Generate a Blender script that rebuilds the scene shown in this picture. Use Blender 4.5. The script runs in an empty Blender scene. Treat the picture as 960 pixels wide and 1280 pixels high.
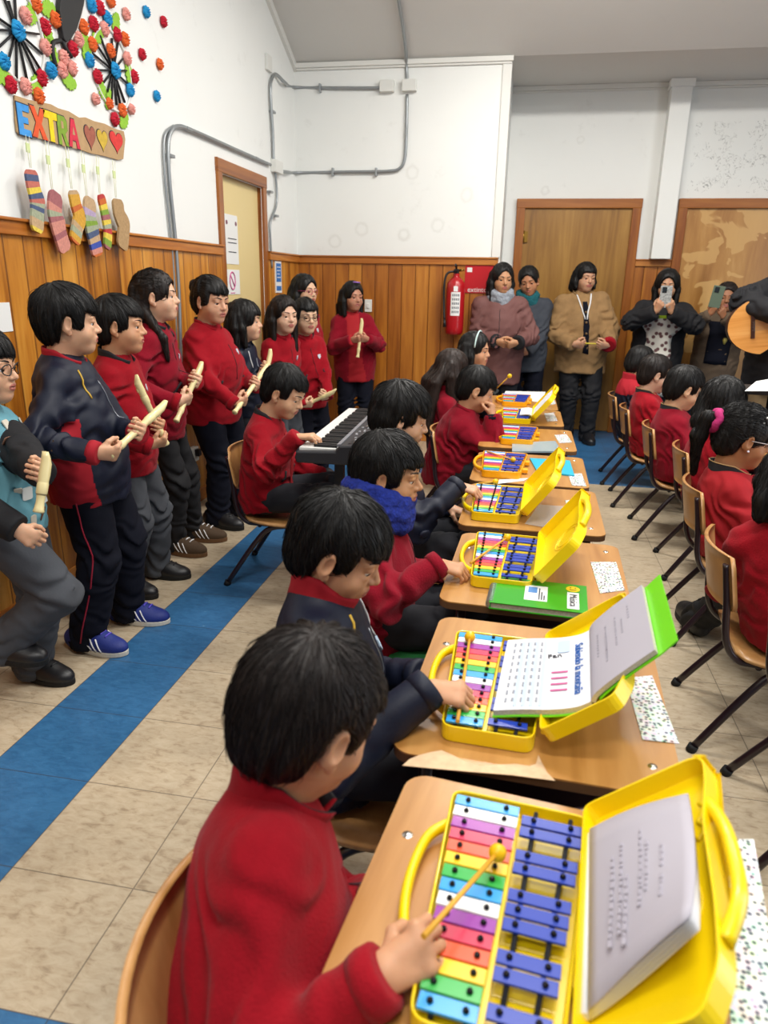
import bpy, bmesh, math, random
import numpy as np
from mathutils import Vector, Matrix
sc = bpy.context.scene
COL = sc.collection
RNG = random.Random(7)

# ------------------------------------------------------------------ objects
def link(o, parent=None):
    COL.objects.link(o)
    if parent is not None:
        o.parent = parent
    return o
def empty(name, loc=(0, 0, 0), rz=0.0):
    o = bpy.data.objects.new(name, None)
    o.empty_display_size = 0.05
    o.location = loc
    o.rotation_euler = (0, 0, rz)
    return link(o)
def tag(o, label=None, cat=None, group=None, kind=None):
    if label: o['label'] = label
    if cat: o['category'] = cat
    if group: o['group'] = group
    if kind: o['kind'] = kind
    return o
def thing(name, label, cat, loc=(0, 0, 0), rz=0.0, group=None):
    return tag(empty(name, loc, rz), label, cat, group)
def mesh_obj(name, verts, faces, mats, parent=None, smooth=True, mi=None):
    me = bpy.data.meshes.new(name)
    me.from_pydata([tuple(map(float, v)) for v in verts] if not isinstance(verts, np.ndarray) else verts.tolist(), [],
                   faces.tolist() if isinstance(faces, np.ndarray) else faces)
    for m in (mats if isinstance(mats, (list, tuple)) else [mats]):
        me.materials.append(m)
    if mi is not None:
        me.polygons.foreach_set('material_index', np.asarray(mi, dtype=np.int32))
    me.polygons.foreach_set('use_smooth', np.full(len(me.polygons), bool(smooth)))
    me.update()
    return link(bpy.data.objects.new(name, me), parent)
def copy_tree(o, parent=None):
    c = o.copy()
    COL.objects.link(c)
    c.parent = parent
    for ch in list(o.children):
        copy_tree(ch, c)
    return c
class MB:
    """collects boxes, tubes and prisms into one mesh"""
    def __init__(s):
        s.v = []; s.f = []; s.m = []; s.sm = []
    def add(s, vs, fs, m=0, smooth=False):
        b = len(s.v)
        s.v += [tuple(map(float, v)) for v in vs]
        for f in fs:
            s.f.append([b + i for i in f]); s.m.append(m); s.sm.append(smooth)
        return s
    def box(s, lo, hi, m=0, M=None, bev=0.0):
        if bev > 0:
            bm = bmesh.new()
            bmesh.ops.create_cube(bm, size=1)
            for v in bm.verts:
                v.co = Vector([(lo[i] + hi[i]) / 2 + v.co[i] * (hi[i] - lo[i]) for i in range(3)])
            bmesh.ops.bevel(bm, geom=bm.edges[:], offset=bev, segments=2, affect='EDGES', profile=0.6)
            bm.verts.index_update()
            vs = [M @ v.co if M else v.co for v in bm.verts]
            fs = [[v.index for v in f.verts] for f in bm.faces]
            bm.free()
            return s.add(vs, fs, m)
        x0, y0, z0 = lo; x1, y1, z1 = hi
        vs = [(x0, y0, z0), (x1, y0, z0), (x1, y1, z0), (x0, y1, z0), (x0, y0, z1), (x1, y0, z1), (x1, y1, z1), (x0, y1, z1)]
        if M: vs = [M @ Vector(v) for v in vs]
        return s.add(vs, [(3, 2, 1, 0), (4, 5, 6, 7), (0, 1, 5, 4), (1, 2, 6, 5), (2, 3, 7, 6), (3, 0, 4, 7)], m)
    def tube(s, pts, r, m=0, n=10, cap=True, closed=False, flat=None):
        P = [Vector(p) for p in pts]; L = len(P)
        rs = r if isinstance(r, (list, tuple)) else [r] * L
        up = None; vs = []
        for i, p in enumerate(P):
            if closed: t = (P[(i + 1) % L] - P[i - 1])
            else: t = (P[min(i + 1, L - 1)] - P[max(i - 1, 0)])
            t = t.normalized() if t.length > 1e-9 else Vector((0, 0, 1))
            if up is None:
                up = Vector((0, 0, 1)) if abs(t.z) < .9 else Vector((0, 1, 0))
            x = t.cross(up)
            if x.length < 1e-5: x = t.orthogonal()
            x.normalize(); y = x.cross(t).normalized(); up = y
            for k in range(n):
                a = 2 * math.pi * k / n
                vs.append(p + (x * math.cos(a) + y * math.sin(a) * (flat or 1)) * rs[i])
        fs = []
        for i in range(L if closed else L - 1):
            j = (i + 1) % L
            for k in range(n):
                k2 = (k + 1) % n
                fs.append((i * n + k, i * n + k2, j * n + k2, j * n + k))
        s.add(vs, fs, m, True)
        if cap and not closed:
            b = len(s.v) - L * n
            s.f.append([b + k for k in range(n)][::-1]); s.m.append(m); s.sm.append(False)
            s.f.append([b + (L - 1) * n + k for k in range(n)]); s.m.append(m); s.sm.append(False)
        return s
    def lathe(s, prof, m=0, n=20, M=None):
        vs = []
        for r, z in prof:
            for k in range(n):
                a = 2 * math.pi * k / n
                v = Vector((r * math.cos(a), r * math.sin(a), z))
                vs.append(M @ v if M else v)
        fs = []
        for i in range(len(prof) - 1):
            for k in range(n):
                k2 = (k + 1) % n
                fs.append((i * n + k, i * n + k2, (i + 1) * n + k2, (i + 1) * n + k))
        return s.add(vs, fs, m, True)
    def ball(s, c, r, m=0, n=14, M=None):
        rr = r if isinstance(r, (tuple, list)) else (r, r, r)
        prof = [(math.sin(math.pi * i / (n // 2 + 2)), -math.cos(math.pi * i / (n // 2 + 2))) for i in range(n // 2 + 3)]
        T = Matrix.Translation(c) @ (M if M else Matrix.Identity(4)) @ Matrix.Diagonal((*rr, 1))
        return s.lathe(prof, m, n, T)
    def prism(s, outline, z0, z1, m=0, M=None):
        """outline: ccw xy list, extruded in z"""
        n = len(outline)
        vs = [Vector((x, y, z0)) for x, y in outline] + [Vector((x, y, z1)) for x, y in outline]
        if M: vs = [M @ v for v in vs]
        fs = [list(range(n))[::-1], [n + i for i in range(n)]] + [(i, (i + 1) % n, n + (i + 1) % n, n + i) for i in range(n)]
        return s.add(vs, fs, m)
    def build(s, name, mats, parent=None, bevel=0.0, seg=2):
        me = bpy.data.meshes.new(name)
        me.from_pydata(s.v, [], s.f)
        for m in (mats if isinstance(mats, (list, tuple)) else [mats]): me.materials.append(m)
        me.polygons.foreach_set('material_index', np.array(s.m, dtype=np.int32))
        me.polygons.foreach_set('use_smooth', np.array(s.sm, dtype=bool))
        me.update()
        o = link(bpy.data.objects.new(name, me), parent)
        if bevel > 0:
            b = o.modifiers.new('bevel', 'BEVEL'); b.width = bevel; b.segments = seg; b.limit_method = 'ANGLE'; b.angle_limit = 0.7
        return o
def rrect(x0, y0, x1, y1, r, n=5):
    out = []
    for cx, cy, a0 in ((x1 - r, y0 + r, -90), (x1 - r, y1 - r, 0), (x0 + r, y1 - r, 90), (x0 + r, y0 + r, 180)):
        for i in range(n + 1):
            a = math.radians(a0 + 90 * i / n)
            out.append((cx + r * math.cos(a), cy + r * math.sin(a)))
    return out
def round_poly(pts, r, n=4):
    out = []; L = len(pts)
    for i in range(L):
        p = Vector(pts[i]).to_2d() if len(pts[i]) > 2 else Vector(pts[i]); a = Vector(pts[i - 1]); b = Vector(pts[(i + 1) % L])
        da = (a - p).normalized(); db = (b - p).normalized()
        for k in range(n + 1):
            t = k / n
            q0 = p + da * r * (1 - t); q1 = p + db * r * t
            out.append(tuple(q0 * (1 - t) + q1 * t + (p - p) if False else (p + da * r) * (1 - t) ** 2 + p * 2 * t * (1 - t) + (p + db * r) * t * t))
    return out
def smooth_path(pts, n=6):
    """Catmull-Rom through pts"""
    P = [Vector(p) for p in pts]; out = []
    for i in range(len(P) - 1):
        a = P[max(i - 1, 0)]; b = P[i]; c = P[i + 1]; d = P[min(i + 2, len(P) - 1)]
        for k in range(n):
            t = k / n
            out.append(0.5 * ((2 * b) + (c - a) * t + (2 * a - 5 * b + 4 * c - d) * t * t + (3 * b - a - 3 * c + d) * t ** 3))
    out.append(P[-1]); return out
def text_mesh(name, body, size, mat, M, parent=None, ext=0.0006, sx=1.0, align='CENTER', shear=0):
    cu = bpy.data.curves.new(name, 'FONT'); cu.body = body; cu.size = size; cu.extrude = ext
    cu.align_x = align; cu.align_y = 'CENTER'; cu.resolution_u = 3; cu.shear = shear
    t = bpy.data.objects.new(name, cu); COL.objects.link(t)
    dg = bpy.context.evaluated_depsgraph_get()
    me = bpy.data.meshes.new_from_object(t.evaluated_get(dg))
    bpy.data.objects.remove(t)
    me.transform(M @ Matrix.Diagonal((sx, 1, 1, 1)))
    me.materials.clear(); me.materials.append(mat)
    me.name = name
    return link(bpy.data.objects.new(name, me), parent)

# ------------------------------------------------------------------ materials
def _mat(name):
    m = bpy.data.materials.new(name); m.use_nodes = True
    nt = m.node_tree; return m, nt, nt.nodes['Principled BSDF']
def lin(c):
    return tuple((x / 12.92 if x <= .04045 else ((x + .055) / 1.055) ** 2.4) for x in c)
def hexc(h):
    return lin(tuple(int(h[i:i + 2], 16) / 255 for i in (0, 2, 4))) + (1,)
def plain(name, h, rough=.6, metal=0, spec=.4, coat=0, noise=0.0, nscale=30, bump=0.0, bscale=200, sheen=0, sss=0, trans=0, stretch=None):
    m, nt, b = _mat(name)
    c = hexc(h)
    b.inputs['Base Color'].default_value = c
    b.inputs['Roughness'].default_value = rough
    b.inputs['Metallic'].default_value = metal
    b.inputs['Specular IOR Level'].default_value = spec
    b.inputs['Coat Weight'].default_value = coat
    b.inputs['Sheen Weight'].default_value = sheen
    b.inputs['Transmission Weight'].default_value = trans
    if sss:
        b.inputs['Subsurface Weight'].default_value = sss
        b.inputs['Subsurface Radius'].default_value = (1, .35, .2)
        b.inputs['Subsurface Scale'].default_value = .004
    tc = nt.nodes.new('ShaderNodeTexCoord')
    mp = nt.nodes.new('ShaderNodeMapping'); nt.links.new(tc.outputs['Object'], mp.inputs[0])
    if stretch: mp.inputs['Scale'].default_value = stretch
    if noise:
        n = nt.nodes.new('ShaderNodeTexNoise'); n.inputs['Scale'].default_value = nscale; n.inputs['Detail'].default_value = 4
        nt.links.new(mp.outputs[0], n.inputs['Vector'])
        mr = nt.nodes.new('ShaderNodeMapRange'); mr.inputs['From Min'].default_value = .3; mr.inputs['From Max'].default_value = .7
        mr.inputs['To Min'].default_value = 1 - noise; mr.inputs['To Max'].default_value = 1 + noise
        nt.links.new(n.outputs['Fac'], mr.inputs['Value'])
        mx = nt.nodes.new('ShaderNodeVectorMath'); mx.operation = 'SCALE'; mx.inputs[0].default_value = c[:3]
        nt.links.new(mr.outputs[0], mx.inputs['Scale'])
        nt.links.new(mx.outputs[0], b.inputs['Base Color'])
    if bump:
        n2 = nt.nodes.new('ShaderNodeTexNoise'); n2.inputs['Scale'].default_value = bscale; n2.inputs['Detail'].default_value = 3
        nt.links.new(mp.outputs[0], n2.inputs['Vector'])
        bp = nt.nodes.new('ShaderNodeBump'); bp.inputs['Strength'].default_value = bump; bp.inputs['Distance'].default_value = .004
        nt.links.new(n2.outputs['Fac'], bp.inputs['Height']); nt.links.new(bp.outputs[0], b.inputs['Normal'])
    return m
def ramp(nt, stops, interp='LINEAR'):
    r = nt.nodes.new('ShaderNodeValToRGB'); r.color_ramp.interpolation = interp
    e = r.color_ramp.elements
    while len(e) > 1: e.remove(e[-1])
    e[0].position = stops[0][0]; e[0].color = hexc(stops[0][1])
    for p, c in stops[1:]:
        k = e.new(p); k.color = hexc(c)
    return r
def wood(name, cols, axis='Z', scale=3.0, stretch=14, rough=.4, plank=0.0, plank_axis='Y', knots=0.0, coat=.1, fine=60, groove='6b3a0e', blotch=0.0):
    """grain runs along axis; optional tongue-and-groove planks across plank_axis"""
    m, nt, b = _mat(name); N = nt.nodes.new; L = nt.links.new
    tc = N('ShaderNodeTexCoord'); sep = N('ShaderNodeSeparateXYZ'); L(tc.outputs['Object'], sep.inputs[0])
    vec = tc.outputs['Object']
    pid = None
    if plank:
        d = N('ShaderNodeMath'); d.operation = 'DIVIDE'; L(sep.outputs[plank_axis], d.inputs[0]); d.inputs[1].default_value = plank
        fl = N('ShaderNodeMath'); fl.operation = 'FLOOR'; L(d.outputs[0], fl.inputs[0])
        fr = N('ShaderNodeMath'); fr.operation = 'FRACT'; L(d.outputs[0], fr.inputs[0])
        wn = N('ShaderNodeTexWhiteNoise'); wn.noise_dimensions = '1D'; L(fl.outputs[0], wn.inputs['W'])
        off = N('ShaderNodeVectorMath'); off.operation = 'SCALE'; off.inputs['Scale'].default_value = 7
        L(wn.outputs['Color'], off.inputs[0])
        ad = N('ShaderNodeVectorMath'); ad.operation = 'ADD'; L(vec, ad.inputs[0]); L(off.outputs[0], ad.inputs[1]); vec = ad.outputs[0]
        pid = wn.outputs['Value']
    mp = N('ShaderNodeMapping'); s = {'X': (1 / stretch, 1, 1), 'Y': (1, 1 / stretch, 1), 'Z': (1, 1, 1 / stretch)}[axis]
    mp.inputs['Scale'].default_value = s; L(vec, mp.inputs[0])
    n1 = N('ShaderNodeTexNoise'); n1.inputs['Scale'].default_value = scale * 3; n1.inputs['Detail'].default_value = 6; n1.inputs['Distortion'].default_value = 1.2
    L(mp.outputs[0], n1.inputs['Vector'])
    n2 = N('ShaderNodeTexNoise'); n2.inputs['Scale'].default_value = fine; n2.inputs['Detail'].default_value = 3
    L(mp.outputs[0], n2.inputs['Vector'])
    mx = N('ShaderNodeMath'); mx.operation = 'MULTIPLY_ADD'; L(n2.outputs['Fac'], mx.inputs[0]); mx.inputs[1].default_value = .35; L(n1.outputs['Fac'], mx.inputs[2])
    fac = mx.outputs[0]
    if pid is not None:
        a2 = N('ShaderNodeMath'); a2.operation = 'MULTIPLY_ADD'; L(pid, a2.inputs[0]); a2.inputs[1].default_value = .22; L(fac, a2.inputs[2]); fac = a2.outputs[0]
    lo, hi = (.42, 1.0) if pid is None else (.5, 1.1)
    mr = N('ShaderNodeMapRange'); mr.inputs['From Min'].default_value = lo; mr.inputs['From Max'].default_value = hi; L(fac, mr.inputs['Value'])
    k = len(cols); r = ramp(nt, [(i / (k - 1), c) for i, c in enumerate(cols)]); L(mr.outputs[0], r.inputs['Fac'])
    col = r.outputs['Color']
    def mixto(col, fac, h):
        x = N('ShaderNodeMix'); x.data_type = 'RGBA'; L(fac, x.inputs['Factor']); L(col, x.inputs[6]); x.inputs[7].default_value = hexc(h); return x.outputs[2]
    if blotch:
        nb = N('ShaderNodeTexNoise'); nb.inputs['Scale'].default_value = 4.2; nb.inputs['Detail'].default_value = 2.5; nb.inputs['Distortion'].default_value = .8
        L(tc.outputs['Object'], nb.inputs['Vector'])
        rb = ramp(nt, [(0, '000000'), (.53, '000000'), (.545, 'ffffff'), (1, 'ffffff')]); L(nb.outputs['Fac'], rb.inputs['Fac'])
        ml = N('ShaderNodeMath'); ml.operation = 'MULTIPLY'; L(rb.outputs['Color'], ml.inputs[0]); ml.inputs[1].default_value = blotch
        col = mixto(col, ml.outputs[0], cols[-1])
    if knots:
        mk = N('ShaderNodeMapping'); ks = {'X': (.45, 1, 1), 'Y': (1, .45, 1), 'Z': (1, 1, .45)}[axis]; mk.inputs['Scale'].default_value = ks; L(vec, mk.inputs[0])
        vo = N('ShaderNodeTexVoronoi'); vo.inputs['Scale'].default_value = 3.2; L(mk.outputs[0], vo.inputs['Vector'])
        rk = ramp(nt, [(0, 'ffffff'), (.035, 'cccccc'), (.07, '000000'), (1, '000000')]); L(vo.outputs['Distance'], rk.inputs['Fac'])
        ml = N('ShaderNodeMath'); ml.operation = 'MULTIPLY'; L(rk.outputs['Color'], ml.inputs[0]); ml.inputs[1].default_value = knots
        col = mixto(col, ml.outputs[0], '5a2c0c')
    if plank:
        c1 = N('ShaderNodeMath'); c1.operation = 'SUBTRACT'; L(fr.outputs[0], c1.inputs[0]); c1.inputs[1].default_value = .5
        ab = N('ShaderNodeMath'); ab.operation = 'ABSOLUTE'; L(c1.outputs[0], ab.inputs[0])
        rg = N('ShaderNodeMapRange'); rg.inputs['From Min'].default_value = .455; rg.inputs['From Max'].default_value = .49; L(ab.outputs[0], rg.inputs['Value'])
        bp = N('ShaderNodeBump'); bp.invert = True; bp.inputs['Strength'].default_value = .8; bp.inputs['Distance'].default_value = .006
        L(rg.outputs[0], bp.inputs['Height']); L(bp.outputs[0], b.inputs['Normal'])
        ml = N('ShaderNodeMath'); ml.operation = 'MULTIPLY'; L(rg.outputs[0], ml.inputs[0]); ml.inputs[1].default_value = .75
        col = mixto(col, ml.outputs[0], groove)
    L(col, b.inputs['Base Color'])
    b.inputs['Roughness'].default_value = rough; b.inputs['Coat Weight'].default_value = coat; b.inputs['Coat Roughness'].default_value = .25
    return m

# ------------------------------------------------------------------ signed-distance modelling
def vnoise(x, y, z, seed=0):
    xi = np.floor(x).astype(np.int64); yi = np.floor(y).astype(np.int64); zi = np.floor(z).astype(np.int64)
    xf = x - xi; yf = y - yi; zf = z - zi
    u = xf * xf * (3 - 2 * xf); v = yf * yf * (3 - 2 * yf); w = zf * zf * (3 - 2 * zf)
    def h(a, b, c):
        n = (a * 374761393 + b * 668265263 + c * 1274126177 + seed * 974711) & 0xffffffff
        n = ((n ^ (n >> 13)) * 1274126177) & 0xffffffff
        return ((n ^ (n >> 16)) & 0xffff) / 32767.5 - 1
    r = 0
    for a in (0, 1):
        for b in (0, 1):
            for c in (0, 1):
                r = r + h(xi + a, yi + b, zi + c) * (u if a else 1 - u) * (v if b else 1 - v) * (w if c else 1 - w)
    return r
A3 = lambda p: np.asarray(p, dtype=float)
def unit(v):
    v = A3(v); return v / (np.linalg.norm(v) + 1e-12)
def cone(a, b, ra, rb, n=None, fl=1.0):
    """tapered capsule; n, fl: flattened along direction n by factor fl"""
    a = A3(a); b = A3(b); ba = b - a; L2 = float(ba @ ba) + 1e-12
    nn = None if n is None else unit(n)
    def fn(X, Y, Z):
        px = X - a[0]; py = Y - a[1]; pz = Z - a[2]
        t = np.clip((px * ba[0] + py * ba[1] + pz * ba[2]) / L2, 0, 1)
        qx = px - t * ba[0]; qy = py - t * ba[1]; qz = pz - t * ba[2]
        if nn is None:
            return np.sqrt(qx * qx + qy * qy + qz * qz) - (ra + (rb - ra) * t)
        d = qx * nn[0] + qy * nn[1] + qz * nn[2]
        e = d * (1 / fl - 1)
        qx = qx + nn[0] * e; qy = qy + nn[1] * e; qz = qz + nn[2] * e
        return (np.sqrt(qx * qx + qy * qy + qz * qz) - (ra + (rb - ra) * t)) * (0.5 + 0.5 * min(fl, 1))
    R = max(ra, rb) * max(1, fl)
    return fn, np.minimum(a, b) - R, np.maximum(a, b) + R
def ell(c, r, R=None):
    c = A3(c); r = A3(r); R = np.eye(3) if R is None else R
    def fn(X, Y, Z):
        px = X - c[0]; py = Y - c[1]; pz = Z - c[2]
        qx = (R[0, 0] * px + R[1, 0] * py + R[2, 0] * pz) / r[0]
        qy = (R[0, 1] * px + R[1, 1] * py + R[2, 1] * pz) / r[1]
        qz = (R[0, 2] * px + R[1, 2] * py + R[2, 2] * pz) / r[2]
        k0 = np.sqrt(qx * qx + qy * qy + qz * qz)
        k1 = np.sqrt((qx / r[0]) ** 2 + (qy / r[1]) ** 2 + (qz / r[2]) ** 2) + 1e-9
        return k0 * (k0 - 1) / k1
    e = np.abs(R) @ r
    return fn, c - e, c + e
def rbox(c, h, R=None, rd=0.0):
    c = A3(c); h = A3(h); R = np.eye(3) if R is None else R
    def fn(X, Y, Z):
        px = X - c[0]; py = Y - c[1]; pz = Z - c[2]
        qx = np.abs(R[0, 0] * px + R[1, 0] * py + R[2, 0] * pz) - h[0] + rd
        qy = np.abs(R[0, 1] * px + R[1, 1] * py + R[2, 1] * pz) - h[1] + rd
        qz = np.abs(R[0, 2] * px + R[1, 2] * py + R[2, 2] * pz) - h[2] + rd
        o = np.sqrt(np.maximum(qx, 0) ** 2 + np.maximum(qy, 0) ** 2 + np.maximum(qz, 0) ** 2)
        return o + np.minimum(np.maximum(qx, np.maximum(qy, qz)), 0) - rd
    e = np.abs(R) @ h
    return fn, c - e, c + e
class SDF:
    def __init__(s, lo, hi, res):
        s.lo = A3(lo); s.res = float(res)
        s.n = np.maximum(np.ceil((A3(hi) - s.lo) / res).astype(int) + 1, 4)
        s.F = np.full(tuple(s.n), 1.0, dtype=np.float32)
        s.ax = [s.lo[i] + np.arange(s.n[i]) * res for i in range(3)]
    def _sl(s, b0, b1, m):
        i0 = np.clip(np.floor((b0 - m - s.lo) / s.res).astype(int), 0, s.n)
        i1 = np.clip(np.ceil((b1 + m - s.lo) / s.res).astype(int) + 1, 0, s.n)
        if np.any(i1 <= i0): return None, None
        sl = tuple(slice(int(i0[i]), int(i1[i])) for i in range(3))
        G = (s.ax[0][sl[0]][:, None, None], s.ax[1][sl[1]][None, :, None], s.ax[2][sl[2]][None, None, :])
        return sl, G
    def add(s, prim, k=0.0):
        fn, b0, b1 = prim
        sl, G = s._sl(b0, b1, k + 3 * s.res)
        if sl is None: return s
        b = fn(*G); a = s.F[sl]
        r = np.minimum(a, b)
        if k > 0:
            h = np.maximum(k - np.abs(a - b), 0) / k
            r = r - h * h * k * .25
        s.F[sl] = r
        return s
    def sub(s, prim, k=0.0):
        fn, b0, b1 = prim
        sl, G = s._sl(b0, b1, k + 3 * s.res)
        if sl is None: return s
        b = -fn(*G); a = s.F[sl]
        r = np.maximum(a, b)
        if k > 0:
            h = np.maximum(k - np.abs(a - b), 0) / k
            r = r + h * h * k * .25
        s.F[sl] = r
        return s
    def disp(s, fn, band=None):
        """add fn(X,Y,Z) where the field is near zero"""
        band = band or 4 * s.res
        I = np.nonzero(np.abs(s.F) < band)
        if len(I[0]):
            s.F[I] += fn(s.ax[0][I[0]], s.ax[1][I[1]], s.ax[2][I[2]])
        return s
    def mesh(s):
        F = s.F; n = s.n
        S = F < 0
        c = np.zeros((n[0] - 1, n[1] - 1, n[2] - 1), dtype=np.uint8)
        C = [(i, j, k) for i in (0, 1) for j in (0, 1) for k in (0, 1)]
        for i, j, k in C:
            c += S[i:n[0] - 1 + i, j:n[1] - 1 + j, k:n[2] - 1 + k]
        act = (c > 0) & (c < 8)
        I, J, K = np.nonzero(act)
        idx = np.full(c.shape, -1, dtype=np.int32); idx[I, J, K] = np.arange(len(I))
        pos = np.zeros((len(I), 3)); cnt = np.zeros(len(I))
        V = {q: F[I + q[0], J + q[1], K + q[2]] for q in C}
        for a in C:
            for d in range(3):
                if a[d]: continue
                b = tuple(1 if e == d else a[e] for e in range(3))
                va, vb = V[a], V[b]
                m = (va < 0) != (vb < 0)
                t = np.where(m, va / np.where(m, va - vb, 1), 0)
                for e in range(3):
                    pos[:, e] += np.where(m, a[e] + (t if e == d else 0), 0)
                cnt += m
        pos /= cnt[:, None]
        pos += np.stack([I, J, K], 1)
        verts = s.lo + pos * s.res
        Q = []
        for d in range(3):
            e, f = (d + 1) % 3, (d + 2) % 3
            sl0 = [slice(0, None)] * 3; sl1 = [slice(0, None)] * 3
            sl0[d] = slice(0, n[d] - 1); sl1[d] = slice(1, n[d])
            ch = S[tuple(sl0)] != S[tuple(sl1)]
            P = list(np.nonzero(ch))
            ok = (P[e] > 0) & (P[f] > 0) & (P[e] < n[e] - 1) & (P[f] < n[f] - 1)
            P = [p[ok] for p in P]
            ins = S[tuple(P)]
            def cell(de, df):
                q = [p.copy() for p in P]; q[e] += de; q[f] += df
                return idx[tuple(q)]
            q = np.stack([cell(-1, -1), cell(0, -1), cell(0, 0), cell(-1, 0)], 1)
            q = np.where(ins[:, None], q, q[:, ::-1])
            Q.append(q)
        Q = np.concatenate(Q) if Q else np.zeros((0, 4), int)
        Q = Q[(Q >= 0).all(1)]
        return verts, Q
    def sample(s, P):
        i = np.clip(np.rint((P - s.lo) / s.res).astype(int), 0, s.n - 1)
        return s.F[i[:, 0], i[:, 1], i[:, 2]]
    def tri(s, P):
        g = np.clip((P - s.lo) / s.res, 0, s.n - 1.001); i = g.astype(int); f = g - i
        r = 0
        for a in (0, 1):
            for b in (0, 1):
                for c in (0, 1):
                    w = (f[:, 0] if a else 1 - f[:, 0]) * (f[:, 1] if b else 1 - f[:, 1]) * (f[:, 2] if c else 1 - f[:, 2])
                    r = r + w * s.F[i[:, 0] + a, i[:, 1] + b, i[:, 2] + c]
        return r
    def grad(s, P):
        h = s.res
        g = np.stack([s.tri(P + d) - s.tri(P - d) for d in np.eye(3) * h], 1)
        return g / (np.linalg.norm(g, axis=1, keepdims=True) + 1e-9)
def rotz(a): c, s = math.cos(a), math.sin(a); return np.array([[c, -s, 0], [s, c, 0], [0, 0, 1.]])
def rotx(a): c, s = math.cos(a), math.sin(a); return np.array([[1, 0, 0], [0, c, -s], [0, s, c]])
def roty(a): c, s = math.cos(a), math.sin(a); return np.array([[c, 0, s], [0, 1, 0], [-s, 0, c]])
# ------------------------------------------------------------------ people
SKIN = {}
def skin_mat(h):
    if h not in SKIN:
        SKIN[h] = plain('skin_' + h, h, rough=.5, spec=.35, sss=.25, noise=.05, nscale=25, bump=.06, bscale=350)
    return SKIN[h]
M_LIP = plain('lip', 'a8665a', rough=.45, sss=.2)
M_EYEW = plain('eye_white', 'e2dcd6', rough=.2)
M_IRIS = plain('iris', '1d0f09', rough=.08, spec=.6)
def hair_mat(name, h, rough=.52):
    m = plain(name, h, rough=rough, spec=.3, noise=.35, nscale=60)
    return m
M_HAIR = hair_mat('black_hair', '110f0e')
M_HAIRB = hair_mat('dark_brown_hair', '1c1512')
M_BROW = plain('eyebrow', '1a1310', rough=.7)

def head_piece(s, Rh, Hc, N, res, skin, open_lid=.55, mouth=0.0, nose=.35, cheek=1.12, neck_r=.047, smile=0.0):
    """head + neck in the head frame (template metres, scaled by s); returns verts (local), faces, material index"""
    inv = lambda P: Rh.T @ (A3(P) - Hc) / s
    nb = inv(N)
    r = res / s
    f = SDF(np.minimum([-.105, -.125, -.2], nb - .06), np.maximum([.105, .135, .14], nb + .06), r)
    f.add(ell((0, -.012, .03), (.075, .093, .085)))
    f.add(ell((0, .024, -.036), (.0585, .061, .074)), .035)
    f.add(ell((0, .016, -.05), (.054, .045, .04)), .03)
    f.add(ell((0, .058, -.086), (.026, .024, .021)), .032)
    for q in (-1, 1):
        f.add(ell((q * .034, .050, -.036), (.026 * cheek, .025, .027)), .022)
        f.add(ell((q * .026, .0715, .0205), (.024, .011, .008)), .02)
    for q in (-1, 1):
        f.sub(ell((q * .031, .0955, .001), (.0195, .0165, .0125)), .016)
    f.add(cone((0, .080, .004), (0, .096 + .007 * nose, -.024), .0075, .0105), .012)
    for q in (-1, 1):
        f.add(ell((q * .0105, .088, -.028), (.0085, .010, .0075)), .006)
    f.add(ell((0, .078, -.054), (.024, .014, .016)), .014)
    f.add(ell((0, .0868, -.0505), (.018 + smile * .004, .0085, .0045)), .007)
    f.add(ell((0, .0853, -.0615), (.015, .0083, .0055)), .007)
    f.sub(ell((0, .1, -.0562), (.0225 + smile * .006, .013, .0014 + mouth)), .003)
    for q in (-1, 1):   # eyelids
        f.add(ell((q * .031, .0705, .002 + .0105 * open_lid), (.0165, .0152, .0098)), .005)
        f.add(ell((q * .031, .0668, -.0132), (.0150, .0140, .0066)), .009)
    Re = rotx(-.15)
    for q in (-1, 1):
        R = rotz(-q * .45) @ Re
        f.add(ell((q * .079, -.008, -.006), (.0085, .0195, .0305), R), .008)
        f.add(ell((q * .076, .0, -.034), (.007, .009, .011)), .006)
        f.sub(ell((q * .0885, -.001, -.004), (.0075, .0105, .019), R), .005)
    f.add(cone((0, -.022, -.04), nb, neck_r, neck_r * 1.12), .03)
    v, q = f.mesh()
    c = v[q].mean(1)
    lip = (((c[:, 0] / (.0215 + smile * .005)) ** 2 + ((c[:, 2] + .0560) / .0118) ** 2) < 1) & (c[:, 1] > .083)
    mi = np.where(lip, 1, 0)
    return v, q, mi, f

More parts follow.
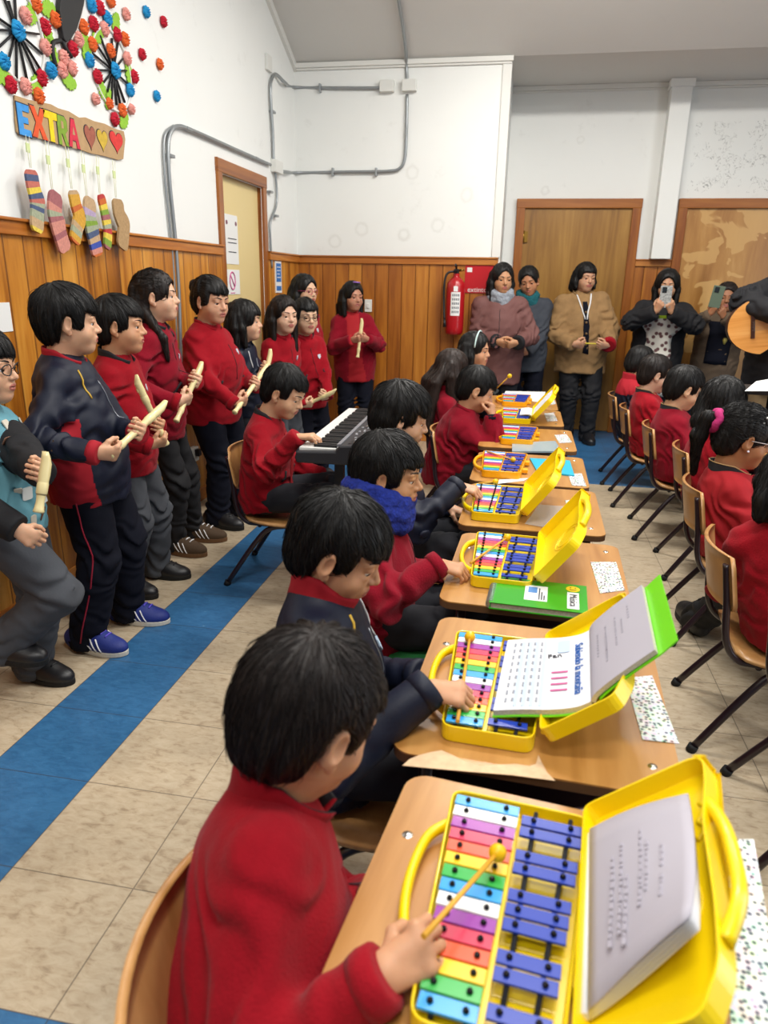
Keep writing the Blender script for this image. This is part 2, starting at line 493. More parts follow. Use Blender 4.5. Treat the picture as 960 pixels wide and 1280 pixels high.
def face_parts(root, s, Rh, Hc, look=(0, -.2), brow=True, eyes=True, res=.004, fh=None):
    to = lambda P: Hc + Rh @ (A3(P) * s)
    if eyes:
        for q in (-1, 1):
            b = MB()
            R4 = Matrix(rotz(look[0]) @ rotx(look[1])).to_4x4()
            # eyeball: lathe about local y
            c = A3((q * .031, .0685, .0015)); rad = .0135
            prof = [(math.sin(a) * rad, math.cos(a) * rad) for a in np.linspace(0, math.pi, 15)]
            Ry = Matrix.Rotation(-math.pi / 2, 4, 'X')
            T = Matrix.Translation(Vector(to(c))) @ Matrix(Rh).to_4x4() @ Matrix.Scale(s, 4) @ R4 @ Ry
            n = 14
            for i in range(len(prof) - 1):
                m = 1 if i < 4 else 0
                b.lathe([prof[i], prof[i + 1]], m, n, T)
            b.build('eye', [M_EYEW, M_IRIS], root)
    if brow:
        for q in (-1, 1):
            P = [(q * x, y, z) for x, y, z in ((.013, .0872, .0215), (.022, .0872, .0255), (.034, .0815, .0268), (.046, .0695, .0225))]
            MB().tube([to(on_surf(fh, p, .0008, 8)) for p in smooth_path(P, 3)], [s * .0024 * w for w in (1.0, 1.1, 1.15, 1.15, 1.1, 1.05, 1, .8, .6, .35)], n=6, flat=1.0).build('eyebrow', M_BROW, root)

def hair_piece(style, L, res, nstr, down, seed=1, fringe=.036, part=0.0, vol=1.0, rad=.0011, cuts=None, tuck=True, side_l=None, drape=.025):
    """hair in the head frame. down = gravity direction in the head frame"""
    rng = np.random.default_rng(seed)
    down = unit(down); back = A3((0, -1, 0))
    lo = A3([-.15, -.215, -.125]); hi = A3([.15, .14, .155])
    longs = style in ('long', 'bob', 'half', 'pony', 'lowpony')
    ends = []
    if longs:
        e = A3((0, -.06 - drape, 0)) + down * (L + .08)
        lo = np.minimum(lo, e - .13); hi = np.maximum(hi, e + .13)
    f = SDF(lo, hi, res)
    V = vol
    f.add(ell((0, -.014, .034), (.087 * V, .107 * V, .096 * V)))
    f.add(ell((0, -.054, -.026), (.071, .055, .062)), .03)
    if style in ('short',):
        f.sub(rbox((0, .125, fringe - .2), (.2, .1, .2), rotx(-.12), .0), .012)
        f.sub(rbox((0, .075, -.125), (.2, .1, .1), None, 0), .012)
        f.sub(ell((.093, -.002, -.012), (.024, .026, .038)), .006)
        f.sub(ell((-.093, -.002, -.012), (.024, .026, .038)), .006)
    elif style == 'bowl':
        f.sub(rbox((0, .125, fringe - .2), (.2, .1, .2), rotx(-.12), .0), .012)
        f.sub(rbox((0, .085, -.145), (.2, .1, .1), None, 0), .012)
        f.add(ell((0, -.05, -.02), (.084, .066, .058)), .02)
        f.sub(ell((0, .075, -.07), (.066, .07, .1)), .01)
    elif style in ('pony', 'bun', 'half', 'lowpony'):
        if fringe < .05:   # blunt fringe
            f.sub(rbox((0, .125, fringe - .2), (.2, .1, .2), rotx(-.12), 0), .012)
        else:
            f.sub(ell((0, .112, -.01), (.069, .1, .085)), .01)
        f.sub(rbox((0, .075, -.125), (.2, .1, .1), None, 0), .012)
        f.sub(ell((.093, -.002, -.012), (.024, .026, .038)), .006)
        f.sub(ell((-.093, -.002, -.012), (.024, .026, .038)), .006)
    else:
        if fringe < .05:
            f.sub(rbox((0, .135, fringe - .2), (.06, .1, .2), rotx(-.1), .02), .012)
            f.sub(ell((0, .13, -.06), (.062, .085, .1)), .012)
        else:
            f.sub(ell((part, .112, -.02), (.062, .085, .098)), .012)
    locks = []
    if style in ('long', 'bob'):
        for x in (-.055, -.02, .02, .055):
            locks.append(([(x, -.075, .0), A3((x * 1.15, -.085 - drape * .5, -.05)) + down * .04, A3((x * 1.2, -.085 - drape, -.03)) + down * L], (.036, .036, .026)))
        for q in (-1, 1):
            fl = side_l if side_l is not None else L * .85
            locks.append(([(q * .074, -.02, .03), A3((q * .083, -.005, -.04)), A3((q * .082, .012, -.03)) + down * fl], (.022, .024, .014)))
            locks.append(([(q * .074, -.05, .03), A3((q * .083, -.045, -.04)), A3((q * .085, -.035, -.03)) + down * L], (.026, .030, .018)))
    elif style == 'half':
        for x in (-.04, 0, .04):
            locks.append(([(x, -.085, .04), A3((x * 1.2, -.1, -.05)), A3((x * 1.3, -.095, -.03)) + down * L], (.03, .034, .022)))
        for q in (-1, 1):
            locks.append(([(q * .05, -.075, -.01), A3((q * .068, -.045, -.08)), A3((q * .085, .03, -.09)) + down * .10, A3((q * .085, .045, -.05)) + down * L], (.028, .022, .018, .009)))
    elif style == 'pony':
        c = A3((0, -.118, .035))
        locks.append(([c + (0, .02, 0), c + (0, -.035, .005), c + (0, -.05, -.03) + down * .04, c + (0, -.045, -.02) + down * L], (.022, .025, .026, .010)))
    elif style == 'lowpony':
        c = A3((0, -.105, -.01))
        locks.append(([c, c + (0, -.025, -.03), c + (0, -.015, -.03) + down * L], (.028, .036, .016)))
    elif style == 'bun':
        f.add(ell((0, -.118, .055), (.036, .034, .036)), .012)
    for pts, rs in locks:
        for a, b, ra, rb in zip(pts[:-1], pts[1:], rs[:-1], rs[1:]):
            f.add(cone(a, b, ra, rb), .014)
    for c in (cuts or []): f.sub(*c)
    crown = A3((.012, -.05, .125))
    def dfn(X, Y, Z):
        a = np.arctan2(X - crown[0], Y - crown[1])
        rr = np.sqrt((X - crown[0]) ** 2 + (Y - crown[1]) ** 2) + .01
        if longs: st = vnoise(X * 95, Y * 95, Z * 9, seed) * .7 + vnoise(X * 210, Y * 210, Z * 14, seed + 3) * .4
        else: st = vnoise(a * 7, Z * 14, rr * 12, seed) * .75 + vnoise(a * 19, Z * 22, rr * 30, seed + 5) * .45
        return st * .0056
    f.disp(dfn, band=.012)
    v, q = f.mesh()
    mesh = [(v, q)]
    if nstr:
        # strands that follow the surface from the crown outwards
        tri = v[q[:, 0]]
        area = np.linalg.norm(np.cross(v[q[:, 2]] - v[q[:, 0]], v[q[:, 3]] - v[q[:, 1]]), axis=1)
        pick = rng.choice(len(q), nstr, p=area / area.sum())
        w = rng.dirichlet([1, 1, 1, 1], nstr)
        P = (v[q[pick]] * w[:, :, None]).sum(1)
        steps = 8; slen = rng.uniform(.04, .085, nstr) * (1.5 if longs else 1)
        off0 = rng.uniform(.0004, .0035, nstr) * np.where(rng.random(nstr) < .12, 2.6, 1)
        path = []
        side = rng.normal(0, .18, (nstr, 3))
        for k in range(steps):
            g = f.grad(P)
            d = f.tri(P)
            tgt = off0 * (k / (steps - 1)) ** .7
            corr = np.clip(d - tgt, -.01, .01)
            P = P - g * corr[:, None]
            path.append(P.copy())
            away = (P - crown); away /= np.linalg.norm(away, axis=1, keepdims=True) + 1e-6
            topw = np.clip((P[:, 2] - .05) / .06, 0, 1)[:, None]
            if longs or style == 'bun':
                if style in ('pony', 'bun', 'half', 'lowpony'):
                    inhead = (P[:, 1] > -.11)[:, None] & (P[:, 2] > -.06)[:, None]
                    tb = A3((0, -.125, .04)) - P; tb /= np.linalg.norm(tb, axis=1, keepdims=True) + 1e-6
                    dirv = np.where(inhead & (P[:, 1:2] < .055), tb, down * 1.0)
                else:
                    dirv = away * topw * .8 + down * (1 - topw) + A3((0, -.15, 0))
            else:
                dirv = away * (.35 + topw) + down * (1 - topw) * .9 + A3((0, .25, 0)) * (P[:, 1:2] > -.03)
            dirv = dirv + side
            g2 = f.grad(P)
            dirv = dirv - g2 * (dirv * g2).sum(1, keepdims=True)
            dirv /= np.linalg.norm(dirv, axis=1, keepdims=True) + 1e-6
            P = P + dirv * (slen / steps)[:, None]
        path = np.stack(path, 1)           # n, steps, 3
        t = np.gradient(path, axis=1); t /= np.linalg.norm(t, axis=2, keepdims=True) + 1e-9
        gN = f.grad(path.reshape(-1, 3)).reshape(path.shape)
        b = np.cross(t, gN); b /= np.linalg.norm(b, axis=2, keepdims=True) + 1e-9
        n_ = np.cross(b, t)
        rr = rad * (np.array([.5, .9, 1, 1, .95, .8, .55, .15])[None, :] * rng.uniform(.7, 1.3, (nstr, 1)))
        ring = []
        for a in (0, 2.094, 4.189):
            ring.append(path + (b * math.cos(a) + n_ * math.sin(a)) * rr[:, :, None])
        R = np.stack(ring, 2)              # n, steps, 3, 3
        vs = R.reshape(-1, 3)
        base = np.arange(nstr)[:, None, None] * steps * 3 + np.arange(steps - 1)[None, :, None] * 3
        k = np.arange(3)[None, None, :]; k2 = (k + 1) % 3
        fq = np.stack([base + k, base + k2, base + 3 + k2, base + 3 + k], -1).reshape(-1, 4)
        mesh.append((vs, fq))
    return mesh, f

def hand_piece(W, fd, pn, hl, side, curl, res, spread=1.0, thumb=.5, elbow=None):
    """W wrist, fd finger direction, pn palm normal (out of the palm), side +1 right / -1 left. curl: list of 4 (index..pinky) or float.
    returns verts, quads, palm centre, grip point"""
    fd = unit(fd); pn = unit(A3(pn) - fd * (A3(pn) @ fd)); 
    th = np.cross(fd, pn) * side                                 # towards the thumb
    c4 = list(curl) if isinstance(curl, (list, tuple)) else [curl] * 4
    T = lambda a, b, c: A3(W) + (th * a + fd * b + pn * c) * hl
    P0 = A3(W)
    r = hl
    f = SDF(P0 - r * 1.05, P0 + r * 1.05, res)
    ev = unit(A3(elbow) - P0) if elbow is not None else -fd
    f.add(cone(P0 + ev * .45 * r, T(0, .08, 0), .150 * r, .145 * r, pn, .78))
    f.add(cone(T(.03, .12, 0), T(.05, .42, .0), .155 * r, .14 * r, pn, .6), .05 * r)
    f.add(cone(T(-.04, .12, 0), T(-.1, .40, .01), .14 * r, .12 * r, pn, .6), .04 * r)
    f.add(cone(T(.165, .48, .0), T(-.165, .43, .01), .066 * r, .058 * r), .05 * r)
    f.add(cone(T(.08, .12, .06), T(.17, .27, .09), .08 * r, .07 * r), .05 * r)
    lens = [(.215, .14, .10), (.235, .155, .105), (.22, .145, .10), (.17, .11, .09)]
    xs = [.165, .055, -.058, -.163]; ys = [.49, .505, .485, .44]; rad = [.052, .053, .05, .044]
    for i in range(4):
        ang = .08; p = T(xs[i], ys[i], 0); sp = (1.5 - i) * .07 * spread * (1 - c4[i] * .8)
        for j, l in enumerate(lens[i]):
            ang += c4[i] * (1.25, 1.5, .9)[j]
            d = (fd * math.cos(ang) + pn * math.sin(ang)) + th * sp
            q = p + unit(d) * l * r
            f.add(cone(p, q, rad[i] * r * (1 - .07 * j), rad[i] * r * (.95 - .1 * j)), .018 * r if j else .03 * r)
            p = q
    p = T(.13, .2, .07)
    d1 = unit(th * .75 + fd * .7 + pn * .35); d2 = unit(th * (.45 - .5 * thumb) + fd * .8 + pn * (.3 + .7 * thumb)); d3 = unit(th * (.3 - .9 * thumb) + fd * .85 + pn * (.25 + .6 * thumb))
    for d, l, ra, rb in ((d1, .16, .075, .062), (d2, .16, .062, .057), (d3, .125, .056, .044)):
        q = p + d * l * r
        f.add(cone(p, q, ra * r, rb * r), .025 * r); p = q
    v, q = f.mesh()
    return v, q, T(0, .4, .03), T(.02, .5, .14)

def ik(S, W, l1, l2, pole):
    S = A3(S); W = A3(W); d = W - S; L = np.linalg.norm(d)
    if L > (l1 + l2) * .995: W = S + d / L * (l1 + l2) * .995; d = W - S; L = np.linalg.norm(d)
    L = max(L, abs(l1 - l2) + .01)
    a = (l1 * l1 - l2 * l2 + L * L) / (2 * L); hgt = math.sqrt(max(l1 * l1 - a * a, 0)); u = unit(d)
    pl = A3(pole) - u * (A3(pole) @ u)
    return S + u * a + unit(pl) * hgt, W

M_SHOEB = plain('black_shoe_leather', '17171a', rough=.42, spec=.5, bump=.1, bscale=90)
M_SOLEB = plain('black_shoe_sole', '101010', rough=.7)
def folds(seed, amp, joints=(), fine=110):
    """cloth wrinkles: soft drapes plus creases around joints"""
    def fn(X, Y, Z):
        n = vnoise(X * 11 + Z * 5, Y * 11 + Z * 4, Z * 10, seed) * .65 + vnoise(X * 26, Y * 26, Z * 36 + X * 12, seed + 9) * .45
        r = n * amp
        for J, rad in joints:
            d2 = ((X - J[0]) ** 2 + (Y - J[1]) ** 2 + (Z - J[2]) ** 2) / rad ** 2
            r = r + np.exp(-d2) * amp * 1.9 * np.sin(vnoise(X * 14, Y * 14, Z * 14, seed + 2) * 6 + (X * .6 + Y * .8 + Z) * fine)
        return r
    return fn

def person(label, group=None, **o):
    """o: at=(x,y), face=az deg (world), look=az deg of the head, pitch (down +), tilt, head=(x,y,z) world, h height, hh head height,
    sit (bool), pelvis world, top dict, bottom dict, hands {'L','R'}, hair dict, ppm (pixels per metre)"""
    g = o.get
    h = g('h', 1.3); S = h / 1.3; az = math.radians(g('face', 0)); rz = az - math.pi / 2
    base = A3((*o['at'], 0)); RZ = rotz(rz)
    loc = lambda P: RZ.T @ (A3(P) - base)
    root = thing('person', label, 'person', tuple(base), rz, group)
    ppm = g('ppm', 250); k = min(max(280 / ppm, .55), 1.6)
    adult = g('adult', False); girth = g('girth', 1.0)
    skin = skin_mat(g('skin', 'b98462'))
    hh = g('hh', .215 if adult else .205); s = hh / .22
    Hc = loc(o['head'])
    hy = math.radians(g('look', g('face', 0))) - az
    Rh = rotz(hy) @ rotx(-math.radians(g('pitch', 0))) @ roty(math.radians(g('tilt', 0)))
    Rn = rotz(hy * .4) @ rotx(-math.radians(g('pitch', 0)) * .35)
    N = Hc + Rn @ (A3((0, -.040, -.142)) * s) + A3(g('neck_off', (0, 0, 0)))
    sit = g('sit', False)
    if sit:
        P = loc(o['pelvis']); 
    else:
        P = A3((Hc[0] * .3, Hc[1] * .25 - .01, .52 * h)) + A3(g('pelvis_off', (0, 0, 0)))
    tw = math.radians(g('twist', 0))
    up = unit(N - P); right = unit(np.cross(rotz(tw) @ A3((0, 1, 0)), up)); fwd = unit(np.cross(up, right))
    sw = (.104 if not adult else .132) * S * g('shw', 1.0)
    Sh = {q: N + right * q * sw + up * (-.052 * S) + fwd * .005 + A3(g('sh_off', (0, 0, 0))) for q in (-1, 1)}
    l1 = .172 * h * g('arml', 1.0); l2 = .150 * h * g('arml', 1.0); hl = (.105 * h) * g('handl', 1.0)
    # legs
    hipw = .068 * S * girth
    hips = {q: P + A3((q * hipw, 0, -.01)) for q in (-1, 1)}
    ft = g('feet')
    ankles = {}; fdirs = {}
    for q in (-1, 1):
        if ft:
            a = ft[0] if q == -1 else ft[1]
            ankles[q] = loc((a[0], a[1], .055 * S + (a[3] if len(a) > 3 else 0))); fdirs[q] = rotz(math.radians(a[2]) - az) @ A3((0, 1, 0))
        elif sit:
            ankles[q] = A3((q * hipw * 1.3, P[1] + .30 * S + g('shin', 0), .06 * S)); fdirs[q] = unit((q * .15, 1, 0))
        else:
            ankles[q] = A3((q * .085 * S, -.03, .055 * S)); fdirs[q] = unit((q * .3, 1, 0))
    knees = {}
    for q in (-1, 1):
        if sit:
            knees[q] = P + A3((q * hipw * 1.45, .29 * S, .02))
        else:
            knees[q], _ = ik(hips[q], ankles[q], .245 * h, .235 * h, (0, 1, 0))
    # arms
    elb = {}; wri = {}; hinfo = {}
    hd = g('hands', {})
    for q, nm in ((-1, 'L'), (1, 'R')):
        d = hd.get(nm)
        if d is None:
            d = dict(rest=True)
        if d.get('rest'):
            if sit: wp = knees[q] + A3((q * .0, -.09, .10 * S)); fdv = A3((-q * .3, 1, -.25)); pn = A3((0, -.2, -1)); 
            else: wp = P + A3((q * (.155 * S * girth + .03), .05, -.06 * h / 1.3)); fdv = A3((0, .15, -1)); pn = A3((-q, .1, 0))
            cu = .35
        else:
            fdv = A3(d['fd']) if d.get('localdir', False) else RZ.T @ A3(d['fd'])
            pn = A3(d['pn']) if d.get('localdir', False) else RZ.T @ A3(d['pn'])
            if 'on' in d:
                ra, rb_, tt = d['on']; fu = unit(fdv); pu = unit(pn - fu * (pn @ fu))
                d['pos'] = A3(ra) * (1 - tt) + A3(rb_) * tt - RZ @ (pu * .13 + fu * .06) * hl
            wp = loc(d['pos']) - unit(fdv) * hl * .42
            cu = d.get('curl', .5)
        pole = A3(d.get('pole', (q * .75, -.6, -.7)))
        e, w = ik(Sh[q], wp, l1, l2, pole)
        elb[q] = e; wri[q] = w; hinfo[q] = (w, fdv, pn, cu, d.get('thumb', .5), d.get('hide', False))
    # ---- body: one mesh
    bv = []; bq = []; bm_ = []; nb = 0
    def push(v, q, m):
        nonlocal nb
        bv.append(v); bq.append(q + nb); bm_.append(m if isinstance(m, np.ndarray) else np.full(len(q), m)); nb += len(v)
    v, q_, mi, fh = head_piece(s, Rh, Hc, N + up * -.01, .0040 * k, skin, **dict(dict(nose=.8, cheek=1.0) if adult else {}, **g('facep', {})))
    push(Hc + (v * s) @ Rh.T, q_, mi)
    allp = np.array([P, N] + list(Sh.values()) + list(elb.values()) + list(wri.values()) + list(knees.values()) + list(ankles.values()))
    lo = allp.min(0) - .16 * S * max(1, girth); hi = allp.max(0) + .16 * S * max(1, girth)
    lo[2] = max(lo[2], -.0)
    core = SDF(lo, hi, .012)
    core.add(cone(P, N - up * .12 * S, .075 * S, .075 * S, fwd, .6)); core.add(cone(Sh[-1], Sh[1], .026 * S, .026 * S), .03)
    core.add(cone(N - up * .05, N + (Hc - N) * .3, .042 * s, .038 * s), .03)
    for q in (-1, 1):
        core.add(cone(Sh[q], elb[q], .026 * S, .022 * S), .02); core.add(cone(elb[q], wri[q], .022 * S, .018 * S), .01)
        core.add(cone(hips[q], knees[q], .040 * S, .032 * S), .03); core.add(cone(knees[q], ankles[q], .032 * S, .026 * S), .01)
    v, q_ = core.mesh(); push(v, q_, 0)
    grips = {}
    for q in (-1, 1):
        w, fdv, pn, cu, tb, hide = hinfo[q]
        v, q_, pc, gp = hand_piece(w, fdv, pn, hl, q, cu, .0028 * min(max(k, .7), 1.5), thumb=tb, elbow=elb[q])
        grips[q] = RZ @ gp + base
        if not hide: push(v, q_, 0)
    mesh_obj('body', np.concatenate(bv), np.concatenate(bq), [skin, g('lip', M_LIP)], root, True, np.concatenate(bm_))
    face_parts(root, s, Rh, Hc, g('gaze', (0, -.2)), fh=fh)
    # ---- hair
    hr = dict(style='short', L=.2, n=600, mat=M_HAIR); hr.update(g('hair', {}))
    mat = hr.pop('mat'); n = hr.pop('n'); st = hr.pop('style'); L_ = hr.pop('L')
    gd = hr.pop('down', None)
    down = Rh.T @ (A3(gd) if gd is not None else A3((0, 0, -1)))
    mm, hf = hair_piece(st, L_, .0045 * k / s, n, down, seed=hash_(label), **hr)
    vs = []; qs = []; c = 0
    for v, q_ in mm:
        vs.append(Hc + (v * s) @ Rh.T); qs.append(q_ + c); c += len(v)
    mesh_obj('hair', np.concatenate(vs), np.concatenate(qs), mat, root, True)
    ctx = dict(root=root, P=P, N=N, Hc=Hc, Rh=Rh, s=s, S=S, h=h, up=up, right=right, fwd=fwd, Sh=Sh, elb=elb, wri=wri, hips=hips, knees=knees, ankles=ankles,
               fdirs=fdirs, k=k, girth=girth, sit=sit, lo=lo, hi=hi, loc=loc, RZ=RZ, base=base, grips=grips, adult=adult, seed=hash_(label) % 97, hl=hl)
    if g('bottom', True): trousers(ctx, **(g('bottom') if isinstance(g('bottom'), dict) else {}))
    shoes(ctx, **g('shoe', {}))
    upper(ctx, **g('top', {}))
    for fn in g('extra', []): fn(ctx)
    return ctx
def hash_(s):
    r = 7
    for ch in s: r = (r * 131 + ord(ch)) % 1000003
    return r
M_NAVY = plain('navy_trouser_cloth', '10121d', rough=.85, spec=.15, bump=.15, bscale=120)
def trousers(c, mat=None, rk=1.0, stripe=None, skip=False):
    mat = mat or M_NAVY; S = c['S']; gt = c['girth']
    J = np.array([c['P']] + list(c['knees'].values()) + list(c['ankles'].values()))
    lo = J.min(0) - .16 * S * max(gt, 1); hi = J.max(0) + .16 * S * max(gt, 1); lo[2] = max(lo[2], .012)
    f = SDF(lo, hi, max(.0075 * c['k'], .006))
    a = .076 * S * rk; b = .063 * S * rk; d = .057 * S * rk
    f.add(cone(c['hips'][-1] * .75 + c['hips'][1] * .25 + A3((0, 0, .02)), c['hips'][1] * .75 + c['hips'][-1] * .25 + A3((0, 0, .02)), .092 * S * gt, .092 * S * gt, c['fwd'] if not c['sit'] else (0, 0, 1), .9))
    for q in (-1, 1):
        f.add(cone(c['hips'][q], c['knees'][q], a * gt, b), .035)
        an = c['ankles'][q] + A3((0, 0, -.015 * S))
        f.add(cone(c['knees'][q], an, b, d), .015)
    jts = [(c['knees'][q], .09 * S) for q in (-1, 1)] + [(c['ankles'][q] + A3((0, 0, .05)), .08 * S) for q in (-1, 1)]
    f.disp(folds(c['seed'] + 3, .0065 * S, jts, 95))
    v, q_ = f.mesh()
    mesh_obj('trousers', v, q_, mat, c['root'])
    if stripe:
        for q in (-1, 1):
            pts = [c['hips'][q] + A3((q * a * gt * 1.02, 0, .05)), c['hips'][q] * .5 + c['knees'][q] * .5 + A3((q * (a + b) / 2 * 1.03, 0, 0)), c['knees'][q] + A3((q * b * 1.05, 0, 0)), c['ankles'][q] + A3((q * d * 1.06, 0, 0))]
            P = []
            for p in smooth_path(pts, 8):
                p = A3(p)
                for _ in range(4):
                    dd = f.tri(p[None])[0]; gg = f.grad(p[None])[0]; p = p - gg * np.clip(dd - .0005, -.02, .02)
                P.append(p)
            MB().tube(P, .0028, n=6).build('side_stripe', stripe, c['root'])
def shoes(c, mat=None, sole=None, kind='shoe', accent=None):
    mat = mat or M_SHOEB; sole = sole or M_SOLEB; S = c['S'] * (1.0 if not c['adult'] else .95)
    for q in (-1, 1):
        a = c['ankles'][q]; fd = unit(A3((*c['fdirs'][q][:2], 0))); rt = A3((fd[1], -fd[0], 0)); Lf = .155 * S * 1.3
        zo = a[2] - .055 * c['S'] if a[2] > .12 * c['S'] else 0.0
        B = A3((a[0], a[1], zo)); R = np.stack([rt, fd, A3((0, 0, 1))], 1)
        T = lambda x, y, z: B + R @ (A3((x, y, z)) * S * 1.15)
        f = SDF(A3((B[0] - .26, B[1] - .26, zo)) , A3((B[0] + .26, B[1] + .26, zo + .13)), max(.0048 * c['k'], .0038))
        f.lo[2] -= .012; f.ax[2] = f.ax[2] - .012
        f.add(ell(T(0, -.03, .035), (.036 * S * 1.15, .05 * S * 1.15, .04 * S * 1.15), R))
        f.add(ell(T(0, .08, .024), (.040 * S * 1.15, .072 * S * 1.15, .033 * S * 1.15), R), .03)
        f.add(cone(T(0, -.012, .04), T(0, -.012, .085), .036 * S, .034 * S), .03)
        f.add(ell(T(0, .03, .045), (.034 * S * 1.15, .06 * S * 1.15, .030 * S * 1.15), R), .03)
        so = rbox(T(0, .045, .007), (.041 * S * 1.15, .108 * S * 1.15, .009 * S), R, .008)
        f.sub(rbox(B + A3((0, 0, -.1)), (.3, .3, .1)))
        v, q_ = f.mesh()
        sh = mesh_obj('shoe', v, q_, mat, c['root'])
        # sole follows a foot outline
        out = []
        for t in np.linspace(0, 2 * math.pi, 36, endpoint=False):
            y = .047 + .106 * math.sin(t); w = .034 + .009 * math.sin((y - .02) * 14)
            out.append(T(w * math.cos(t) * (1.08 if abs(math.cos(t)) > .5 else 1.0), y, 0))
        m = MB(); m.prism([(p[0], p[1]) for p in out], zo, zo + .022 * S)
        m.build('sole', sole, sh, .004)
        if kind == 'sneaker':
            for sd in (-1, 1):
                for i in range(3):
                    y = .03 + i * .02
                    pts = [T(sd * .05, y + .015, .018), T(sd * .034, y - .01, .06)]
                    P = []
                    for t in np.linspace(0, 1, 6):
                        p = A3(pts[0]) * (1 - t) + A3(pts[1]) * t
                        for _ in range(5):
                            p = p - f.grad(p[None])[0] * np.clip(f.tri(p[None])[0] - .001, -.02, .02)
                        P.append(p)
                    MB().tube(P, .0042 * S, n=6, flat=.5).build('side_stripe', accent[0], sh)
        if kind in ('sneaker', 'laced'):
            for i in range(4):
                y = .035 + .017 * i
                P = []
                for x in np.linspace(-.018, .018, 5):
                    p = T(x, y, .1 - .012 * i)
                    for _ in range(8):
                        p = p - f.grad(p[None])[0] * np.clip(f.tri(p[None])[0] - .001, -.03, .03)
                    P.append(p)
                MB().tube(P, .0032 * S, n=6).build('lace', accent[1] if accent else mat, sh)
def on_surf(f, p, off=.001, n=6):
    p = A3(p)
    for _ in range(n):
        p = p - f.grad(p[None])[0] * np.clip(f.tri(p[None])[0] - off, -.03, .03)
    return p
def upper(c, mat=None, collar=None, collar_h=.05, hem=.09, loose=1.0, matfn=None, mats=None, zipm=None, cuff=None, name='jacket', collar_open=.35, chest=1.0,
          pocket=None, badge=None, bulk=1.0, collar_r=1.0, wr=.0055, zipl=.5, skip=False, cuff_len=.03, shirt=None, belly=0.0, lower_trim=None, collar_line=None, zip_top=True, lining=None):
    S = c['S']; up, fwd, right = c['up'], c['fwd'], c['right']; P, N = c['P'], c['N']; gt = c['girth'] * loose
    bk = bulk
    J = np.array([P, N] + list(c['Sh'].values()) + list(c['elb'].values()) + list(c['wri'].values()))
    m_ = .17 * S * max(gt, 1) * max(1, bk) + .02
    lo = J.min(0) - m_; hi = J.max(0) + m_; lo[2] -= max(0, hem - .1)
    f = SDF(lo, hi, max(.0075 * c['k'], .0055))
    rW = .142 * S * gt; rC = .128 * S * (gt * .5 + .5) * chest
    mid = P * .55 + N * .45 + fwd * (.01 + belly)
    down = -up if not c['sit'] else unit(-up * 1.0)
    Hb = P + (A3((0, 0, -1)) if not c['sit'] else -up) * hem
    f.add(cone(Hb, P + up * .02, rW * 1.04, rW * 1.02, fwd, .78))
    f.add(cone(P, mid, rW, rW * (1 + belly * 3), fwd, .80), .05)
    top = N - up * .11 * S
    f.add(cone(mid, top, rW * (1 + belly * 2), rC, fwd, .76), .05)
    f.add(cone(c['Sh'][-1] - up * .005, c['Sh'][1] - up * .005, .045 * S * bk, .045 * S * bk), .05)
    f.add(cone(N - up * .045 * S - right * .03, N - up * .045 * S + right * .03, .058 * S, .058 * S), .05)
    f.add(cone(N - up * .05 * S, N + up * .0, .075 * S, .052 * S), .04)
    for q in (-1, 1):
        e, w = c['elb'][q], c['wri'][q]
        wv = unit(w - e); w2 = w + wv * .004
        f.add(cone(c['Sh'][q] - up * .006, e, .050 * S * bk, .046 * S * bk), .03)
        f.add(cone(e, w2, .046 * S * bk, .037 * S * bk), .02)
    # open hem and cuffs
    f.sub(rbox(Hb + (Hb - P) / (np.linalg.norm(Hb - P) + 1e-6) * .15, (.3, .3, .15), np.stack([right, np.cross(-unit(P - Hb), right), unit(P - Hb)], 1) if np.linalg.norm(P - Hb) > .01 else None))
    for q in (-1, 1):
        wv = unit(c['wri'][q] - c['elb'][q]); x = unit(np.cross(wv, A3((.3, .2, 1)))); y = np.cross(wv, x)
        f.sub(rbox(c['wri'][q] + wv * (.05 + .008), (.06, .06, .05), np.stack([x, y, wv], 1)), .004)
    if c['sit']:
        f.sub(rbox((0, 0, .318 - .3), (3, 3, .3)))
    # neck hole
    f.sub(cone(N + up * -.005, c['Hc'], .043 * c['s'], .05 * c['s']), .008)
    jts = [(c['elb'][q], .10 * S) for q in (-1, 1)] + [(c['Sh'][q] - up * .06, .07 * S) for q in (-1, 1)] + [(P + up * .05, .13 * S)]
    f.disp(folds(c['seed'], wr * S, jts, 85))
    v, q_ = f.mesh()
    ms = mats or [mat]
    mi = None
    if matfn is not None:
        cc = v[q_].mean(1); mi = matfn(cc, c)
    jk = mesh_obj(name, v, q_, ms, c['root'], True, mi)
    c['jf'] = f
    # collar
    if collar is not None:
        ncol = collar if isinstance(collar, (list, tuple)) else [collar]
        cr = .060 * c['s'] * collar_r
        a0 = N - up * .006 * S; ax = unit(unit(c['Hc'] - N) * .7 + up * .5)
        x = unit(np.cross(fwd, ax)); fw = unit(np.cross(ax, x))
        vs = []; nseg = 40; levels = [(0, 1.13), (.35, 1.06), (.8, 1.06), (1.0, 1.04), (1.0, .96), (.6, .92), (0, .94)]
        ang0 = collar_open
        for lv, rr in levels:
            for i in range(nseg + 1):
                a = math.pi / 2 + ang0 + (2 * math.pi - 2 * ang0) * i / nseg
                open_ = max(0, math.cos(a - math.pi / 2)) ** 6
                hgt = collar_h * lv * (1 - .35 * max(0, math.sin(a)))
                rad = cr * rr * (1 + .10 * lv) + open_ * .012 * lv
                p = a0 + ax * (hgt - .014 * max(0, math.sin(a))) + (x * math.cos(a) * 1.02 + fw * (math.sin(a) * 1.05 + .10)) * rad
                vs.append(p)
        fs = []; L = nseg + 1; mi2 = []
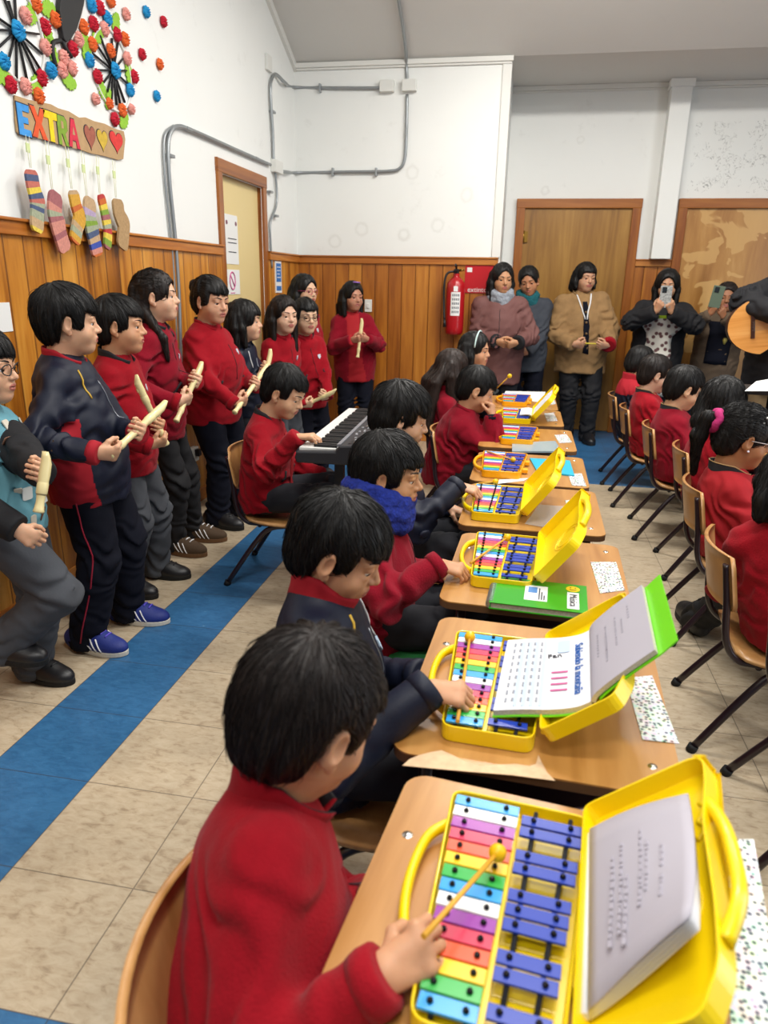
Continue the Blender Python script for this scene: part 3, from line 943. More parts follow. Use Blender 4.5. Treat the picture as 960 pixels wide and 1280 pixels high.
        for l in range(len(levels)):
            l2 = (l + 1) % len(levels)
            for i in range(nseg):
                fs.append((l * L + i, l * L + i + 1, l2 * L + i + 1, l2 * L + i)); mi2.append(0 if l < 3 else len(ncol) - 1)
        fs.append([l * L for l in range(len(levels))]); mi2.append(0)
        fs.append([l * L + nseg for l in range(len(levels))][::-1]); mi2.append(0)
        mesh_obj('collar', vs, fs, list(ncol), jk, True, mi2)
        if collar_line is not None:
            MB().tube([vs[3 * L + i] for i in range(L)], .0022 * S, n=6).build('collar_stripe', collar_line, jk)
    if zipm is not None:
        P_ = []
        for t in np.linspace(.02, zipl, 14):
            p = N - up * .05 * S; p = p * (1 - t) + (Hb + up * .02) * t + fwd * .16 * S * (1 + belly * 3)
            P_.append(on_surf(f, p, .001, 9))
        MB().tube(P_, .0018 * S, n=6).build('zip', zipm, jk)
    if cuff is not None:
        for q in (-1, 1):
            wv = unit(c['wri'][q] - c['elb'][q]); a = c['wri'][q] - wv * cuff_len * .6; b = c['wri'][q] + wv * .010
            MB().tube([a, a * .6 + b * .4, b, b + wv * .002], [.0395 * S * bk, .041 * S * bk, .0385 * S * bk, .030 * S * bk], n=18).build('cuff', cuff, jk)
    if pocket is not None:
        for q in (-1, 1):
            P_ = [on_surf(f, P + up * (.13 - .055 * t) * S + right * q * (.07 + .02 * t) * S * gt + fwd * .12 * S, .0015, 9) for t in np.linspace(0, 1, 6)]
            MB().tube(P_, .006 * S, n=8, flat=.8).build('pocket', pocket, jk)
    if badge is not None:
        p = on_surf(f, N - up * .13 * S + right * -.055 * S + fwd * .12 * S, .001, 9); nrm = f.grad(p[None])[0]
        x = unit(np.cross(up, nrm)); y = np.cross(nrm, x)
        M = Matrix(np.stack([x, y, nrm], 1)).to_4x4(); M.translation = Vector(p)
        MB().prism([(-.013 * S, -.004 * S), (0, -.018 * S), (.013 * S, -.004 * S), (.013 * S, .014 * S), (-.013 * S, .014 * S)], -.002, .002, 0, M).build('badge', badge, jk)
    c['jacket'] = jk
    return jk
# ------------------------------------------------------------------ camera
CF, CP, CY, CR, CH = 891.0, .312, -.1825, -.0187, 1.313
_fw = Vector((math.sin(CY) * math.cos(CP), math.cos(CY) * math.cos(CP), -math.sin(CP)))
_rt0 = Vector((math.cos(CY), -math.sin(CY), 0)); _dn0 = _fw.cross(_rt0)
_rt = _rt0 * math.cos(CR) + _dn0 * math.sin(CR); _dn = -_rt0 * math.sin(CR) + _dn0 * math.cos(CR)
camd = bpy.data.cameras.new('camera'); camo = link(bpy.data.objects.new('camera', camd))
_m = Matrix((( _rt.x, -_dn.x, -_fw.x, 0), (_rt.y, -_dn.y, -_fw.y, 0), (_rt.z, -_dn.z, -_fw.z, CH), (0, 0, 0, 1)))
camo.matrix_world = _m
camd.sensor_fit = 'VERTICAL'; camd.sensor_height = 36; camd.sensor_width = 27; camd.lens = CF / 1280 * 36; camd.clip_start = .02
camd.dof.use_dof = True; camd.dof.focus_distance = 2.6; camd.dof.aperture_fstop = 4.5
sc.camera = camo
_C = Vector((0, 0, CH))
def at(u, v, ax, val):
    """the point of the room seen at (u, v) of the 960x1280 photo that lies on the plane axis ax = val"""
    d = _rt * ((u - 480) / CF) + _dn * ((v - 640) / CF) + _fw
    t = (val - _C[ax]) / d[ax]
    return _C + d * t
X = lambda u, v, x: at(u, v, 0, x)
Y = lambda u, v, y: at(u, v, 1, y)
Z = lambda u, v, z: at(u, v, 2, z)

# ------------------------------------------------------------------ materials of the room
def wall_paint(name, h, dirt=.12, stains=(), scrib=None):
    m, nt, b = _mat(name); N = nt.nodes.new; L = nt.links.new
    tc = N('ShaderNodeTexCoord')
    n1 = N('ShaderNodeTexNoise'); n1.inputs['Scale'].default_value = 1.3; n1.inputs['Detail'].default_value = 4; L(tc.outputs['Object'], n1.inputs['Vector'])
    n2 = N('ShaderNodeTexNoise'); n2.inputs['Scale'].default_value = 6; n2.inputs['Detail'].default_value = 8; n2.inputs['Roughness'].default_value = .7; L(tc.outputs['Object'], n2.inputs['Vector'])
    r2 = ramp(nt, [(0, '000000'), (.60, '000000'), (.72, 'ffffff'), (1, 'ffffff')]); L(n2.outputs['Fac'], r2.inputs['Fac'])
    mr = N('ShaderNodeMapRange'); mr.inputs['To Min'].default_value = .95; mr.inputs['To Max'].default_value = 1.05; L(n1.outputs['Fac'], mr.inputs['Value'])
    sc_ = N('ShaderNodeVectorMath'); sc_.operation = 'SCALE'; sc_.inputs[0].default_value = hexc(h)[:3]; L(mr.outputs[0], sc_.inputs['Scale'])
    mul = N('ShaderNodeMath'); mul.operation = 'MULTIPLY'; L(r2.outputs['Color'], mul.inputs[0]); mul.inputs[1].default_value = dirt
    mx = N('ShaderNodeMix'); mx.data_type = 'RGBA'; L(mul.outputs[0], mx.inputs['Factor']); L(sc_.outputs[0], mx.inputs[6]); mx.inputs[7].default_value = hexc('8f8c84')
    col = mx.outputs[2]
    def M2(op, a, b_=None, c=None):
        n = N('ShaderNodeMath'); n.operation = op
        for i, v in enumerate((a, b_, c)):
            if v is None: continue
            if isinstance(v, (int, float)): n.inputs[i].default_value = v
            else: L(v, n.inputs[i])
        return n.outputs[0]
    def over(col, fac, h2):
        x = N('ShaderNodeMix'); x.data_type = 'RGBA'; L(fac, x.inputs['Factor']); L(col, x.inputs[6]); x.inputs[7].default_value = hexc(h2); return x.outputs[2]
    for (sx_, sy_, sz_, rad) in stains:   # old round patches of filler
        d = N('ShaderNodeVectorMath'); d.operation = 'DISTANCE'; L(tc.outputs['Object'], d.inputs[0]); d.inputs[1].default_value = (sx_, sy_, sz_)
        dd = M2('MULTIPLY_ADD', n2.outputs['Fac'], .09, M2('SUBTRACT', d.outputs['Value'], .045))
        rg_ = M2('SUBTRACT', 1.0, M2('MINIMUM', M2('DIVIDE', M2('ABSOLUTE', M2('SUBTRACT', dd, rad * .8)), rad * .35), 1.0))
        col = over(col, M2('MULTIPLY', rg_, M2('MULTIPLY', r2.outputs['Color'] if False else n1.outputs['Fac'], .35)), 'a09c90')
    if scrib:                             # faded dark scuffs
        x0, x1, z0, z1 = scrib
        sp = N('ShaderNodeSeparateXYZ'); L(tc.outputs['Object'], sp.inputs[0])
        ins = M2('MULTIPLY', M2('MULTIPLY', M2('GREATER_THAN', sp.outputs['X'], x0), M2('LESS_THAN', sp.outputs['X'], x1)), M2('MULTIPLY', M2('GREATER_THAN', sp.outputs['Z'], z0), M2('LESS_THAN', sp.outputs['Z'], z1)))
        n5 = N('ShaderNodeTexNoise'); n5.inputs['Scale'].default_value = 22; n5.inputs['Detail'].default_value = 3; n5.inputs['Distortion'].default_value = 1.5; L(tc.outputs['Object'], n5.inputs['Vector'])
        n6 = N('ShaderNodeTexNoise'); n6.inputs['Scale'].default_value = 7; L(tc.outputs['Object'], n6.inputs['Vector'])
        edge = M2('LESS_THAN', M2('ABSOLUTE', M2('SUBTRACT', n5.outputs['Fac'], .56)), .014)
        col = over(col, M2('MULTIPLY', M2('MULTIPLY', M2('MULTIPLY', edge, M2('GREATER_THAN', n6.outputs['Fac'], .52)), ins), .6), '6a6a68')
    L(col, b.inputs['Base Color']); b.inputs['Roughness'].default_value = .6
    bp = N('ShaderNodeBump'); bp.inputs['Strength'].default_value = .12; bp.inputs['Distance'].default_value = .01; L(n2.outputs['Fac'], bp.inputs['Height']); L(bp.outputs[0], b.inputs['Normal'])
    return m
TT = .305; TX0 = -4.526 * TT; TY0 = 3.757 * TT
def floor_mat():
    m, nt, b = _mat('vinyl_tiles'); N = nt.nodes.new; L = nt.links.new
    tc = N('ShaderNodeTexCoord'); sp = N('ShaderNodeSeparateXYZ'); L(tc.outputs['Object'], sp.inputs[0])
    def math_(op, a, b_=None, c=None):
        n = N('ShaderNodeMath'); n.operation = op
        for i, v in enumerate((a, b_, c)):
            if v is None: continue
            if isinstance(v, (int, float)): n.inputs[i].default_value = v
            else: L(v, n.inputs[i])
        return n.outputs[0]
    tx = math_('DIVIDE', math_('SUBTRACT', sp.outputs['X'], TX0), TT); ty = math_('DIVIDE', math_('SUBTRACT', sp.outputs['Y'], TY0), TT)
    ix = math_('FLOOR', tx); iy = math_('FLOOR', ty)
    ax_ = math_('ABSOLUTE', math_('SUBTRACT', math_('FRACT', tx), .5)); ay_ = math_('ABSOLUTE', math_('SUBTRACT', math_('FRACT', ty), .5))
    joint = math_('GREATER_THAN', math_('MAXIMUM', ax_, ay_), .4945)
    cv = N('ShaderNodeCombineXYZ'); L(ix, cv.inputs[0]); L(iy, cv.inputs[1])
    wn = N('ShaderNodeTexWhiteNoise'); L(cv.outputs[0], wn.inputs['Vector'])
    # blue stripes: one along the left wall, one across, one area before the far doors, one across behind the viewer
    s1 = math_('MULTIPLY', math_('GREATER_THAN', tx, 0.0), math_('LESS_THAN', tx, 1.0))
    s2 = math_('MULTIPLY', math_('GREATER_THAN', ty, 12.55), math_('LESS_THAN', ty, 13.55))
    s3 = math_('MULTIPLY', math_('GREATER_THAN', ty, 12.55), math_('GREATER_THAN', tx, 5.0))
    s4 = math_('LESS_THAN', ty, -1.0)
    blue = math_('MINIMUM', math_('ADD', math_('ADD', s1, s2), math_('ADD', s3, s4)), 1.0)
    # marbled flecks
    off = N('ShaderNodeVectorMath'); off.operation = 'MULTIPLY_ADD'; L(wn.outputs['Color'], off.inputs[0]); off.inputs[1].default_value = (9, 9, 9); L(tc.outputs['Object'], off.inputs[2])
    mp = N('ShaderNodeMapping'); L(off.outputs[0], mp.inputs[0]); mp.inputs['Scale'].default_value = (1, 2.2, 1); mp.inputs['Rotation'].default_value = (0, 0, .5)
    n1 = N('ShaderNodeTexNoise'); n1.inputs['Scale'].default_value = 26; n1.inputs['Detail'].default_value = 5; n1.inputs['Roughness'].default_value = .65; n1.inputs['Distortion'].default_value = .6; L(mp.outputs[0], n1.inputs['Vector'])
    n3 = N('ShaderNodeTexNoise'); n3.inputs['Scale'].default_value = 3.5; n3.inputs['Detail'].default_value = 5; L(tc.outputs['Object'], n3.inputs['Vector'])
    rb = ramp(nt, [(0, '7d6c58'), (.32, '9c8a72'), (.44, 'b3a288'), (.6, 'bdae95'), (1, 'cbbda6')]); L(n1.outputs['Fac'], rb.inputs['Fac'])
    rl = ramp(nt, [(0, '24486a'), (.4, '2f5f8a'), (.62, '386c98'), (.70, '386c98'), (.75, '7f9cb4'), (1, '8fa8bb')]); L(n1.outputs['Fac'], rl.inputs['Fac'])
    mx = N('ShaderNodeMix'); mx.data_type = 'RGBA'; L(blue, mx.inputs['Factor']); L(rb.outputs['Color'], mx.inputs[6]); L(rl.outputs['Color'], mx.inputs[7])
    mr = N('ShaderNodeMapRange'); mr.inputs['From Min'].default_value = .3; mr.inputs['From Max'].default_value = .7; mr.inputs['To Min'].default_value = .84; mr.inputs['To Max'].default_value = 1.08; L(n3.outputs['Fac'], mr.inputs['Value'])
    tv = math_('MULTIPLY_ADD', wn.outputs['Value'], .08, .96)
    sc_ = N('ShaderNodeVectorMath'); sc_.operation = 'SCALE'; L(mx.outputs[2], sc_.inputs[0]); L(math_('MULTIPLY', mr.outputs[0], tv), sc_.inputs['Scale'])
    mj = N('ShaderNodeMix'); mj.data_type = 'RGBA'; L(math_('MULTIPLY', joint, .6), mj.inputs['Factor']); L(sc_.outputs[0], mj.inputs[6]); mj.inputs[7].default_value = hexc('3b342c')
    L(mj.outputs[2], b.inputs['Base Color'])
    rr = N('ShaderNodeMapRange'); rr.inputs['To Min'].default_value = .22; rr.inputs['To Max'].default_value = .5; L(n3.outputs['Fac'], rr.inputs['Value']); L(rr.outputs[0], b.inputs['Roughness'])
    b.inputs['Specular IOR Level'].default_value = .35
    return m
M_WALL = wall_paint('white_wall_paint', 'e6e7e3')
_st = [(-.95, 2.13), (-.51, 1.97), (-1.0, 1.68), (-.73, 1.75), (-1.35, 1.72), (-1.58, 1.62)]
M_WALLB = wall_paint('white_back_wall_paint', 'e6e7e3', .12, [(x_, 6.08, z_, .055) for x_, z_ in _st])
M_WALLR = wall_paint('white_recess_wall_paint', 'e4e5e1', .14, [(.36, 6.96, 2.5, .035), (.1, 6.96, 2.1, .04)], (1.28, 2.1, 2.08, 2.62))
M_CEIL = wall_paint('ceiling_paint', 'd2d0cb', .05)
M_TRIMW = plain('white_trim_paint', 'dcdbd5', rough=.5)
PINE = ['78420e', '9e5e16', 'ba7826', 'cd8f38', 'dca04c']
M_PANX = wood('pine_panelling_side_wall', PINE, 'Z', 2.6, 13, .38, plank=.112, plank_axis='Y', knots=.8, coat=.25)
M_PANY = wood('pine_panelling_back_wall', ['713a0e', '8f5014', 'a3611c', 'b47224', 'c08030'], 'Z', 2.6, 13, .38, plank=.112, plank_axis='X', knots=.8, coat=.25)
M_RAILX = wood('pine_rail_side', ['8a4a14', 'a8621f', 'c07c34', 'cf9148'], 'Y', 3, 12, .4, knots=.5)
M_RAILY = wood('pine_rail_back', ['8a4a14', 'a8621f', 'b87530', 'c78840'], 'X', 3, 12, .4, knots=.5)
M_FRAME = wood('varnished_door_frame', ['6b3610', '8a4c16', 'a0601f', 'b07030'], 'Z', 3, 14, .35)
M_FRAMEX = wood('varnished_door_frame_head', ['6b3610', '8a4c16', 'a0601f', 'b07030'], 'X', 3, 14, .35)
M_DOORP = wood('plywood_door', ['7a5220', '936729', 'a67a36', 'b48a46'], 'Z', 1.6, 10, .35, fine=40, coat=.2)
M_DOORB = wood('blotched_plywood_door', ['8f5f28', 'a5733a', 'b58446', 'd0a566'], 'Z', 1.6, 7, .3, fine=30, coat=.3, blotch=.75)
M_CREAM = plain('cream_door_paint', 'd9c48c', rough=.5)
M_STEEL = plain('galvanised_conduit', '9a9ea0', rough=.4, metal=.7)
M_BOXW = plain('white_plastic_box', 'd8d8d2', rough=.45)
M_BRASS = plain('brass_hinge', '8a6a2c', rough=.4, metal=.8)
M_PAPER = plain('white_paper', 'dfdfdc', rough=.8)
M_BLACK = plain('black_plastic', '141416', rough=.4)
M_INK = plain('dark_ink', '30303a', rough=.8)

# ------------------------------------------------------------------ shell
XL, Y1, Y2, ZC, SL = -1.90, 6.08, 6.96, 2.91, .45
XR, YB = 4.2, -3.2
def struct(o): o['kind'] = 'structure'; return o
struct(MB().box((XL - .1, YB, -.1), (XR, Y2 + .15, 0)).build('floor', floor_mat()))
# left wall with the doorway cut out (door between y 4.53 and 5.26)
DY0, DY1, DZ = 4.545, 5.245, 1.93
ridge = 1.2; zr = ZC + SL * (Y1 - ridge)
ol = MB()
def wall_poly(pts): # (y, z) list at x = XL
    ol.add([(XL, y, z) for y, z in pts] + [(XL - .1, y, z) for y, z in pts], [list(range(len(pts))), [len(pts) + i for i in range(len(pts))][::-1]])
wall_poly([(YB, 0), (DY0, 0), (DY0, ZC + SL * (Y1 - DY0)), (ridge, zr), (YB, zr)])
wall_poly([(DY0, DZ), (DY1, DZ), (DY1, ZC + SL * (Y1 - DY1)), (DY0, ZC + SL * (Y1 - DY0))])
wall_poly([(DY1, 0), (Y1 + .1, 0), (Y1 + .1, ZC), (Y1, ZC), (DY1, ZC + SL * (Y1 - DY1))])
struct(ol.build('wall_left', M_WALL))
XE = -.235
struct(MB().box((XL - .1, Y1, 0), (XE, Y1 + .1, ZC + .05)).box((XE - .1, Y1 + .1, 0), (XE, Y2, ZC + .05)).build('wall_back', M_WALLB))
struct(MB().box((XE - .1, Y2, 0), (XR, Y2 + .1, ZC + .05)).build('wall_recess', M_WALLR))
c_ = MB()
c_.add([(XL - .1, Y1, ZC), (XR, Y1, ZC), (XR, ridge, zr), (XL - .1, ridge, zr), (XL - .1, YB, zr), (XR, YB, zr)], [(0, 1, 2, 3), (3, 2, 5, 4)])
c_.add([(XE - .1, Y1, ZC), (XR, Y1, ZC), (XR, Y2 + .1, ZC), (XE - .1, Y2 + .1, ZC)], [(0, 3, 2, 1)])
struct(c_.build('ceiling', M_CEIL))
tn = [0]
def trim(mb, mat, bevel=.0):
    tn[0] += 1
    return struct(mb.build('trim_%d' % tn[0], mat, None, bevel))
def rail_profile(mb, x0, x1, y0, y1, z0, z1): mb.box((x0, y0, z0), (x1, y1, z1)); return mb
# wainscot boards and rails
RZ0, RZ1 = 1.455, 1.515
FY0, FY1, FZ = 4.46, 5.33, 2.01
trim(MB().box((XL, YB, .08), (XL + .014, FY0, RZ0)).box((XL, FY1, .08), (XL + .014, Y1, RZ0)), M_PANX)
trim(MB().box((XL, YB, RZ0), (XL + .03, FY0, RZ1)).box((XL, YB, RZ1 - .012), (XL + .04, FY0, RZ1)).box((XL, FY1, RZ0), (XL + .03, Y1, RZ1)).box((XL, FY1, RZ1 - .012), (XL + .04, Y1, RZ1)), M_RAILX, .003)
struct(MB().box((XL, YB, 0), (XL + .022, FY0, .085)).box((XL, FY1, 0), (XL + .022, Y1, .085)).build('baseboard_left', M_RAILX, None, .004))
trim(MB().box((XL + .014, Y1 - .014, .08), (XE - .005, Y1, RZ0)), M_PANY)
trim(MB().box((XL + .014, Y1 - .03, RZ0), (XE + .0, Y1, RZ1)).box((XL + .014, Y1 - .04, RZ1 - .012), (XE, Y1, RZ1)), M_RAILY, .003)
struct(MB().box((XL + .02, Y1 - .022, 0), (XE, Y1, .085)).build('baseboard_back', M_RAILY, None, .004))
# recess wall between and beyond the doors
D2a, D2b, D3a, D3b, DT = -.135, .925, 1.225, 2.35, 2.03
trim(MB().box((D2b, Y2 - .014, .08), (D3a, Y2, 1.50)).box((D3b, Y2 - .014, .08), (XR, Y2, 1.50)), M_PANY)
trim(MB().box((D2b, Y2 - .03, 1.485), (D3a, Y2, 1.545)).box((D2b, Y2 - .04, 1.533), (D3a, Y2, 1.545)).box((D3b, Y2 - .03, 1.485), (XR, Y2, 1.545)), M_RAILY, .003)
struct(MB().box((D2b, Y2 - .022, 0), (D3a, Y2, .085)).box((D3b, Y2 - .022, 0), (XR, Y2, .085)).build('baseboard_recess', plain('pale_baseboard', '9b8a72', rough=.6), None, .004))
# cornices
cz = MB().box((XL, Y1 - .03, ZC - .035), (XE + .02, Y1, ZC)).box((XL, Y1 - .018, ZC - .05), (XE + .01, Y1, ZC - .035))
cz.box((XE, Y2 - .03, ZC - .035), (XR, Y2, ZC)).box((XE, Y2 - .018, ZC - .05), (XR, Y2, ZC - .035))
trim(cz, M_TRIMW, .004)
sl_ = MB(); a = Vector((0, Y1 - ridge, -(zr - ZC))).normalized()
sl_.add([(XL, Y1, ZC), (XL, ridge, zr), (XL + .025, ridge, zr), (XL + .025, Y1, ZC), (XL, Y1, ZC - .055), (XL, ridge, zr - .055), (XL + .025, ridge, zr - .055), (XL + .025, Y1, ZC - .055)],
        [(3, 2, 6, 7), (4, 5, 6, 7)[::-1], (0, 3, 7, 4)])
trim(sl_, M_TRIMW)
trim(MB().box((XE - .055, Y1 - .012, RZ1), (XE + .012, Y1 + .0, ZC - .05)).box((XE, Y1, 0), (XE + .012, Y1 + .06, ZC - .03)), M_TRIMW, .003)
# column on the recess wall
trim(MB().box((1.035, Y2 - .13, 1.545), (1.195, Y2, ZC - .02)).box((1.02, Y2 - .145, ZC - .06), (1.21, Y2, ZC - .0)), M_WALL, .004)

# ------------------------------------------------------------------ doors
def door_frame_x(n, ya, yb, zt, w, dep):
    """door in the left wall"""
    d = MB().box((XL - .065, ya + w - .02, 0), (XL - .03, yb - w + .02, zt - w + .02)).build('door_%d' % n, M_CREAM); struct(d)
    fr = MB().box((XL - .1, ya, 0), (XL + .016, ya + w, zt)).box((XL - .1, yb - w, 0), (XL + .016, yb, zt))
    fr.build('door_frame', M_FRAME, d, .005)
    MB().box((XL - .101, ya - .003, zt - w), (XL + .019, yb + .003, zt + .003)).build('door_frame_head', wood('frame_head_side', ['6b3610', '8a4c16', 'a0601f', 'b07030'], 'Y', 3, 14, .35), d, .005)
    MB().tube([(XL - .045, ya + w + .07, 1.0), (XL - .0, ya + w + .07, 1.0)], .011).ball((XL + .006, ya + w + .07, 1.0), .026).build('door_knob', M_BRASS, d)
    return d
d1 = door_frame_x(1, FY0, FY1, FZ, .075, .12)
def door_recess(n, xa, xb, zt, w, mat, hinge_x=None):
    d = MB().box((xa + w, Y2 - .02, .01), (xb - w, Y2 + .01, zt - w)).build('door_%d' % n, mat); struct(d)
    MB().box((xa, Y2 - .045, 0), (xa + w, Y2, zt)).box((xb - w, Y2 - .045, 0), (xb, Y2, zt)).build('door_frame', M_FRAME, d, .006)
    MB().box((xa - .003, Y2 - .048, zt - w), (xb + .003, Y2 + .001, zt + .003)).build('door_frame_head', M_FRAMEX, d, .006)
    if hinge_x:
        for z in (1.72, .25):
            MB().tube([(hinge_x, Y2 - .03, z - .05), (hinge_x, Y2 - .03, z + .05)], .010).box((hinge_x, Y2 - .036, z - .045), (hinge_x + .035, Y2 - .018, z + .045)).build('hinge', M_BRASS, d)
    return d
door_recess(2, D2a, D2b, DT, .075, M_DOORP, D2a + .078)
door_recess(3, D3a, D3b, DT, .075, M_DOORB)

# posters and fittings
def board(name, label, cat, pts, mat, th=.003, group=None):
    """thin sheet through four corners (tl, tr, br, bl)"""
    P = [Vector(p) for p in pts]; n = (P[3] - P[0]).cross(P[1] - P[0]).normalized()
    o = MB().add(P + [p + n * th for p in P], [(3, 2, 1, 0), (4, 5, 6, 7), (0, 1, 5, 4), (1, 2, 6, 5), (2, 3, 7, 6), (3, 0, 4, 7)]).build(name, mat)
    return tag(o, label, cat, group)
def bar_lines(parent, name, x, ys, z0, z1, n, mat):
    m = MB()
    for i in range(n):
        z = z1 - (z1 - z0) * (i + .5) / n
        m.box((x, ys[0], z - .0028), (x + .0012, ys[1] - (.02 if i % 3 == 2 else 0), z + .0028))
    m.build(name, mat, parent)
DX = XL - .03
NY = lambda u, v: X(u, v, DX).y
ny0, ny1, nz0, nz1 = NY(279, 300), NY(297, 300), X(288, 330, DX).z, X(286, 268, DX).z
p = MB().box((DX, ny0, nz0), (DX + .003, ny1, nz1)).build('notice', M_PAPER); tag(p, 'white printed notice taped high on the cream door', 'notice')
for yy in (ny0 + .06, ny1 - .03): MB().tube([(DX + .003, yy, nz1 - .05), (DX + .005, yy, nz1 - .05)], .014).build('crest', plain('crest_ink', '7a4a5a'), p)
bar_lines(p, 'print', DX + .003, (ny0 + .07, ny1 - .03), nz0 + .12, nz0 + .17, 2, M_INK); bar_lines(p, 'print', DX + .003, (ny0 + .075, ny1 - .04), nz0 + .06, nz0 + .09, 1, M_INK)
p = MB().box((DX, ny0 + .01, X(289, 368, DX).z), (DX + .003, ny1, X(289, 337, DX).z)).build('sign', M_PAPER); tag(p, 'white sign with pink prohibition circle below the door notice', 'sign')
M_PINK = plain('pink_ink', 'c2608e')
pc_ = X(290, 351, DX); cir = [(DX + .004, pc_.y + .045 * math.cos(t), pc_.z + .055 * math.sin(t)) for t in np.linspace(0, 2 * math.pi, 24, endpoint=False)]
MB().tube(cir, .005, n=6, closed=True).tube([(DX + .004, pc_.y - .032, pc_.z + .037), (DX + .004, pc_.y + .032, pc_.z - .037)], .005, n=6).build('prohibition_ring', M_PINK, p)
bar_lines(p, 'print', DX + .003, (pc_.y - .04, pc_.y + .04), pc_.z - .085, pc_.z - .07, 1, M_PINK)
p = MB().box((XL + .014, 5.46, 1.22), (XL + .02, 5.60, 1.45)).build('sign', M_PAPER); tag(p, 'blue and white notice on panelling between cream door and room corner', 'sign')
MB().box((XL + .02, 5.475, 1.30), (XL + .0212, 5.585, 1.435)).box((XL + .02, 5.475, 1.235), (XL + .0212, 5.585, 1.27)).build('blue_field', plain('blue_print', '2f6fb4'), p)
bar_lines(p, 'print', XL + .0212, (5.49, 5.57), 1.32, 1.42, 4, M_PAPER)
p0 = X(0, 378, XL); p1 = X(9, 414, XL)
p = MB().box((XL + .014, 2.20, p1.z), (XL + .017, X(9, 395, XL).y, p0.z)).build('paper_sheet', M_PAPER); tag(p, 'white paper pinned on panelling at the far left edge above boy in aqua top', 'paper')
# outlet on the left wall
oy = 3.847
p = thing('outlet_box', 'white wall outlet box low on the panelling behind girl with ponytail bun', 'outlet', (XL + .014, oy, .323))
MB().box((0, -.055, -.045), (.035, .045, .04), bev=.006).build('housing', M_BOXW, p)
MB().box((.035, -.01, -.012), (.06, .03, .03), bev=.004).build('plug', M_BLACK, p)
MB().box((-.0, -.16, -.06), (.02, -.06, .05)).build('back_plate', M_RAILX, p)
sw = Y(461, 382, Y1)
p = thing('light_switch', 'small pale wall switch on back panelling right of girl with hair clip', 'switch', (sw.x, Y1 - .014, sw.z)); MB().box((-.03, -.012, -.05), (.03, 0, .05), bev=.003).build('plate', M_BOXW, p); MB().box((-.012, -.02, -.02), (.012, -.01, .02), bev=.003).build('rocker', M_TRIMW, p)
p = thing('junction_cover', 'small white rectangular cover high on the left wall near the ceiling', 'cover', X(334, 79, XL)); MB().box((0, -.05, -.05), (.02, .05, .05), bev=.004).build('cover', M_BOXW, p)

# ------------------------------------------------------------------ conduits
r_ = .0115
WX = XL + .018
def wl(*uv): return [X(u, v, WX) for u, v in uv]
WY = Y1 - .018
def wb(*uv): return [Y(u, v, WY) for u, v in uv]
cd = thing('conduit', 'grey conduit run with bend rising beside cream door and boxes in the corner', 'conduit', X(345, 209, XL))
CDI = Vector(cd.location)
def cpart(name, mb, mat): o = mb.build(name, mat, cd); o.data.transform(Matrix.Translation(-CDI)); return o
pa = smooth_path(wl((226, 470), (224, 380), (219, 300), (212, 230), (210, 185), (213, 166), (222, 158), (240, 163), (290, 185), (338, 206)), 6)
cpart('conduit_tube', MB().tube(pa, r_, n=8), M_STEEL)
pb = smooth_path([p + Vector((-.006, -.035, -.0)) for p in wl((226, 470), (224, 380), (219, 300), (212, 230), (210, 185), (213, 167), (222, 159))], 6)
cpart('conduit_tube', MB().tube(pb, .007, n=8), M_STEEL)
pc = smooth_path(wl((342, 206), (341, 170), (338, 115), (340, 98), (345, 93)) + [X(356, 103, WX + .02)] + wb((368, 109), (420, 110), (478, 110)), 6)
cpart('conduit_tube', MB().tube(pc, r_, n=8), M_STEEL)
pd = smooth_path([X(350, 214, WX), X(359, 215, WX + .01)] + wb((372, 216), (430, 215), (485, 214), (500, 210), (506, 198), (508, 170), (509, 118)), 6)
cpart('conduit_tube', MB().tube(pd, r_, n=8), M_STEEL)
pe = smooth_path(wl((344, 214), (346, 240), (345, 258), (338, 278), (338, 300), (340, 335)), 6)
cpart('conduit_tube', MB().tube(pe, .009, n=8), M_STEEL)
def slope_pt(u, v):
    d = _rt * ((u - 480) / CF) + _dn * ((v - 640) / CF) + _fw
    t = (ZC + SL * Y1 - CH - .02) / (d.z + SL * d.y); return _C + d * t
pf = smooth_path(wb((509, 104), (508, 80)) + [slope_pt(507, 60), slope_pt(503, 30), slope_pt(498, 0), slope_pt(492, -30)], 6)
cpart('conduit_tube', MB().tube(pf, r_, n=8), M_STEEL)
for (u, v), f_, sz in (((484, 108), wb, .055), ((512, 107), wb, .055)):
    q = f_((u, v))[0]
    cpart('junction_box', MB().box((q.x - sz, WY - .03, q.z - .04), (q.x + sz, Y1, q.z + .04), bev=.005), M_BOXW)
q = wl((345, 208))[0]
cpart('junction_box', MB().box((XL, q.y - .07, q.z - .045), (XL + .045, q.y + .09, q.z + .04), bev=.005), M_BOXW)
for q in wl((213, 195), (235, 161), (320, 198), (341, 140), (345, 270), (338, 240)):
    cpart('clip', MB().box((XL, q.y - .03, q.z - .008), (WX + .014, q.y + .03, q.z + .008), bev=.003), M_STEEL)
for q in wb((400, 110), (416, 215), (470, 215), (508, 165)):
    cpart('clip', MB().box((q.x - .008, WY - .014, q.z - .03), (q.x + .008, Y1, q.z + .03), bev=.003), M_STEEL)
cpart('conduit_tube', MB().tube(smooth_path(wl((226, 470), (229, 510), (232, 545), (234, 562)), 4), .009, n=8), M_STEEL)

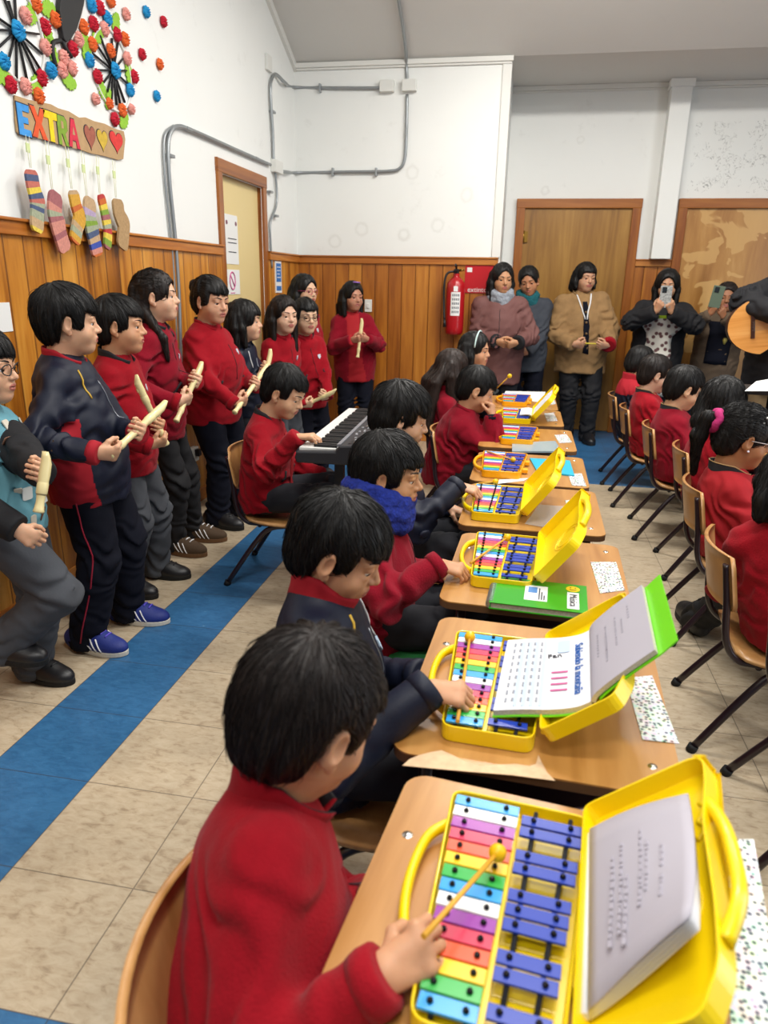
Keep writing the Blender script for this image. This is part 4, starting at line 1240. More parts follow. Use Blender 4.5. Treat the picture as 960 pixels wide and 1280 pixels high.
# ------------------------------------------------------------------ fire extinguisher and its sign
ex = Y(572, 345, Y1)
M_EXR = plain('red_extinguisher_paint', 'a3141c', rough=.3, coat=.3)
ez0 = Y(571, 417, Y1).z
f = thing('fire_extinguisher', 'red fire extinguisher with printed white label hung on back panelling', 'fire extinguisher', (ex.x, Y1 - .11, ez0))
MB().lathe([(0, 0), (.06, 0), (.072, .015), (.075, .05), (.075, .36), (.068, .40), (.045, .43), (.026, .445), (.026, .47), (0, .47)], 0, 26).build('cylinder', M_EXR, f)
MB().box((-.02, -.02, .468), (.02, .02, .505), bev=.004).tube([(0, -.01, .505), (0, -.10, .535)], .008).tube([(0, -.01, .49), (0, -.10, .495)], .007).build('valve_handle', M_BLACK, f)
MB().tube([(.02, 0, .49), (.04, 0, .49)], .006).tube([(.042, -.004, .49), (.042, -.004, .505)], .02, n=14).build('gauge', M_BRASS, f)
MB().tube(smooth_path([(-.02, 0, .485), (-.07, -.01, .47), (-.09, -.02, .40), (-.088, -.03, .25), (-.075, -.055, .12)], 6), .009).tube([(-.075, -.055, .12), (-.07, -.06, .06)], [.009, .014]).build('hose', M_BLACK, f)
lab = MB()
for a0, a1, z0, z1, mi in ((-1.95, -.95, .15, .33, 0), (-1.7, -1.25, .335, .375, 0)):
    n = 10; vs = []
    for i in range(n + 1):
        t = a0 + (a1 - a0) * i / n
        vs += [(.0758 * math.cos(t), .0758 * math.sin(t), z0), (.0758 * math.cos(t), .0758 * math.sin(t), z1)]
    lab.add(vs, [(2 * i, 2 * i + 2, 2 * i + 3, 2 * i + 1) for i in range(n)], mi)
for j in range(5):
    for i in range(4):
        t = -1.86 + .2 * i + .05; z = .17 + .032 * j
        lab.add([(.0765 * math.cos(t + dt), .0765 * math.sin(t + dt), z + dz) for dt, dz in ((0, 0), (.13, 0), (.13, .018), (0, .018))], [(0, 1, 2, 3)], 1)
lab.build('label', [M_PAPER, plain('grey_print', '6f7478')], f)
MB().box((-.03, .06, .30), (.03, .11, .42), bev=.004).build('bracket', M_BLACK, f)
s0, s1 = Y(582, 331, Y1 - .02), Y(618, 362, Y1 - .02)
sg = MB().box((s0.x, Y1 - .02, s1.z - .03), (s1.x + .08, Y1 - .014, s0.z + .0)).build('fire_sign', plain('red_sign', 'b3141f', rough=.4))
tag(sg, 'red fire extinguisher sign with white print beside the extinguisher', 'sign')
text_mesh('lettering', 'extintor', .055, M_PAPER, Matrix.Translation((s0.x + .115, Y1 - .0215, s1.z - .005)) @ Matrix.Rotation(math.pi / 2, 4, 'X'), sg)
MB().box((s0.x + .015, Y1 - .0215, s0.z - .055), (s0.x + .055, Y1 - .02, s0.z - .02)).build('pictogram', M_PAPER, sg)
# ------------------------------------------------------------------ paper bicycle with flowers on the left wall
K = .1875
def W1(u, v, off=0.004): return X(u * K, v * K, XL + off)             # coordinates of a zoomed view of the wall decoration
FC = dict(red='c01830', orange='e2672c', pink='e59a8e', blue='1f8fc8')
FM = {k: plain('crepe_paper_' + k, v, rough=.85, noise=.12, nscale=160, bump=.5, bscale=420) for k, v in FC.items()}
M_LEAF = plain('crepe_paper_green', '8fbf3c', rough=.85, noise=.1, nscale=120, bump=.4, bscale=300)
M_CARD = plain('brown_cardboard', 'b3936b', rough=.9, noise=.06, nscale=40, bump=.15, bscale=200)
M_BLKP = plain('black_paper', '1d1c1d', rough=.6)
def flower_mesh(seed, mat):
    rg = np.random.default_rng(seed); vs = []; n = 40; levels = [(0, .020), (.25, .022), (.45, .018), (.65, .021), (.85, .014), (1.0, .006), (.96, 0), (0, 0)]
    ph = rg.uniform(0, 6, 8)
    for l, (r, z) in enumerate(levels):
        for i in range(n):
            a = 2 * math.pi * i / n
            w = .5 + .5 * math.sin(a * (5 + l % 3) + ph[l]); rr = .035 * r * (.88 + .16 * w + .05 * math.sin(a * 13 + ph[(l + 3) % 8]))
            zz = z * (.75 + .5 * math.sin(a * (7 + l) + ph[(l + 1) % 8]) * (.6 if 0 < l < 6 else 0))
            vs.append((zz, rr * math.cos(a), rr * math.sin(a)))
    fs = [(l * n + i, l * n + (i + 1) % n, (l + 1) * n + (i + 1) % n, (l + 1) * n + i) for l in range(len(levels) - 1) for i in range(n)]
    o = mesh_obj('paper_flower', vs, fs, mat); me = o.data; bpy.data.objects.remove(o); return me
FME = {k: [flower_mesh(i * 7 + j, FM[k]) for j in range(2)] for i, k in enumerate(FC)}
flowers = [(165,105,'pink'),(235,30,'orange'),(295,178,'red'),(362,130,'orange'),(297,315,'pink'),(335,470,'blue'),(272,520,'red'),(165,575,'pink'),(65,565,'red'),(252,640,'orange'),(18,410,'blue'),
 (420,385,'pink'),(408,468,'pink'),(475,455,'pink'),(480,325,'red'),(518,262,'pink'),(552,178,'orange'),(618,158,'red'),(692,192,'pink'),(605,35,'blue'),(660,52,'red'),(710,120,'blue'),
 (775,230,'red'),(828,262,'orange'),(610,295,'orange'),(732,340,'orange'),(590,400,'blue'),(645,510,'red'),(842,390,'pink'),(890,510,'red'),(862,600,'blue'),(722,690,'orange'),(632,660,'pink'),
 (810,735,'orange'),(870,728,'pink'),(760,795,'red'),(835,95,'pink'),(970,80,'blue'),(1085,145,'red'),(942,362,'red'),(1060,428,'orange'),(1040,640,'blue'),(732,2,'orange')]
solo = {(835,95):'peach pink paper flower alone on white wall above right wheel of flowers',(970,80):'topmost blue paper flower scattered alone on white wall right of the wheels',(1085,145):'rightmost red paper flower scattered on the bare white wall',
 (942,362):'red paper flower alone on the wall just right of the right wheel',(1060,428):'orange paper flower scattered alone on the bare white wall',(1040,640):'lowest scattered blue paper flower alone on the bare white wall'}
for i, (u, v, c) in enumerate(flowers):
    o = link(bpy.data.objects.new('paper_flower', FME[c][i % 2])); o.location = W1(u, v, .006)
    sz = .87 if (u, v) not in solo else .76
    if (u, v) in ((722,690),(870,728),(632,660)): sz = .7
    o.scale = (1, sz, sz); o.rotation_euler = (i * 1.3, 0, 0)
    if (u, v) in solo: tag(o, solo[(u, v)], 'paper flower', 'paper flowers scattered on the wall')
    elif u < 400 and (u, v) != (408, 468): tag(o, '%s crepe paper flower on or around left paper wheel' % c, 'paper flower', '%s paper flowers around the left wheel' % c)
    elif u < 500: tag(o, '%s paper flower in the cluster between the two wheels' % c, 'paper flower', '%s paper flowers between the wheels' % c)
    else: tag(o, '%s crepe paper flower on or around right paper wheel' % c, 'paper flower', '%s paper flowers around the right wheel' % c)
for (u, v), side in (((115, 205), 'left'), ((765, 470), 'right')):
    o = link(bpy.data.objects.new('paper_flower', FME['blue'][0])); o.location = W1(u, v, .016); tag(o, 'blue paper flower at the hub of the %s black spoked wheel' % side, 'paper flower')
leaves = [(210,90,1),(320,60,.4),(320,245,1.6),(345,345,2.2),(240,565,.8),(8,500,.2),(770,150,1),(650,235,.5),(575,290,2),(855,480,1.5),(680,600,2.2),(825,805,.7),(460,545,0),(720,660,1.2),(575,330,1)]
lz = []
for i in range(11):
    t = i / 10; lz.append((-.06 + .12 * t, .006 + (.024 * math.sin(t * math.pi)) + (.007 if i % 2 else -.003)))
lz2 = [(x, -y) for x, y in lz[::-1]]
LO = lz[::-1] + lz2[::-1]
M_YZ = Matrix(((0, 0, 1, 0), (1, 0, 0, 0), (0, 1, 0, 0), (0, 0, 0, 1)))
lm0 = MB().prism(LO, 0, .004, 0, M_YZ).build('paper_leaf', M_LEAF); lme = lm0.data; bpy.data.objects.remove(lm0)
for u, v, a in leaves:
    o = link(bpy.data.objects.new('paper_leaf', lme)); o.location = W1(u, v, .004); o.rotation_euler = (a, 0, 0); o.scale = (1, .8, .9)
    side = 'left' if u < 400 else ('right' if u > 500 else '')
    tag(o, 'green zigzag paper leaf beside flowers of the %s wheel' % side if side else 'green paper leaf under pink flowers between the two wheels', 'paper leaf', 'green paper leaves around the %s wheel' % side if side else None)
PBO = W1(430, 300, .01); PB = thing('paper_bicycle', 'black paper bicycle decoration with two spoked wheels high on left wall', 'wall decoration', PBO)
for side, hub, ends, rp in (('left', (110, 205), [(258,228),(280,360),(270,465),(240,500),(180,535),(110,522),(45,442),(-20,325),(-60,195),(-40,100),(55,5),(97,-30),(25,-20)], (205, 520)),
                        ('right', (755, 470), [(665,235),(632,275),(612,352),(635,465),(690,550),(715,612),(742,682),(778,703),(800,690),(832,684),(852,560),(842,470),(818,392),(785,285),(745,255)], (600, 560))):
    h0 = W1(*hub, .01)
    w = None
    rad = max((W1(*e) - h0).length for e in ends) * 1.02
    ring = [(-.006, rad * math.cos(t), rad * math.sin(t)) for t in np.linspace(0, 2 * math.pi, 48, endpoint=False)]
    w = MB().tube(ring, .006, closed=True, n=8).build('wheel', plain('white_card', 'd8d6d0', rough=.8), PB); w.location = h0 - PBO
    for e in ends:
        d = W1(*e, .008) - h0
        MB().tube([(0, 0, 0), tuple(d)], .0065, n=6, flat=.6).build('spoke', M_BLKP, w)
cut = [(375,-30),(540,-30),(528,40),(510,110),(482,200),(440,268),(412,285),(395,262),(384,200),(366,70)]
P = [W1(u, v) for u, v in cut]; b_ = P[5]
o = MB().prism([(p.y - b_.y, p.z - b_.z) for p in P][::-1], 0, .022, 0, M_YZ).build('saddle', M_BLKP, PB, .004); o.location = b_ - PBO
fk = [W1(u, v, .012) for u, v in ((405,270),(362,280),(350,300),(352,360),(372,440))]; fk2 = [W1(u, v, .012) for u, v in ((415,270),(440,330),(475,380))]
b0 = fk[0].copy()
o = MB().tube([p - b0 for p in smooth_path(fk, 5)], .009, n=8).tube([p - b0 for p in fk2], .009, n=8).build('fork', M_BLKP, PB); o.location = b0 - PBO
sx = [W1(u, v, .006) for u, v in ((560,-20),(535,90),(505,190),(470,265))]; b0 = sx[0].copy()
o = MB().tube([p - b0 for p in smooth_path(sx, 5)], .007, n=6).build('card_strip', plain('pale_card', 'cfccc4', rough=.8), PB); o.location = b0 - PBO
# banner
bo = [(90,635),(180,665),(255,680),(330,695),(380,722),(450,742),(520,785),(560,782),(620,808),(690,825),(750,855),(818,876),(828,930),(820,1000),(815,1060),(780,1066),(690,1040),(600,1022),(520,995),(420,975),(330,945),(260,925),(170,912),(125,900),(105,878),(96,800)]
P = [W1(u, v, .004) for u, v in bo]; b0 = P[0].copy()
bn = thing('banner', 'brown cardboard banner with colourful EXTRA letters and three hearts on wall', 'banner', b0)
MB().prism([(p.y - b0.y, p.z - b0.z) for p in P][::-1], 0, .006, 0, M_YZ).build('cardboard', M_CARD, bn)
G_ = dict(E=[[(0,0),(1,0),(1,.22),(.42,.22),(.42,.4),(.85,.4),(.85,.6),(.42,.6),(.42,.78),(1,.78),(1,1),(0,1)]],
 X=[[(0,0),(.32,0),(.5,.33),(.68,0),(1,0),(.68,.5),(1,1),(.68,1),(.5,.68),(.32,1),(0,1),(.32,.5)]],
 T=[[(.34,0),(.66,0),(.66,.75),(1,.75),(1,1),(0,1),(0,.75),(.34,.75)]],
 R=[[(0,0),(.3,0),(.3,.38),(.42,.38),(.68,0),(1,0),(.72,.42),(.95,.55),(.95,.85),(.72,1),(0,1)]],
 A=[[(0,0),(.28,0),(.35,.25),(.65,.25),(.72,0),(1,0),(.66,1),(.34,1)]])
def heart():
    out = []
    for t in np.linspace(0, 2 * math.pi, 30, endpoint=False):
        x = 16 * math.sin(t) ** 3; y = 13 * math.cos(t) - 5 * math.cos(2 * t) - 2 * math.cos(3 * t) - math.cos(4 * t)
        out.append((.5 - x / 34, .53 + y / 32))
    return out
G_['H'] = [heart()]
glyphs = [('E', 146, 800, 78, 205, '3f8fd2'), ('X', 245, 820, 100, 200, 'd8552c'), ('T', 330, 845, 88, 195, 'e6c71f'), ('R', 407, 872, 66, 190, '7d9c33'), ('A', 478, 890, 72, 185, 'cc3347'),
          ('H', 590, 912, 75, 170, '9c5a48'), ('H', 672, 932, 72, 150, 'c8a83c'), ('H', 765, 945, 90, 150, 'cf3a36')]
for gname, cu, cv, wu, hv, colr in glyphs:
    c0 = W1(cu, cv, .01); a = W1(cu - wu / 2, cv).y; b = W1(cu + wu / 2, cv).y; zt = W1(cu, cv - hv / 2).z; zb = W1(cu, cv + hv / 2).z
    for pol in G_[gname]:
        def poly(gr): return [((a - gr) + (b - a + 2 * gr) * x - b0.y, (zb - gr) + (zt - zb + 2 * gr) * y - b0.z) for x, y in pol]
        lt = MB().prism(poly(.004), .0061, .0075, 0, M_YZ)
        lt.build('outline', M_INK, bn)
        MB().prism(poly(0), .0076, .009, 0, M_YZ).build('heart' if gname == 'H' else 'letter', plain('letter_' + colr, colr, rough=.8, noise=.12, nscale=60), bn)
        if gname == 'A':
            cy_, cz_ = (a + b) / 2 - b0.y, (zb * .55 + zt * .45) - b0.z
            MB().prism([(cy_ - .009, cz_ - .0), (cy_ + .009, cz_), (cy_, cz_ + .03)], .0091, .0098, 0, M_YZ).build('counter', M_CARD, bn)
        if gname == 'R':
            cy_, cz_ = (a * .55 + b * .45) - b0.y, (zb * .3 + zt * .7) - b0.z
            MB().prism([(cy_ - .006, cz_ - .014), (cy_ + .009, cz_ - .012), (cy_ + .009, cz_ + .012), (cy_ - .006, cz_ + .014)], .0091, .0098, 0, M_YZ).build('counter', M_CARD, bn)
# paper socks
def W2(u, v, off=.046): return X(u * K, 170 + v * K, XL + off)
PALS = {'pink': 'b9695c', 'navy': '4b5876', 'yellow': 'd9bf4a', 'gold': 'c99838', 'beige': 'b89a76', 'sage': '9aa086', 'green': '7d9a3a', 'mauve': '9c5f62', 'rose': 'c58476', 'lilac': 'ab98b4', 'blue': '3c4fa0', 'red': 'b43c3a', 'sand': 'a98a62', 'orange': 'c0652f'}
PM = {k: plain('sock_' + k, v, rough=.85, noise=.14, nscale=90) for k, v in PALS.items()}
socks = [([(195,225),(212,330),(235,430),(240,500),(235,640)], ['pink','navy','pink','yellow','navy','pink','sage','navy','sage','beige','yellow'], 'pink and blue striped paper sock with yellow toe, leftmost under the banner', 78),
 ([(365,375),(355,490),(370,580),(400,680),(430,770)], ['mauve','mauve','rose','sage','mauve','rose','rose','mauve','rose','rose','rose'], 'dusty pink paper sock with brown toe, second from left under banner', 82),
 ([(478,362),(495,450),(518,540),(505,620),(488,712)], ['beige','gold','gold','orange','gold','gold','gold','beige','sage','gold','orange'], 'gold patterned narrow paper sock, third from left under banner', 62),
 ([(592,412),(588,520),(600,610),(625,710),(645,800)], ['beige','beige','lilac','sage','green','sage','navy','beige','blue','rose','orange'], 'lilac and green diagonal striped paper sock with cream toe, fourth under banner', 72),
 ([(662,390),(683,480),(700,570),(712,650),(705,752)], ['red','orange','yellow','green','mauve','yellow','sage','red','yellow','green','mauve'], 'narrow rainbow striped paper sock, fifth from left under banner', 44),
 ([(775,420),(785,510),(812,590),(815,650),(806,752)], ['sand'] * 11, 'plain brown paper sock, rightmost under the banner', 66)]
strings = [((170,-8),(200,210)),((300,30),(345,360)),((435,70),(475,350)),((540,100),(575,400)),((640,130),(662,385)),((750,160),(770,410))]
for (spine, cols, lab, wpx), (sa, sb) in zip(socks, strings):
    P = smooth_path([W2(u, v) for u, v in spine], 8); b0 = P[0].copy(); n = len(P)
    hw = (W2(spine[2][0] + wpx / 2, spine[2][1]).y - W2(spine[2][0] - wpx / 2, spine[2][1]).y) / 2
    m = MB()
    for i in range(n - 1):
        def edge(j):
            t = (P[min(j + 1, n - 1)] - P[max(j - 1, 0)]).normalized(); nn = Vector((0, t.z, -t.y)); f_ = j / (n - 1)
            w_ = hw * (1.0 if .12 < f_ < .9 else .55 + .45 * math.sin(math.pi / 2 * min(f_ / .12, (1 - f_) / .1, 1)))
            bul = hw * .28 * math.exp(-((f_ - .5) / .12) ** 2)
            return P[j] - b0 + nn * (w_), P[j] - b0 - nn * (w_ + bul)
        a, b = edge(i); c, d = edge(i + 1); e = Vector((.010, 0, 0))
        m.add([a, b, d, c, a + e, b + e, d + e, c + e], [(0, 1, 2, 3), (7, 6, 5, 4), (0, 3, 7, 4), (1, 5, 6, 2)] + ([(0, 4, 5, 1)] if i == 0 else []) + ([(3, 2, 6, 7)] if i == n - 2 else []), int(i / (n - 1) * 11))
    o = m.build('paper_sock', [PM[c] for c in cols]); o.location = b0
    tag(o, lab, 'paper sock', 'paper socks hanging under the banner')
    a = W2(*sa, .012) - b0; b = W2(*sb, .050) - b0
    MB().tube([a, b], .0016, n=5).tube([a + Vector((0, .02, 0)), b + Vector((0, .008, 0))], .0012, n=5).build('string', plain('pale_string', 'd9d8b8', rough=.8), o)
    mdl = a * .62 + b * .38
    MB().box(mdl + Vector((-.001, -.008, -.018)), mdl + Vector((.003, .012, .014))).build('paper_tag', plain('pale_green_paper', 'c9d59a', rough=.8), o)
# ------------------------------------------------------------------ furniture
M_TOP = wood('desk_laminate', ['98662e', 'a9763a', 'b58346', 'c09152'], 'Y', 3.5, 10, .33, fine=70, coat=.15)
M_TOPE = plain('desk_edge', '5e4026', rough=.6)
M_PLY = wood('chair_plywood', ['9a6a36', 'b07e48', 'bd8c55', 'c79a62'], 'Z', 3, 8, .35, fine=60, coat=.2)
M_TUBE = plain('maroon_black_tube', '22131a', rough=.3, spec=.5, coat=.2)
M_RUB = plain('black_rubber', '0e0e0f', rough=.7)
M_CHROME = plain('screw_steel', 'b8b6b0', rough=.25, metal=1)
DTOP = .57
def make_desk(label, loc, rz):
    t = thing('school_desk', label, 'desk', loc, rz, 'wooden school desks in the row')
    hx, hy = .233, .262
    MB().prism(rrect(-hx, -hy, hx, hy, .035, 6), DTOP - .020, DTOP - .003, 0).build('edge_band', M_TOPE, t)
    MB().prism(rrect(-hx, -hy, hx, hy, .035, 6), DTOP - .003, DTOP, 0).build('tabletop', M_TOP, t)
    for sx_ in (-1, 1):
        for sy in (-1, 1):
            MB().tube([(sx_ * .18, sy * .2, DTOP - .02), (sx_ * .19, sy * .215, .02)], .0125).build('leg', M_TUBE, t)
            MB().tube([(sx_ * .1895, sy * .2145, .03), (sx_ * .19, sy * .215, 0)], .016).build('foot_cap', M_RUB, t.children[-1])
    MB().tube([(-.18, -.2, DTOP - .035), (.18, -.2, DTOP - .035)], .011).tube([(-.18, .2, DTOP - .035), (.18, .2, DTOP - .035)], .011).tube([(.18, -.2, .2), (.18, .2, .2)], .011).build('frame', M_TUBE, t)
    # bent tube bag hook that shows at the far side
    pts = smooth_path([(-.02, .235, DTOP - .055), (0, .275, DTOP - .04), (.05, .298, DTOP - .03), (.11, .298, DTOP - .03), (.16, .275, DTOP - .04), (.18, .235, DTOP - .055)], 5)
    MB().tube(pts, .010).build('side_tube', M_TUBE, t)
    MB().box((-.17, -.19, .43), (.14, .19, .445)).build('book_shelf', M_TUBE, t)
    for sx_, sy in ((.195, .2), (.19, -.19), (-.20, .13)):
        MB().lathe([(0, .0025), (.005, .002), (.008, .0)], 0, 12, Matrix.Translation((sx_, sy, DTOP))).build('screw', M_CHROME, t)
    return t
desk_spec = [('nearest wooden school desk with open yellow glockenspiel case, at the bottom edge', .075, .66, -7),
 ('second nearest wooden school desk carrying open songbook over a glockenspiel', .080, 1.245, -3),
 ('wooden school desk carrying the green notebook and open yellow case', .085, 1.855, -2),
 ('wooden school desk with clear plastic sleeve beside open yellow case', .075, 2.45, -1),
 ('wooden school desk with bright cyan booklet and orange glockenspiel', .07, 3.01, -1),
 ('wooden school desk where the boy resting his chin leans on it', .06, 3.65, 0),
 ('wooden school desk with open book inside a yellow lid, second farthest', .03, 4.27, 0),
 ('farthest wooden school desk of the left row by the standing women', .02, 4.81, 0)]
desks = [make_desk(l, (x, y, 0), math.radians(a)) for l, x, y, a in desk_spec]

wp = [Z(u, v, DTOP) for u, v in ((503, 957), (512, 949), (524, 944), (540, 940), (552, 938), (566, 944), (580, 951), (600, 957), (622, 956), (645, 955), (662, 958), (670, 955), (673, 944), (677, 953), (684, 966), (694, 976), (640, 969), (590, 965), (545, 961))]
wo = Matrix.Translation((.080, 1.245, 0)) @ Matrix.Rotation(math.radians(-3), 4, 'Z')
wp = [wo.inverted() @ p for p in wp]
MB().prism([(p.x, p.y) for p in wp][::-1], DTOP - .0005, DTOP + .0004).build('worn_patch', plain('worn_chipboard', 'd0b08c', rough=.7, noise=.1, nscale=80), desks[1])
def make_chair():
    t = thing('school_chair', 'x', 'chair', (0, 0, 0), 0, 'plywood school chairs with dark tube frames')
    sz = .31
    m = MB(); n = 14; vs = []
    for layer in (0, 1):
        for i in range(n + 1):
            y = -.165 + .34 * i / n; z = sz - .012 * math.sin(math.pi * i / n) + .012 * (abs(y / .17) ** 4 if y < 0 else -abs(y / .17) ** 4) - layer * .011
            hw = .165 + .012 * math.sin(math.pi * i / n) - (.02 if i in (0, n) else 0)
            for xx in (-1, -.5, 0, .5, 1):
                vs.append((xx * hw, y, z - .006 * (1 - xx * xx)))
    def quad(l, i, j): b = l * (n + 1) * 5; return [b + i * 5 + j, b + i * 5 + j + 1, b + (i + 1) * 5 + j + 1, b + (i + 1) * 5 + j]
    fs = []
    for i in range(n):
        for j in range(4): fs += [quad(0, i, j), quad(1, i, j)[::-1]]
        B = (n + 1) * 5
        fs += [[i * 5, (i + 1) * 5, B + (i + 1) * 5, B + i * 5], [B + i * 5 + 4, B + (i + 1) * 5 + 4, (i + 1) * 5 + 4, i * 5 + 4]]
    B = (n + 1) * 5
    fs += [[j + 1, j, B + j, B + j + 1] for j in range(4)] + [[n * 5 + j, n * 5 + j + 1, B + n * 5 + j + 1, B + n * 5 + j] for j in range(4)]
    m.add(vs, fs, 0, True); m.build('seat', M_PLY, t)
    vs = []; nx, nz = 12, 6
    for layer in (0, 1):
        for k in range(nz + 1):
            z = .445 + .16 * k / nz
            for i in range(nx + 1):
                u = -1 + 2 * i / nx; hw = .172 - (.018 if k in (0, nz) else 0.0)
                vs.append((u * hw, -.225 + .040 * u * u - .03 * (z - .445) / .16 - layer * .012, z))
    A = (nx + 1) * (nz + 1); fs = []
    for k in range(nz):
        for i in range(nx):
            a = k * (nx + 1) + i; q = [a, a + 1, a + nx + 2, a + nx + 1]
            fs += [q[::-1], [A + e for e in q]]
    for k in range(nz):
        a, b = k * (nx + 1), (k + 1) * (nx + 1); fs += [[a, A + a, A + b, b][::-1], [a + nx, A + a + nx, A + b + nx, b + nx]]
    for i in range(nx):
        a = i; b = nz * (nx + 1) + i; fs += [[a, a + 1, A + a + 1, A + a][::-1], [b, b + 1, A + b + 1, A + b]]
    MB().add(vs, fs, 0, True).build('backrest', M_PLY, t)
    for s in (-1, 1):
        pts = smooth_path([(s * .15, -.232, .585), (s * .15, -.215, .48), (s * .152, -.200, .36), (s * .15, -.165, .30), (s * .145, -.10, .287), (s * .14, .14, .287)], 5)
        MB().tube(pts, .0105).build('back_post', M_TUBE, t)
        MB().tube(smooth_path([(s * .14, .06, .285), (s * .15, -.05, .27), (s * .165, -.12, .2), (s * .19, -.245, 0.012)], 4), .0115).build('leg', M_TUBE, t)
        MB().tube([(s * .1895, -.2425, .02), (s * .191, -.25, 0)], .015).build('foot_cap', M_RUB, t.children[-1])
        MB().tube(smooth_path([(s * .14, -.04, .285), (s * .15, .08, .27), (s * .165, .13, .2), (s * .185, .20, .012)], 4), .0115).build('leg', M_TUBE, t)
        MB().tube([(s * .1845, .1985, .02), (s * .186, .204, 0)], .015).build('foot_cap', M_RUB, t.children[-1])
    MB().tube([(-.14, .05, .279), (.14, .05, .279)], .0095).tube([(-.15, -.1, .28), (.15, -.1, .28)], .0095).build('crossbar', M_TUBE, t)
    return t
chair0 = make_chair(); chair_used = [False]
def chair(label, x, y, face):
    t = chair0 if not chair_used[0] else copy_tree(chair0)
    chair_used[0] = True
    t.location = (x, y, 0); t.rotation_euler = (0, 0, math.radians(face) - math.pi / 2); t['label'] = label
    return t

# ------------------------------------------------------------------ glockenspiels
M_YEL = plain('yellow_case_plastic', 'f0cf08', rough=.28, spec=.5, coat=.15)
M_YELIN = plain('yellow_case_lining', 'd9b400', rough=.4)
M_ORA = plain('amber_case_plastic', 'f0a80c', rough=.3, spec=.5)
BARC = ['2f9be0', 'f2f2ee', '9a3a9e', 'cf3558', 'e8593a', 'f5c51c', '2fa845', '2f9be0', 'f2f2ee', '8f359a', 'cb3050', 'e8552c', 'f5c51c', '2fa845', '2f9be0']
BM = {c: plain('bar_' + c, c, rough=.25, spec=.5, coat=.3) for c in set(BARC)}
M_BLUE = plain('bar_royal_blue', '1b38a0', rough=.3, spec=.35, coat=.1)
M_CORD = plain('black_felt_cord', '15161a', rough=.9)
M_BOLT = plain('bar_bolt', '2b2b2e', rough=.2, metal=.8)
M_MALLET = plain('mallet_wood', 'd9a030', rough=.4)
M_MALB = plain('mallet_head', 'e8b808', rough=.35)
def tray(outline, z0, z1, wall, name, mats, parent, floor_t=.004):
    n = len(outline); c = Vector((sum(p[0] for p in outline) / n, sum(p[1] for p in outline) / n))
    inn = []
    for i in range(n):
        a, b, d = Vector(outline[i - 1]), Vector(outline[i]), Vector(outline[(i + 1) % n])
        t = (d - a).normalized(); nn = Vector((-t.y, t.x)); inn.append(tuple(b + nn * wall))
    vs = [(x, y, z0) for x, y in outline] + [(x, y, z1) for x, y in outline] + [(x, y, z1) for x, y in inn] + [(x, y, z0 + floor_t) for x, y in inn]
    fs = [list(range(n))[::-1]]; ms = [0]
    for i in range(n):
        j = (i + 1) % n
        fs += [(i, j, n + j, n + i), (n + i, n + j, 2 * n + j, 2 * n + i), (2 * n + i, 2 * n + j, 3 * n + j, 3 * n + i)]; ms += [0, 0, 0]
    fs.append([3 * n + i for i in range(n)]); ms.append(1)
    m = MB()
    for f_, mi in zip(fs, ms): m.f.append(list(f_)); m.m.append(mi); m.sm.append(False)
    m.v = vs
    return m.build(name, mats, parent, .0018)
